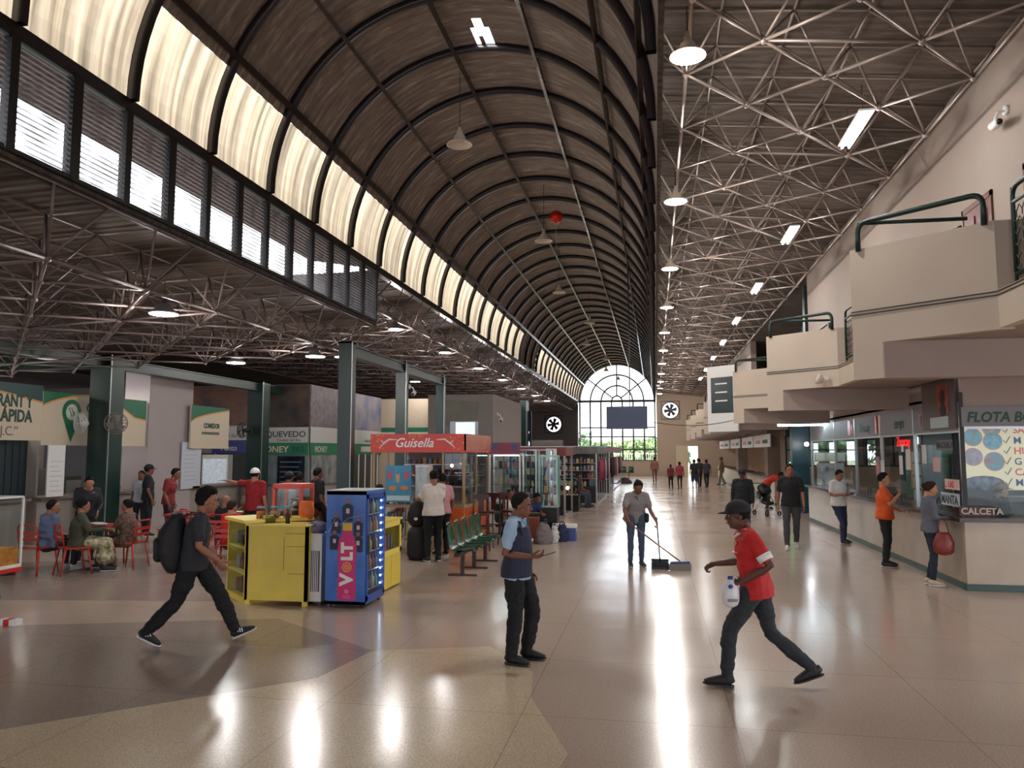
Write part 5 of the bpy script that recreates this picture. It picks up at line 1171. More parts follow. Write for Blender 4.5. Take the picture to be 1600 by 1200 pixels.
for i,(r_,c) in enumerate(((.066,(232,170,50)),(.05,(206,36,112)),(.036,(232,170,50)),(.02,(206,36,112)),(.01,(232,170,50)))):
    mb=MB(); disc(mb,cx,.535,r_,-.006-.001*i); mb.build('target_ring',mat('ring_%d_%d_%d'%c,c,.4),T)
mb=MB(); disc(mb,cx,.22,.03,-.006); mb.build('round_mark',mat('mark_pink',(224,120,170),.4),T)
for z in (.165,.148,.13): MB().box(cx-.05,cx+.05,-.006,-.004,z,z+.006).build('small_print',MATS['mark_pink'],T)
for i,(px,pz,s_) in enumerate(((.30,1.30,1.3),(.14,1.12,1.15),(.12,.90,1.1),(.45,1.08,1.1),(.45,.88,1.15))):
    mb=MB(); flat(mb,[(px-.055*s_,pz-.13*s_),(px+.055*s_,pz-.13*s_),(px+.06*s_,pz+.02*s_),(px+.02*s_,pz+.05*s_),(px-.02*s_,pz+.05*s_),(px-.06*s_,pz+.02*s_)],-.0025-.0002*i); mb.build('player_shirt_print',mat('print_navy',(30,34,66),.5),T)
    mb=MB(); disc(mb,px,pz+.075*s_,.026*s_,-.0028-.0002*i); mb.build('player_head_print',mat('print_skin',(140,96,74),.5),T)
    MB().box(px-.018*s_,px+.018*s_,-.0036-.0002*i,-.003,pz-.05*s_,pz).build('shirt_mark_print',mat('print_pale',(210,190,200),.5),T)
MB().tube([(.03,-.003,.98),(.12,-.003,1.16),(.2,-.003,1.08),(.3,-.003,1.17),(.42,-.003,1.2),(.53,-.003,1.22)],.003,4).build('lightning_print',mat('print_sky',(150,200,240),.4),T)
for zi,z in enumerate((.212,.462,.712,.962,1.212)):
    for i in range(5):
        good('bottle',-4.32+.47,9.74+.15+i*.11,z,GC[(zi*3+i)%12],CN[(zi*3+i)%12]+' bottle in the drinks fridge, '+['lowest','second lowest','middle','second highest','highest'][zi]+' shelf, '+['next to the front','second','third','fourth','by the back'][i],'bottles inside the blue drinks fridge',.07,.2)
# second yellow cabinet
T = thing('yellow_cabinet','yellow cabinet with a glass upper half right of the drinks fridge','cabinet',(-4.45,10.9,0)); MB().box(0,.5,0,.82,.02,.52).box(0,.5,0,.04,.52,1.0).box(.0,.5,.78,.82,.52,1.0).box(0,.04,0,.82,.52,1.0).box(-.02,.52,-.02,.84,1.0,1.03).build('body',m_yel,T)
MB().box(.495,.5,.04,.78,.56,.96).build('pane',m_glass,T); MB().box(.49,.51,.0,.07,.5,1.0).box(.49,.51,.75,.82,.5,1.0).box(.49,.51,0,.82,.92,1.0).box(.49,.51,0,.82,.50,.58).box(.50,.512,.40,.43,.05,.5).build('front_frame',m_yel2,T)
stock(-4.1,-4.1,11.0,11.65,(.54,),'inside the yellow cabinet',9,.13,('box','bag'),.3)
# candy cart at the left edge
T = thing('candy_cart','glass candy cart on a striped pole at the left edge','cart',(-8.62,8.1,0))
edges(MB(),0,.68,0,.5,.62,1.48,.012).box(-.01,.69,-.01,.51,.60,.64).build('frame',m_white,T); glassbox(MB(),0,.68,0,.5,.64,1.47).build('pane',m_glass,T); MB().box(.02,.66,.02,.48,.64,.85).build('contents',mat('candy_yellow',(226,176,50),.5,ncol=(210,90,70),nscale=12),T)
MB().box(0,.68,-.012,-.004,1.36,1.46).build('label_strip',mat('cart_red_white',(206,90,80),.5,ncol=(224,214,210),nscale=6),T); MB().box(-.02,.7,-.02,.52,.55,.6).build('tray',m_red,T)
mb=MB(); mb.cur=0
for i in range(9): mb.cur=i%2; mb.box(.32,.38,.22,.28,.06+i*.055,.06+(i+1)*.055)
mb.build('pole',[m_red,m_white],T); mb=MB()
for i in range(14): mb.cur=i%2; mb.box(.05+i*.08,.05+(i+1)*.08,-.06,.06,0,.07)
mb.build('striped_foot',[m_red,m_white],T)
MB().box(.34,.9,-.1,0,.30,.34).tube([(.45,-.05,.2),(.45,-.05,.3)],.07,12).build('pedal',m_black,T)
# ---- Guisella kiosk
m_kred = mat('kiosk_red',(206,52,40),.4); m_wood2 = mat('pale_wood_frame',(164,140,110),.5); m_kpanel = mat('kiosk_orange_red',(210,60,36),.4,ncol=(226,130,40),nscale=2.2)
KX,KY = -5.82,15.4
T = thing('snack_kiosk','snack kiosk with a red fascia reading Guisella','kiosk',(KX,KY,0)); KW,KD = 1.98,2.3
edges(MB(),.02,KW-.02,.02,KD-.02,.02,2.06,.025).box(.30,.34,0,.04,1,2.06).box(1.5,1.54,0,.04,0,2.06).box(1.94,1.98,1.1,1.14,0,2.06).build('frame',m_wood2,T)
MB().box(-.04,KW+.04,-.05,KD+.04,2.04,2.08).box(-.04,KW+.04,-.05,-.0,2.08,2.42).box(-.04,0,0,KD+.04,2.08,2.42).box(0,KW+.04,KD,KD+.04,2.08,2.42).build('fascia',m_kred,T)
MB().box(KW,KW+.05,-.05,KD+.04,2.08,2.42).build('side_fascia',mat('kiosk_faded_red',(176,92,72),.35,ncol=(196,120,96),nscale=3),T)
text('Guisella',.27,(.48,-.056,2.15),RFRONT,m_white,T,bold=.003,shear=.35,sx=.98); text('Soda Bar',.09,(.78,-.056,2.35),RFRONT,mat('gold_letter',(222,150,60),.5),T,shear=.3)
mb=MB()
for q in (-1,1):
    c=.97; mb.tube([(c+q*.42,-.056,2.30),(c+q*.6,-.056,2.31),(c+q*.72,-.056,2.22),(c+q*.78,-.056,2.30)],[.008,.02,.024,.008],6); mb.tube([(c+q*.72,-.056,2.22),(c+q*.82,-.056,2.13)],[.014,.006],6); mb.build('swan_ornament',m_white,T); mb = MB()
mb=MB(); rr=random.Random(3)
for i in range(60): mb.ball(((rr.random()*.28 if i%2 else KW-.3+rr.random()*.3),-.053,2.1+rr.random()*.3),(.016,.004,.012),6,4)
mb.build('leaf_ornament',MATS['gold_letter'],T)
MB().box(0,KW,0,.5,.90,.95).box(KW-.45,KW,0.5,KD,.90,.95).build('counter_top',m_wood2,T); MB().box(1.54,KW,-.02,.02,.04,.90).build('front_panel',m_kpanel,T); MB().box(KW-.02,KW+.015,0.1,KD,.04,.9).build('side_panel',m_kpanel,T)
MB().box(1.56,KW-.05,.0,.006,.98,2.02).box(KW-.012,KW-.006,.05,1.08,.98,2.02).box(KW-.012,KW-.006,1.16,KD-.04,.98,2.02).build('pane',m_glass,T)
for z in (.3,.6): MB().box(.05,1.5,.05,.45,z,z+.02).build('shelf',m_wood2,T)
for z in (1.25,1.5,1.75): MB().box(.05,KW-.05,KD-.4,KD-.05,z,z+.015).build('shelf',m_alu,T)
for z in (1.3,1.6): MB().box(KW-.35,KW-.04,.5,KD-.45,z,z+.012).build('shelf',m_alu,T)
MB().box(0,KW,KD-.04,KD-.02,.9,2.04).build('back_panel',mat('kiosk_back',(128,124,120),.6,noise=.3,nscale=5),T)
t = thing('juice_poster','blue poster of juices and pastries on the kiosk front','poster',(-5.50,15.33,1.02)); MB().box(0,.55,-.02,.0,0,.75).build('panel',mat('poster_cyan',(60,150,184),.4,ncol=(40,120,170),nscale=3),t)
for i,(px,pz,c) in enumerate(((.09,.46,(206,60,76)),(.26,.40,(206,150,90)),(.45,.46,(206,60,76)))): mb=MB(); flat(mb,[(px-.03,pz),(px+.03,pz),(px+.045,pz+.17),(px-.045,pz+.17)],-.022); mb.build('glass_picture',mat('juice_%d_%d_%d'%c,c,.4),t)
for px in (.15,.40): MB().ball((px,-.022,.28),(.09,.004,.055),12,6).build('pastry_picture',mat('pastry',(206,140,76),.5),t,True)
MB().box(.03,.52,-.022,-.02,.03,.13).build('caption_band',mat('caption_pale',(190,220,230),.5),t)
t = thing('small_fridge','small upright glass fridge at the kiosk front beside the juice poster','fridge',(-4.92,15.45,.95)); MB().box(0,.30,.03,.3,0,.82).build('cabinet',m_white,t); MB().box(.02,.28,.0,.03,.03,.79).build('door',mat('fridge_glass_grey',(150,160,158),.15,ncol=(110,120,118),nscale=6),t)
stock(-5.75,-4.4,15.55,15.55,(.05,.32,.62),'under the kiosk counter',21,.1,('box','bag','bottle','toy'),.2)
stock(-5.75,-4.0,17.45,17.45,(1.265,1.515,1.765),'on the kiosk back shelves',22,.12,('box','bottle','bag'),.18)
stock(-3.98,-3.98,15.95,17.2,(.95,1.312,1.612),'behind the kiosk side glass',23,.1,('toy','box','toy'),.24)
stock(-5.7,-4.1,15.7,15.7,(.95,),'on the kiosk counter',24,.16,('bottle','box'),.26)
t = thing('kiosk_lamp','small warm bulb glowing inside the kiosk','lamp',(-4.35,16.3,1.75)); MB().ball((0,0,0),.035).build('bulb',mat('warm_bulb',(255,200,140),.5,emit=12),t,True); MB().rod((0,0,.03),(0,0,.3),.005,5).build('cord',m_black,t)
t = thing('hanging_globe','shiny round bag hanging in the kiosk corner','ornament',(-3.98,15.7,1.80)); MB().ball((0,0,0),.11,14,9).build('globe',mat('silvery',(186,190,190),.15,metal=.8),t,True); MB().rod((0,0,.1),(0,0,.24),.004,4).build('string',m_black,t)
t = thing('light_box','pale turquoise blank light box above the kiosk','light box',(-4.72,17.5,2.42)); MB().box(0,.62,0,.25,.0,.34).build('case',mat('lightbox_frame',(150,170,180),.4),t); MB().box(.14,.60,-.01,0,.02,.32).build('face',mat('lightbox_face',(196,226,232),.4,emit=.7),t)
# suitcase and bag by the kiosk
t = thing('suitcase','large black suitcase standing before the kiosk','suitcase',(-4.47,14.3,0)); mb=MB(); mb.cap([(0,0,.10),(0,0,.3),(0,0,.52)],[(.22,.15),(.22,.15),(.21,.14)],16,right=(1,0,0)); mb.build('case',mat('black_case',(20,20,24),.6),t,True)
MB().rod((-.1,.1,.6),(-.1,.1,.72),.008).rod((.1,.1,.6),(.1,.1,.72),.008).rod((-.1,.1,.72),(.1,.1,.72),.01).build('handle',m_dark,t)
for a in (-.14,.14): MB().ball((a,-.08,.025),.025,8,6).build('wheel',m_dark,t,True)
t = thing('backpack','black backpack with a pale emblem resting on the suitcase','backpack',(-4.50,14.32,.66)); mb=MB(); mb.cap([(0,0,.06),(0,0,.22),(0,0,.38)],[(.18,.12),(.19,.13),(.14,.09)],16,right=(1,0,0)); mb.build('bag',MATS['black_case'],t,True); MB().ball((.02,-.15,.0+.12),(.04,.006,.03)).build('emblem',m_paper,t,True)
o=MB().ball((0,0,.05),(.09,.07,.05),8,5).build('plastic_bag',mat('clear_crumple',(190,180,176),.2,alpha=.6),None,False,(-3.95,14.35,0)); tag(o,'small crumpled clear plastic bag on the floor before the kiosk','bag')
# ---- green seats bench
m_gseat = mat('green_shell',(14,72,52),.25); 
def seat_shell(mb_):
    vs=[];fs=[]; prof=[(-.02,.86),(-.03,.80),(.0,.62),(.04,.48),(.10,.435),(.2,.425),(.34,.43),(.42,.45),(.44,.44)]; n=9
    for lay in (0,.012):
        for (x,z) in prof:
            for k in range(n):
                u_=-1+2*k/(n-1); w_=.21-.03*max(0,(z-.6))*2; vs.append((x+.03*u_*u_*(1 if z>.5 else 0),u_*w_,z+(.035*u_*u_ if z<.5 else 0)-lay))
    P_=len(prof)
    for i in range(P_-1):
        for k in range(n-1): a=i*n+k; fs+=[(a,a+1,a+n+1,a+n),(a+P_*n,a+n+P_*n,a+n+1+P_*n,a+1+P_*n)]
    mb_.add(vs,fs)
def bench(name,label,x,y,n,rz,seatm,pitch=.53,legs=(.1,.9)):
    T = thing(name,label,'bench',(x,y,0),rz); L_=pitch*(n-1)
    for i in range(n):
        mb=MB(); seat_shell(mb); o=mb.build('seat',seatm,T,True); o.location=(0,i*pitch,0)
        m2=MB().tube([(-.022,i*pitch-.12,.868),(-.03,i*pitch,.882),(-.022,i*pitch+.12,.868)],.014,6); m2.build('back_rim',m_chrome,T,True)
    MB().box(.14,.22,-.25,L_+.25,.36,.42).build('beam',m_dark,T)
    for q in legs: MB().box(.15,.21,L_*q-.03,L_*q+.03,.03,.36).box(-.06,.42,L_*q-.025,L_*q+.025,0,.03).build('leg',mat('maroon_leg',(50,26,28),.4),T)
bench('waiting_bench','bench of five green shell seats beside the kiosk',-3.35,12.45,5,0,m_gseat,.50,(.08,.5,.95))
bench('waiting_bench','second green bench carrying the woman in white and the boy in blue',-3.5,17.5,3,-.75,m_gseat,.5,(.1,.9))
bench('waiting_bench','dark bench by the far kiosks with two seated people',-3.0,28.5,3,0,mat('dark_shell',(24,30,34),.3))
bench('waiting_bench','distant green seats before the end wall',-3.7,63.2,4,-1.57,m_gseat,.6)
# stacked dark wooden bar chairs
m_mah = mat('mahogany',(74,34,34),.35)
def bar_stool(x,y,rz,label):
    t = thing('bar_stool',label,'stool',(x,y,0),rz)
    for a in (-1,1):
        for b in (-1,1): MB().rod((a*.15,b*.15,.72),(a*.19,b*.19,0),.017,6).build('leg',m_mah,t)
    MB().box(-.19,.19,-.18,.18,.72,.76).build('seat',m_mah,t); MB().box(-.17,-.14,.14,.17,.76,1.15).box(.14,.17,.14,.17,.76,1.15).box(-.17,.17,.145,.165,1.06,1.15).box(-.06,.06,.15,.16,.78,1.06).build('backrest',m_mah,t)
    for z in (.25,.45): MB().box(-.18,.18,-.18,-.165,z,z+.025).box(-.18,.18,.165,.18,z,z+.025).build('rung',m_mah,t)
bar_stool(-3.62,15.95,.2,'tall mahogany stool nearest the kiosk side'); bar_stool(-3.55,16.55,-.3,'second mahogany stool behind the nearest one'); bar_stool(-3.2,17.0,1.2,'third mahogany stool close to the seated woman in white')
# ---- glass showcases
def showcase(x,y,w,d,h,label,seed,place,rz=0,base=.7,mm=m_alu,sign=None,lit=0,kinds=('toy','box','bottle'),top=None):
    t = thing('showcase',label,'display case',(x,y,0),rz)
    edges(MB(),0,w,0,d,base,h,.018).build('frame',mm,t); MB().box(0,w,0,d,.04,base-.02).build('base',top or m_offwhite,t); glassbox(MB(),0,w,0,d,base,h).build('pane',m_glass,t)
    n = max(2,int((h-base)/.3))
    M_=Matrix.Translation((x,y,0))@Matrix.Rotation(rz,4,'Z'); zs=[]
    for i in range(n):
        z=base+.02+i*(h-base)/n; MB().box(.02,w-.02,.02,d-.02,z-.008,z).build('shelf',m_glass if i else m_offwhite,t); zs.append(z)
    p0=M_@Vector((.06,d*.3,0)); p1=M_@Vector((w-.06,d*.3,0)); stock(p0.x,p1.x,p0.y,p1.y,zs,place,seed,.11,kinds,.22)
    if lit: MB().box(.05,w-.05,d/2-.02,d/2+.02,h-.05,h-.03).build('light_strip',mat('case_light',(235,245,255),.5,emit=12),t)
    if sign: MB().box(-.02,w+.02,-.04,0,h,h+.28).build('header',mat('header_blue_red',(84,90,130),.5,ncol=(190,70,66),nscale=4),t)
    return t
showcase(-4.0,18.6,.75,.5,2.0,'white framed showcase with a blue and red header',31,'in the white framed case',base=.85,mm=m_white,sign=1,lit=1)
showcase(-3.9,19.6,.9,.5,2.1,'tall aluminium showcase behind the woman in white with cards',32,'in the tall aluminium case',base=.8)
showcase(-3.55,20.8,.75,.5,2.1,'grey aluminium showcase right of the boy in blue with small goods',33,'in the grey aluminium case',base=.7)
showcase(-2.72,18.3,.42,.42,1.95,'narrow green glass tower case with perfume bottles',34,'in the green glass tower',base=.75,mm=mat('green_tint_alu',(120,150,140),.3,metal=.5),kinds=('bottle','box'),top=m_dark)
showcase(-3.6,23.0,.7,.6,1.9,'black topped showcase beyond the green glass tower with souvenirs',35,'in the black topped case',base=.8,mm=m_black)
showcase(-3.4,26.6,.8,.6,1.2,'low black food cart with a warm lamp inside',36,'in the low food cart',base=.55,mm=m_black,top=m_black)
MB().ball((0,0,0),.06).build('lamp_glow',MATS['warm_bulb'],thing('cart_lamp','warm lamp glowing in the low black food cart','lamp',(-3.0,26.8,.8)),True)
# clothes and souvenir kiosks further down
def kiosk(x0,x1,y0,y1,h,label,seed,place,roofm,side='goods'):
    t = thing('market_kiosk',label,'kiosk',(x0,y0,0)); w=x1-x0; d=y1-y0
    edges(MB(),0,w,0,d,.03,h,.03).build('frame',m_alu,t); MB().box(-.05,w+.05,-.05,d+.05,h-.28,h).build('canopy',roofm,t); MB().box(.05,w-.3,.2,.26,.05,h-.3).build('back_panel',m_dark,t)
    MB().box(.05,w-.02,0,.35,.03,.7).build('counter',m_dark,t)
    for z in (1.0,1.3,1.6): MB().box(.05,w-.05,.02,.2,z,z+.015).build('shelf',m_alu,t)
    n=int(d/1.4)
    for i in range(n+1): MB().box(w-.02,w,d*i/n-.02,d*i/n+.02,0,h-.28).build('post',m_alu,t)
    MB().box(w-.5,w-.45,.3,d,.05,h-.3).build('side_panel',mat('stall_blue_grey',(74,84,96),.6,ncol=(50,54,66),nscale=3),t)
    stock(x0+.1,x1-.1,y0+.1,y0+.1,(.72,1.017,1.317,1.617),place,seed,.14,('box','toy','bag'),.22)
    return t
m_cloths=[(150,40,66),(28,30,40),(50,70,110),(170,60,90),(90,120,110),(60,40,70),(36,40,52),(180,176,170)]
def garment(x,y,z,rz,c,label,L_=.75,w=.42):
    t = thing('hanging_garment',label,'garment',(x,y,z),rz,'clothes hanging on the market kiosks')
    MB().cap([(0,0,-L_),(0,0,-L_*.5),(0,0,-.08),(0,0,0)],[(w*.5,.05),(w*.45,.06),(w*.48,.05),(w*.2,.03)],10,right=(1,0,0)).build('cloth',mat('garment_%d_%d_%d'%c,c,.85,bump=.4,bscale=10),t,True)
    MB().tube([(-.12,0,-.02),(0,0,.05),(.12,0,-.02)],.006,5).build('hanger',m_dark,t)
kiosk(-4.6,-2.8,24.2,26.3,2.2,'market kiosk with a dull red canopy board',41,'on the maroon canopy kiosk',mat('canopy_maroon',(120,60,56),.6))
kiosk(-3.9,-2.25,30.3,36.5,2.25,'market kiosk of clothes with a pale patterned header',42,'on the clothes kiosk front',mat('header_pattern',(120,116,112),.6,ncol=(80,76,84),nscale=4))
kiosk(-3.9,-2.2,38.0,50.5,2.3,'long market kiosk with a pinkish patterned header',43,'on the long kiosk front',mat('header_pink_pattern',(160,120,124),.6,ncol=(100,90,104),nscale=4))
rr=random.Random(8)
cn=['dark red','black','navy blue','pink','grey green','purple','charcoal','pale grey']
for i in range(26):
    y=30.6+i*.78; 
    if 36.3<y<38.3: continue
    k=rr.randrange(8); garment(-2.12,y,1.75,1.57+.2*rr.random(),m_cloths[k],cn[k]+' garment on the market kiosk front, number %s from the near end'%(['one','two','three','four','five','six','seven','eight','nine','ten','eleven','twelve','thirteen','fourteen','fifteen','sixteen','seventeen','eighteen','nineteen','twenty','twenty one','twenty two','twenty three','twenty four','twenty five','twenty six'][i]),.7+.3*rr.random())
for i,(x,c) in enumerate(((-4.3,(26,28,36)),(-3.8,(30,34,44)),(-3.3,(60,66,70)))): garment(x,24.1,2.0,0,c,['black','dark blue','grey'][i]+' jacket hanging at the front of the maroon canopy kiosk',.8,.5)
t = thing('wall_clock','small square white clock on the maroon canopy kiosk','clock',(-3.2,24.08,1.98)); MB().box(-.17,.17,-.03,0,-.17,.17).build('case',m_white,t); MB().rod((0,-.035,0),(0,-.035,.12),.008,4).rod((0,-.035,0),(.08,-.035,.03),.008,4).build('hands',m_black,t)
# luggage near the seated pair
m_sack=mat('grey_sack',(130,122,120),.8,bump=.5,bscale=18,noise=.2)
def lump(name,label,x,y,rx,ry,h,m,cat='bag'):
    mb=MB(); mb.cap([(0,0,.06),(0,0,h*.5),(0,0,h*.88)],[(rx*1.1,ry*1.1),(rx,ry),(rx*.75,ry*.6)],14,right=(1,0,0)); mb=remesh(mb,.02,2,.5,.022); mb.v=[(p[0],p[1],max(p[2],.0)) for p in mb.v]; mb.tube([(-rx*.5,0,h*.92),(-rx*.3,0,h*1.12),(rx*.3,0,h*1.12),(rx*.5,0,h*.92)],.012,6); o=mb.build(name,m,None,True,(x,y,.0)); 
    o.location.z = -min(v.co.z for v in o.data.vertices); return tag(o,label,cat)
lump('travel_bag','grey striped sack bag on the floor before the seated pair',-2.48,17.3,.19,.15,.42,m_sack)
lump('plastic_bag','white plastic bag leaning on the blue cooler',-2.27,17.55,.10,.09,.38,mat('white_plastic',(206,206,204),.35))
lump('backpack','navy backpack between the white bag and the cooler',-2.12,17.78,.13,.10,.40,mat('navy_pack',(36,44,78),.7),'backpack')
t = thing('cardboard_box','brown box behind the grey sack bag','box',(-2.95,17.55,0)); MB().box(0,.3,0,.3,0,.55).build('carton',mat('brown_carton',(134,66,48),.7),t)
t = thing('cool_box','blue cool box with a white lid on the floor','cool box',(-2.20,17.62,0)); MB().box(0,.36,-.02,.25,0,.28).build('tub',mat('cooler_blue',(44,72,140),.4),t); MB().box(-.01,.37,-.03,.26,.28,.345).build('lid',m_white,t); MB().tube([(.0,.1,.2),(-.0,.1,.36),(.36,.1,.36),(.36,.1,.2)],.008,6).build('handle',m_white,t)
bpy.data.objects['cool_box'].location=(-2.27,17.9,0); bpy.data.objects['cool_box'].scale=(1.25,1.1,1.08)
lump('duffel_bag','dark bundle on the floor at the end of the long kiosk',-1.95,51.2,.45,.3,.25,mat('dark_bundle',(60,52,52),.8))
# stroller
t = thing('baby_stroller','black folded stroller standing by the counter gap','stroller',(3.55,26.2,0),.5)
for a in (-.24,.24):
    for b in (-.3,.35):
        MB().lathe([(.055,-.02),(.085,-.02),(.085,.02),(.055,.02),(.055,-.02)],(a,b,.087),14,Matrix.Rotation(PI/2,4,'Y')).build('wheel',m_black,t,True)
    MB().tube([(a,-.3,.09),(a,.1,.55),(a,.4,.98)],.013,6).tube([(a,.35,.09),(a,-.1,.6)],.013,6).build('frame',m_steel,t,True)
MB().cap([(0,-.1,.40),(0,.1,.42),(0,.28,.75)],[(.2,.07),(.2,.08),(.19,.06)],10,right=(1,0,0)).build('seat',m_black,t,True); MB().cap([(0,.05,.78),(0,.2,.88)],[(.22,.12),(.22,.14)],12,right=(1,0,0)).build('hood',m_black,t,True); MB().tube([(-.24,.4,.98),(-.2,.46,1.02),(.2,.46,1.02),(.24,.4,.98)],.015,6).build('handle',m_black,t,True)
# office furniture seen through the far glass
t = thing('desk','pale office desk behind the far ticket windows','desk',(5.4,21.0,0)); MB().box(0,1.6,0,.7,.7,.74).build('desk_top',m_offwhite,t); MB().box(0,.05,0,.7,0,.7).box(1.55,1.6,0,.7,0,.7).build('desk_leg',m_dark,t)
t = thing('computer_monitor','white backed monitor on the office desk','monitor',(5.9,21.3,.74)); MB().box(-.25,.25,-.02,.02,.1,.42).build('screen',m_black,t); MB().box(-.1,.1,-.06,.06,0,.02).rod((0,0,0),(0,0,.15),.02).build('stand',m_dark,t)
# ================= PEOPLE =================
def face_to(dx,dy): return math.atan2(-dx,dy)     # heading so that local +Y points to (dx,dy)
# 1 boy with backpack, striding right
Pb = pose(pel=(0,.02,.93), wai=(0,.03,1.08), che=(0,.05,1.26), nek=(0,.08,1.405), hed=(0,.15,1.565), hp=-.10,
  shR=(.165,.08,1.36), shL=(-.165,.05,1.36), elR=(.20,.10,1.09), wrR=(.17,.30,.93), haR=(-.2,.5,-.8), pnR=(-1,0,0), elL=(-.2,.02,1.09), wrL=(-.18,.2,.95), haL=(.1,.4,-.9),
  hpR=(.085,.0,.90), hpL=(-.085,.04,.90), knR=(.09,-.13,.50), anR=(.08,-.42,.20), toR=(.0,.85,-.45), knL=(-.08,.27,.56), anL=(-.07,.46,.15), toL=(0,.95,.38))
T,J,s,h = person('teenage boy striding past in black with a big black backpack', -4.93,7.66, face_to(.93,.36), 1.70, Pb, (44,44,50), (16,16,20), hs='curly', skin='a', shoes=(22,22,24), sole=(214,212,208), det=2, legs='wide', shirtm=None)
drop_feet(T)
for c in T.children:
    if c.name.startswith('shoe'):
        lo = c
        # three pale stripes on each side
        pts = [v.co for v in c.data.vertices]
        cx = sum((p for p in pts), Vector())/len(pts)
        S_ = 1 if cx.x>0 else -1
        for q in (-1,1):
            mb = MB()
            for i in range(3): mb.tube([cx+Vector((q*.046,-.005+.024*i,-.006)),cx+Vector((q*.034,-.02+.024*i,.034))],.0055,5)
            mb.build('stripe', m_white, c)
# backpack (held by the boy)
bp_ = thing('backpack','big black backpack worn by the striding boy','backpack',tuple(T.matrix_basis@Vector((0,-.17,1.12))), T.rotation_euler.z)
mb = MB(); mb.cap([(0,-.02,-.24),(0,-.05,-.1),(0,-.04,.1),(0,.0,.24)],[(.15,.10),(.17,.15),(.165,.14),(.13,.09)],16,right=(1,0,0)); remesh(mb,.012,2).build('bag', mat('black_nylon',(26,25,28),.7,bump=.4,bscale=20), bp_, True)
mb = MB(); mb.cap([(0,-.17,-.16),(0,-.18,.02)],[(.12,.05),(.11,.045)],12,right=(1,0,0)); mb.build('front_pocket', MATS['black_nylon'], bp_, True)
for q in (-1,1):
    mb = MB(); mb.tube([(q*.09,.02,.22),(q*.11,.12,.31),(q*.12,.24,.30),(q*.13,.31,.18),(q*.14,.28,.0),(q*.13,.10,-.14)],[(.028,.008)]*6,8,right=(1,0,0)); mb.build('strap', MATS['black_nylon'], bp_, True)
# 2 man in blue shirt and navy vest looking at his phone
Pv = pose(pel=(0,.0,.93), wai=(0,.02,1.07), che=(0,.0,1.26), nek=(0,.01,1.41), hed=(0,.06,1.57), hp=-.12, hy=.0,
  shR=(.18,.0,1.375), elR=(.22,-.05,1.09), wrR=(.17,.20,1.07), haR=(-.25,1,.05), pnR=(-.5,0,.85), shL=(-.18,.0,1.375), elL=(-.215,-.02,1.09), wrL=(-.20,.08,.86),
  knR=(.10,.02,.50), anR=(.10,-.03,.085), toR=(.1,1,0), knL=(-.12,.14,.50), anL=(-.14,.06,.085), toL=(-.1,1,0), curl=.5)
T,J,s,h = person('man in pale blue shirt and navy vest standing with a phone in mid hall', -1.36,7.60, face_to(.92,-.12), 1.66, Pv, (164,190,214), (20,21,27), hs='short', skin='b', shoes=(18,18,20), sole=(40,40,42), det=2, fat=1.04, legs='wide')
mb = MB(); mb.tube([(0,.0,.85),(0,.0,.94),(0,.02,1.07),(0,.0,1.24),(0,.0,1.34),(0,0,1.36)],[(.215,.160),(.208,.155),(.184,.142),(.202,.148),(.165,.122),(.12,.08)],18,right=(1,0,0))
mv = mat('navy_vest',(38,44,66),.8,bump=.4,bscale=12); remesh(MB().add([tuple(c*s for c in v) for v in mb.v], mb.f),.011,2).build('vest', mv, T, True)
for q in (-1,1): MB().tube([V((q*.115,.10,1.27),s),V((q*.125,.075,1.40),s),V((q*.125,-.02,1.435),s),V((q*.12,-.1,1.38),s),V((q*.115,-.12,1.25),s)],[(.028*s,.006*s)]*5,8,right=(1,0,0)).build('vest_strap', mv, T, True)
MB().box(-.13*s,-.03*s,.127*s,.137*s,1.19*s,1.215*s).build('badge', m_paper, T); MB().tube([V((-.06,.05,1.425),s),V((-.04,.075,1.40),s),V((0,.088,1.37),s),V((.04,.075,1.40),s),V((.06,.05,1.425),s),V((.07,-.03,1.44),s),V((0,-.07,1.45),s),V((-.07,-.03,1.44),s),V((-.06,.05,1.425),s)],[(.018*s,.006*s)]*9,8).build('collar', mat('blue_collar',(120,158,196),.8), T, True)
drop_feet(T)
ph = thing('phone','dark smartphone held out by the man in the navy vest','phone',tuple(T.matrix_basis@V((.125,.33,1.095),s)), T.rotation_euler.z); MB().obox((0,.03,.0),(.072,.15,.009),0,.3).build('body', m_black, ph); MB().obox((0,.031,.006),(.064,.13,.001),0,.3).build('screen', mat('phone_glass',(30,32,38),.5), ph)
# 3 man in red jersey carrying a bottle
Pr = pose(pel=(0,.0,.90), wai=(0,.02,1.05), che=(0,.05,1.23), nek=(0,.085,1.375), hed=(0,.15,1.53), hp=-.06, hy=.12,
  shR=(.17,.10,1.335), shL=(-.17,.03,1.34), elR=(.235,.10,1.08), wrR=(.2,.34,1.05), haR=(-.1,.9,-.35), pnR=(-.6,0,-.8),
  elL=(-.235,-.11,1.10), wrL=(-.19,.12,.96), haL=(.15,.9,-.2), pnL=(.6,.1,-.75),
  hpR=(.085,-.03,.87), hpL=(-.085,.03,.87), knR=(.08,-.12,.47), anR=(.07,-.47,.185), toR=(0,.9,-.36), knL=(-.08,.24,.50), anL=(-.07,.27,.1), toL=(0,1,.03), curl=.75)
m_red_j = mat('red_jersey',(196,32,30),.7,bump=.4,bscale=12,noise=.1,nscale=6)
T,J,s,h = person('man in red football jersey and black cap walking with a white bottle', .86,7.2, face_to(-1,.06), 1.68, Pr, (196,32,30), (48,52,58), hs='short', skin='c', shoes=(34,32,34), sole=(60,56,54), det=2, cap=(28,28,31), shirtm=m_red_j)
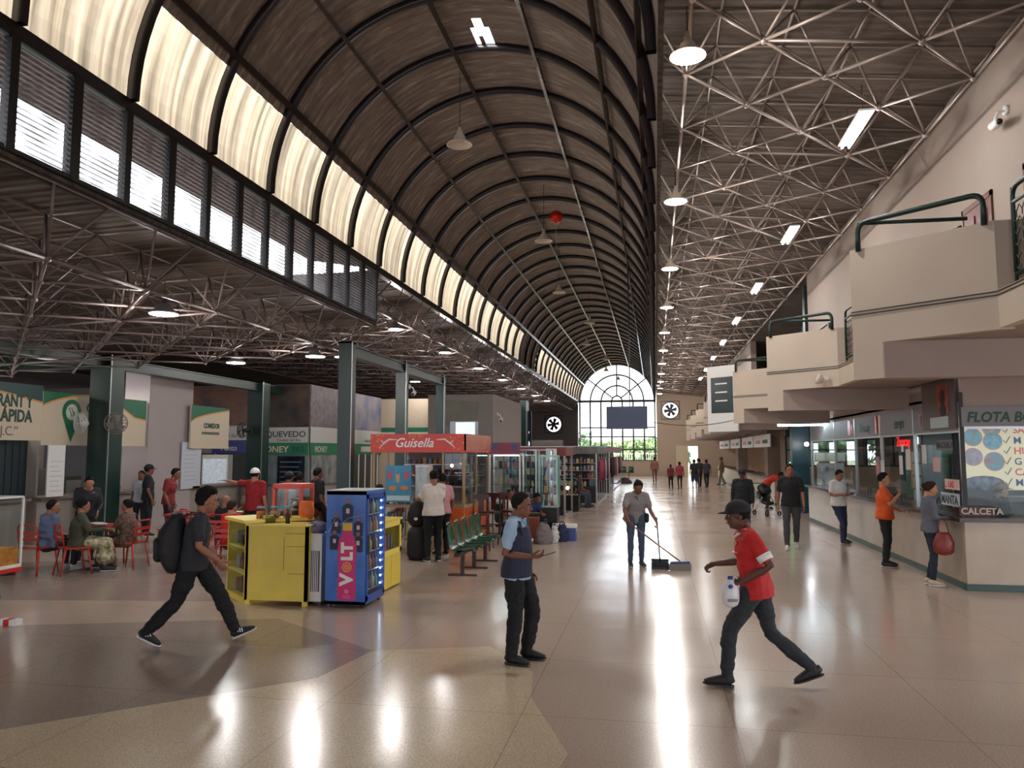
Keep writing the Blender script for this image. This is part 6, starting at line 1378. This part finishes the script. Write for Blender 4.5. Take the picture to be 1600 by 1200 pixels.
for S_ in 'RL':
    sh,el = J['sh'+S_],J['el'+S_]
    MB().tube([sh.lerp(el,.60),sh.lerp(el,.80)],[.0695*s,.066*s],16).build('sleeve_band', m_white, T, True)
    a = J['nek']+V((.04 if S_=='R' else -.04,0,.0),s); MB().tube([J['nek'].lerp(sh,.45)+V((0,.02,.042),s),J['nek'].lerp(sh,.8)+V((0,.02,.058),s)],[(.034*s,.006*s)]*2,8,right=(0,1,0)).build('shoulder_stripes', mat('pale_red',(232,180,176),.7), T, True)
MB().tube([J['nek']+V(p,s) for p in ((-.066,.02,-.0),(-.045,.06,-.03),(0,.085,-.06),(.045,.06,-.03),(.066,.02,.0),(.05,-.05,.02),(-.05,-.05,.02),(-.066,.02,0))],.009*s,8).build('collar', m_white, T, True)
MB().ball(J['che']+V((-.075,.118,.045),s),(.018,.010,.022),8,6).build('crest', mat('gold_thread',(214,170,70),.5), T, True)
MB().tube([J['che']+V((-.14,.085,-.03),s),J['che']+V((-.07,.128,-.04),s),J['che']+V((.02,.14,-.05),s),J['che']+V((.08,.125,-.045),s)],[(.010*s,.005*s)]*4,6).build('chest_lettering', MATS['pale_red'], T, True)
drop_feet(T)
bt = thing('plastic_jug','white plastic jug with a blue cap emblem carried by the jersey man','jug',tuple(T.matrix_basis@V((-.18,.225,.85),s)), T.rotation_euler.z+.25)
bt.scale=(.74,.74,.74); mb=MB(); mb.cap([(0,0,-.09),(0,0,-.03),(0,0,.08),(0,0,.13)],[(.10,.075),(.105,.08),(.10,.075),(.05,.045)],18,right=(0,1,0)); mj = mat('milky_plastic',(226,226,228),.3); mb.build('body', mj, bt, True)
MB().lathe([(0,.16),(.03,.16),(.03,.20),(0,.2)],(0,0,0)).build('lid', mat('jug_cap_blue',(40,64,150),.4), bt, True)
MB().tube([(0,-.03,.14),(.0,-.06,.19),(.0,-.10,.15),(.0,-.10,.06)],.011,8).build('handle', mj, bt, True); MB().ball((-.08,.02,.09),(.006,.03,.025)).build('emblem', MATS['jug_cap_blue'], bt, True)
for i in range(3): MB().box(-.083,-.079,-.06,.06,-.06-.012*i,-.054-.012*i).build('label_line', m_black, bt)
# 4 sweeping woman
Ps = pose(pel=(0,-.05,.92), wai=(0,.0,1.05), che=(0,.08,1.21), nek=(0,.17,1.34), hed=(0,.27,1.47), hp=-.65,
  shR=(.17,.16,1.30), shL=(-.17,.14,1.30), elR=(.25,.22,1.04), wrR=(.20,.34,.86), haR=(-.1,.5,-.8), pnR=(-1,.2,0), elL=(-.25,.12,1.03), wrL=(-.32,.30,.84), haL=(.0,.4,-.9), pnL=(1,.2,0), curl=.9)
T,J,s,h = person('woman in grey shirt and jeans sweeping with a broom and dustpan', -.36,14.15, face_to(.25,-1), 1.66, Ps, (134,130,130), (66,80,104), hs='bun', skin='b', shoes=(60,60,64), sole=(190,186,180), det=1, legs='tight', fat=1.12)
drop_feet(T)
MB().tube([J['shR']+V((-.05,.02,.06),s),J['che']+V((.02,.15,.05),s),J['wai']+V((-.12,.10,0),s),J['pel']+V((-.17,.06,.02),s)],[(.014*s,.004*s)]*4,6).build('bag_strap', m_black, T, True)
hb = thing('hip_bag','small black bag slung at the hip of the sweeping woman','bag',tuple(T.matrix_basis@(J['pel']+V((-.2,.1,-.03),s)))); MB().cap([(0,0,-.05),(0,0,.05)],[(.04,.08)]*2,10).build('pouch', m_black, hb, True)
Mw = T.matrix_basis
wr = Mw@J['wrR']; wl = Mw@J['wrL']
bro = thing('broom','broom with a long brown handle held by the sweeping woman','broom',(.40,13.85,0)); mb=MB(); o_=Vector((.40,13.85,0)); a_=(wl+Vector((0,0,-.02)))-o_; b_=Vector((0,0,.16)); mb.rod(b_, wr+Vector((.0,-.05,-.03))-o_+( wr-o_-b_)*.12, .013, 8); mb.build('handle', mat('broom_wood',(110,74,52),.5), bro, True)
MB().obox((0,0,.13),(.34,.05,.05),.3).build('head', mat('broom_blue',(40,60,110),.5), bro); MB().obox((0,0,.06),(.38,.07,.11),.3).build('bristles', mat('bristle',(120,116,108),.9,bump=.6,bscale=90), bro)
dp = thing('dustpan','dark dustpan with an upright pole beside the broom','dustpan',(.06,13.92,0)); mb=MB(); mb.box(-.15,.15,-.02,.18,0,.02).box(-.15,.15,.16,.18,0,.16).box(-.15,-.13,-.02,.18,0,.12).box(.13,.15,-.02,.18,0,.12); mb.build('pan', mat('pan_dark',(44,46,56),.5), dp)
q_=wl-Vector((.06,13.92,0)); MB().rod((0,.17,.1), q_+Vector((0,0,.08)), .012, 8).build('handle', m_black, dp, True)
# right-hand side people
Wk = lambda a,**k: pose(knR=(.1,.12*a,.51), anR=(.1,.16*a,.085), knL=(-.1,-.03*a,.5), anL=(-.1,-.22*a,.13), toL=(0,.9,-.3), elR=(.23,-.08,1.1), wrR=(.25,-.08,.86), elL=(-.23,.02,1.1), wrL=(-.24,.14,.88), **k)
T,*_ = person('man in black polo shirt and grey jeans walking towards the camera', 2.82,17.25, face_to(-.1,-1), 1.78, Wk(1), (24,25,28), (72,72,76), skin='a', shoes=(190,186,180), sole=(220,218,212), det=1, fat=1.02); drop_feet(T)
T,*_ = person('man in black jacket and dark cap walking behind the jersey man', 2.0,18.75, face_to(-.15,-1), 1.66, Wk(1,hp=-.3), (28,30,36), (44,56,80), skin='b', det=1, cap=(24,24,28), sleeve='long'); drop_feet(T)
T,*_ = person('man in white polo looking at his phone at the ticket counter', 4.06,18.55, face_to(.55,-.8), 1.66, pose(hp=-.4,hed=(0,.06,1.57),elR=(.22,.0,1.1),wrR=(.08,.25,1.13),elL=(-.22,.0,1.1),wrL=(-.08,.25,1.13),haR=(-.3,1,0),haL=(.3,1,0),pnR=(0,0,1),pnL=(0,0,1),knL=(-.05,.1,.5),anL=(-.12,.0,.09),anR=(.03,.12,.085),knR=(.03,.12,.5)), (222,216,216), (40,54,84), skin='a', shoes=(26,26,30), sole=(150,148,146), det=1, fat=1.1); drop_feet(T)
p2 = thing('phone','dark phone in the hands of the man in white polo','phone',tuple(T.matrix_basis@Vector((0,.36,1.13))), T.rotation_euler.z); MB().obox((0,0,0),(.075,.15,.01),0,.3).build('body', m_black, p2)
T,*_ = person('heavyset man in orange shirt with hand at his mouth at the counter', 4.05,14.95, face_to(.88,-.3), 1.68, pose(hp=-.05,elR=(.21,.10,1.12),wrR=(.08,.26,1.32),haR=(-.3,.1,1),pnR=(-.3,-1,0),elL=(-.22,.06,1.1),wrL=(-.16,.25,1.0),haL=(.1,1,.2),pnL=(0,0,-1)), (212,84,34), (30,29,32), skin='d', shoes=(30,30,34), sole=(170,170,170), det=1, fat=1.15); drop_feet(T)
Pg = pose(hed=(0,.05,1.575),hp=-.12,elR=(.20,.04,1.11),wrR=(.14,.27,1.10),haR=(0,1,0),pnR=(0,0,-1),elL=(-.2,.04,1.11),wrL=(-.14,.27,1.10),haL=(0,1,0),pnL=(0,0,-1),knL=(-.07,.06,.5),anL=(-.06,-.04,.085))
T,J,s,h = person('woman in grey long-sleeved top and jeans leaning to the ticket window', 4.18,13.05, face_to(.97,-.05), 1.60, Pg, (96,100,112), (34,42,62), hs='bun', hair='brown', skin='d', shoes=(196,180,156), sole=(226,222,214), det=1, sleeve='long', legs='tight', fat=.97); drop_feet(T)
hb = thing('handbag','red brown leather handbag hanging at the side of the grey-topped woman','bag',tuple(T.matrix_basis@V((.27,.12,.72),s)), T.rotation_euler.z); mb=MB(); mb.cap([(0,0,-.13),(0,0,.0),(0,0,.13)],[(.06,.14),(.07,.15),(.03,.10)],14,right=(1,0,0)); mb.build('body', mat('red_leather',(122,44,36),.4,bump=.3,bscale=30), hb, True); mb=MB(); mb.tube([(0,-.08,.13),(0,-.05,.3),(-.03,0,.36),(0,.05,.3),(0,.08,.13)],.009,6); mb.build('strap', MATS['red_leather'], hb, True)
T,*_ = person('man in red orange shirt bending over the counter by the stroller', 3.95,29.0, face_to(.95,-.3), 1.66, pose(wai=(0,.1,1.06),che=(0,.26,1.14),nek=(0,.40,1.18),hed=(0,.52,1.24),shR=(.17,.36,1.15),shL=(-.17,.36,1.15),elR=(.2,.5,.95),wrR=(.15,.72,1.0),elL=(-.2,.5,.95),wrL=(-.15,.72,1.0),hp=-.3), (208,62,44), (110,78,60), skin='b', det=1); drop_feet(T)
T,*_ = person('ticket clerk in tan cap and navy top behind the lit poster', 5.55,14.0, face_to(1,-.1), 1.62, sit(pel=(0,0,.62),wai=(0,0,.76),che=(0,.02,.95),nek=(0,.03,1.10),hed=(0,.06,1.25),shR=(.2,.03,1.06),shL=(-.2,.03,1.06),elR=(.25,.06,.8),elL=(-.25,.06,.8),wrR=(.16,.28,.8),wrL=(-.16,.28,.8)), (28,34,58), (30,30,36), skin='d', det=1, cap=(150,126,104), sleeve='long', fat=1.3); T.location.z=.24
ch = thing('office_chair','dark office chair under the ticket clerk','chair',(5.5,14.0,0)); MB().cap([(0,0,.50),(0,0,.54)],[(.24,.22),(.24,.22)],14).build('seat', m_black, ch, True); MB().rod((0,0,.06),(0,0,.5),.03,8).build('post', m_dark, ch)
mb = MB()
for k in range(5): a=2*PI*k/5; mb.tube([(0,0,.08),(.26*math.cos(a),.26*math.sin(a),.03)],.02,6)
mb.build('base', m_dark, ch)
T,*_ = person('clerk in pale shirt seen through the middle ticket window', 5.5,17.0, face_to(-1,-.2), 1.6, sit(pel=(0,0,.62),wai=(0,0,.76),che=(0,.02,.95),nek=(0,.03,1.10),hed=(0,.06,1.25),shR=(.18,.03,1.06),shL=(-.18,.03,1.06),elR=(.22,.06,.8),elL=(-.22,.06,.8),wrR=(.16,.28,.8),wrL=(-.16,.28,.8)), (150,158,160), (40,40,46), skin='b', det=0)
ch.scale=(1,1,1.35)
ch2 = copy_tree(ch); ch2.location = (5.5,17.0,0); ch2['label'] = 'dark office chair under the clerk in the pale shirt'
# kiosk customers
T,*_ = person('man in white T-shirt reaching to the red kiosk over a suitcase', -4.12,14.12, face_to(-.55,.75), 1.70, pose(hp=-.1,elR=(.22,.10,1.12),wrR=(.12,.33,1.2),haR=(0,1,.1),pnR=(0,0,-1),elL=(-.24,.14,1.14),wrL=(-.20,.38,1.16),haL=(0,1,.1),pnL=(0,0,-1)), (214,206,196), (20,22,28), skin='a', shoes=(40,38,38), det=1, fat=1.14); drop_feet(T)
T,*_ = person('person in pink shirt standing behind the man in white T-shirt', -4.2,15.0, face_to(-.6,.7), 1.62, pose(), (206,150,158), (24,24,30), skin='b', det=1); drop_feet(T)
# vendor, seated
T,*_ = person('seated vendor in olive top behind the yellow counter', -4.95,11.0, face_to(-.9,.2), 1.58, sit(hp=-.3,elR=(.22,.12,.7),wrR=(.1,.34,.78),elL=(-.22,.12,.7),wrL=(-.1,.34,.78)), (84,78,62), (40,40,60), hs='long', skin='a', det=1)
T.location.z = .12
st = thing('stool','dark stool under the seated vendor','stool',(-4.95,11.0,0)); MB().box(-.17,.17,-.17,.17,.50,.54).build('seat', m_dark, st)
for a,b in ((-1,-1),(1,-1),(-1,1),(1,1)): MB().rod((a*.14,b*.14,.5),(a*.17,b*.17,0),.015,6).build('leg', m_dark, st)
# bench sitters
T,*_ = person('woman in white top seated on the green bench end looking up', -3.35,17.6, face_to(.9,-.35), 1.62, sit(hp=.25,wrR=(.1,.3,.60),wrL=(-.1,.3,.60)), (214,208,204), (36,38,48), hs='long', skin='b', det=1, fat=1.05); T.location.z=-.02
T,*_ = person('boy in blue T-shirt seated bending over his hands', -2.95,18.25, face_to(.75,-.6), 1.60, sit(hp=-.6,che=(0,.09,.82),nek=(0,.17,.95),hed=(0,.27,1.06),shR=(.16,.14,.92),shL=(-.16,.14,.92),elR=(.2,.2,.68),elL=(-.2,.2,.68),wrR=(.05,.4,.68),wrL=(-.05,.4,.68)), (44,60,112), (46,56,82), skin='b', det=1); T.location.z=-.02
T,*_ = person('man in black shirt and jeans seated on the far dark bench', -2.85,28.6, face_to(.9,-.35), 1.68, sit(), (34,34,40), (66,76,98), skin='b', det=0)
T,*_ = person('person in tan shirt and dark trousers seated next along the far bench', -2.85,29.2, face_to(.9,-.35), 1.64, sit(), (128,104,92), (34,34,40), skin='b', det=0)
# distant walkers
def far(label,x,y,rz,H,sh,pa,**k):
    a = k.pop('a',1); T,*_ = person(label,x,y,rz,H,Wk(a),sh,pa,det=0,**k); drop_feet(T)
far('person in dusty pink outfit walking near the end wall',-.03,53.5,.1,1.72,(150,96,88),(140,100,92),skin='c')
far('child in dark red top walking away in mid distance',.86,44.2,0,1.36,(120,44,48),(34,34,44),skin='c')
far('girl in pink red top and leggings walking away beside the child',1.32,43.2,.1,1.52,(156,60,66),(60,34,40),skin='c',legs='tight')
far('person in black with a backpack and shorts walking away',2.12,43.6,0,1.66,(34,38,48),(44,58,82),skin='b',legs='shorts',shoes=(60,60,60))
far('person in dark top half hidden beside the backpack wearer',2.5,45.6,.2,1.66,(44,44,54),(44,44,56),skin='b')
far('person in dark grey standing by the distant counter',2.9,45.6,.2,1.62,(60,62,70),(36,36,42),skin='b')
far('guard in khaki uniform standing before the far counters',4.05,49.5,1.2,1.76,(132,116,92),(120,102,80),skin='b',cap=(120,102,80))
far('distant person in white crossing at the far doorway',3.1,58,1.5,1.6,(190,180,176),(90,90,96),skin='b')
T,*_ = person('person in white top slumped on the green seats by the end wall', -3.6,63.6, face_to(.6,-1), 1.6, sit(hp=-.5), (226,222,220), (60,60,70), skin='c', det=0)
# food court people on the left
T,*_ = person('man in blue grey shirt seated on a red chair with his back turned', -10.25,11.65, face_to(.35,1), 1.66, sit(hed=(.03,.08,1.14),hy=-.6), (96,108,136), (36,38,50), skin='a', det=1, fat=1.05, shoes=(190,188,186))
sk1 = mat('skirt_leaf_print',(206,196,160),.8,ncol=(92,92,62),nscale=16); sk2 = mat('dress_flower_print',(34,32,34),.8,ncol=(120,90,74),nscale=22)
T,*_ = person('woman in olive cardigan and cream leaf-print skirt seated on a red chair', -9.72,11.75, face_to(.75,.55), 1.68, sit(hp=-.15,hy=.3,elR=(.22,.16,.72),wrR=(.14,.42,.74),elL=(-.22,.16,.72),wrL=(-.12,.42,.74)), (62,64,50), (60,60,60), hs='bun', skin='a', det=1, sleeve='long', legs='skirt', skirt=(sk1,.55), fat=1.25)
T,*_ = person('woman in dark wrap top standing over the food table', -10.6,13.0, face_to(.55,-.5), 1.62, pose(hp=-.45,che=(0,.04,1.26),nek=(0,.08,1.40),hed=(0,.14,1.55),elR=(.22,.1,1.1),wrR=(.14,.32,1.0),elL=(-.22,.1,1.1),wrL=(-.14,.32,1.0)), (34,36,44), (30,32,38), hs='bun', skin='d', det=1, sleeve='long'); drop_feet(T)
T,*_ = person('woman in glasses and black floral dress seated facing left at the table', -9.25,12.4, face_to(-.95,-.1), 1.62, sit(hp=-.1,elR=(.22,.16,.72),wrR=(.14,.45,.72),elL=(-.22,.16,.72),wrL=(-.14,.45,.72)), (32,30,34), (30,30,30), hs='bun', skin='a', det=1, legs='skirt', skirt=(sk2,.9), fat=1.12, shirtm=sk2)
T,*_ = person('man in dark shirt and black cap standing at the stall counter', -12.2,17.0, face_to(.6,.6), 1.74, pose(), (30,32,40), (28,30,38), skin='b', det=1, cap=(22,22,26)); drop_feet(T)
T,*_ = person('woman with dark hair and pale top beside the man in black cap', -12.65,17.35, face_to(.2,-1), 1.58, pose(), (170,172,180), (44,40,44), skin='b', hs='long', det=1); drop_feet(T)
T,*_ = person('young man in maroon shirt standing among the red chairs', -10.95,16.0, face_to(.85,.35), 1.70, pose(hp=-.2,che=(0,.05,1.26),nek=(0,.09,1.4),hed=(0,.15,1.56)), (116,30,36), (34,36,48), skin='b', det=1); drop_feet(T)
T,*_ = person('man in red polo and white cap pointing left with his back turned', -8.0,14.5, face_to(-.1,1), 1.72, pose(shL=(-.17,.02,1.40),elL=(-.42,.1,1.40),wrL=(-.66,.18,1.44),haL=(-1,.3,.1),pnL=(0,0,-1),curl=.1), (150,30,38), (34,34,44), skin='d', det=1, cap=(224,222,222), fat=1.05); drop_feet(T)
T,*_ = person('person in grey shirt with a diagonal strap and black cap by the popcorn machine', -7.5,15.0, face_to(.2,1), 1.64, pose(), (122,120,122), (40,40,48), skin='b', det=1, cap=(26,26,28), fat=1.1); drop_feet(T)
T,*_ = person('man in black shirt standing behind the popcorn machine', -7.0,15.3, face_to(.6,.8), 1.72, pose(), (26,28,34), (30,30,36), skin='b', det=1); drop_feet(T)
T,*_ = person('dark-haired person in grey shirt left of the man in black shirt', -7.62,15.75, face_to(0,1), 1.60, pose(), (128,130,136), (40,40,48), skin='b', det=1); drop_feet(T)
def sitter(label,x,y,rz,sh,pa=(40,42,52),**k):
    T,*_ = person(label,x,y,rz,1.62,sit(),sh,pa,det=0,**k); return T
sitter('person in dark grey T-shirt seated behind the maroon-shirted youth',-10.3,16.7,face_to(.9,-.4),(56,60,70),skin='b')
sitter('person in tan top seated by the grey pier',-10.0,17.9,face_to(-.4,-1),(132,110,96),skin='a',hs='long')
sitter('child in red T-shirt seated with back to the striding boy',-7.35,12.5,face_to(.3,1),(196,36,38),skin='d',hair='brown')
sitter('bald seated person in a dark top behind the striding boy',-8.37,14.0,face_to(.2,1),(32,32,38),hs='bald',skin='a')
sitter('grey-haired woman in orange tan top seated behind the counter row',-5.95,14.7,face_to(-.4,1),(170,120,90),hair='brown',hs='long',skin='d')
sitter('person in dark cap seated between the fridge and the slim column',-7.1,19.4,face_to(-.5,-1),(60,62,70),cap=(28,28,32),skin='b')
sitter('dark-haired person in white top seated left of the kiosk',-6.25,17.7,face_to(-.3,-1),(210,208,206),skin='b')
sitter('person in white top seated far behind the kiosk',-7.6,22.0,face_to(.2,-1),(206,204,204),skin='b')
# turn lettering curves into plain meshes
bpy.context.view_layer.update()
dg = bpy.context.evaluated_depsgraph_get(); conv = {}
for o in [x for x in bpy.data.objects if x.type == 'FONT']:
    me = bpy.data.meshes.new_from_object(o.evaluated_get(dg)); n = bpy.data.objects.new('lettering', me); COL.objects.link(n)
    n.parent = o.parent; n.matrix_basis = o.matrix_basis.copy()
    if 'label' in o: n['label'] = o['label']
    bpy.data.objects.remove(o)
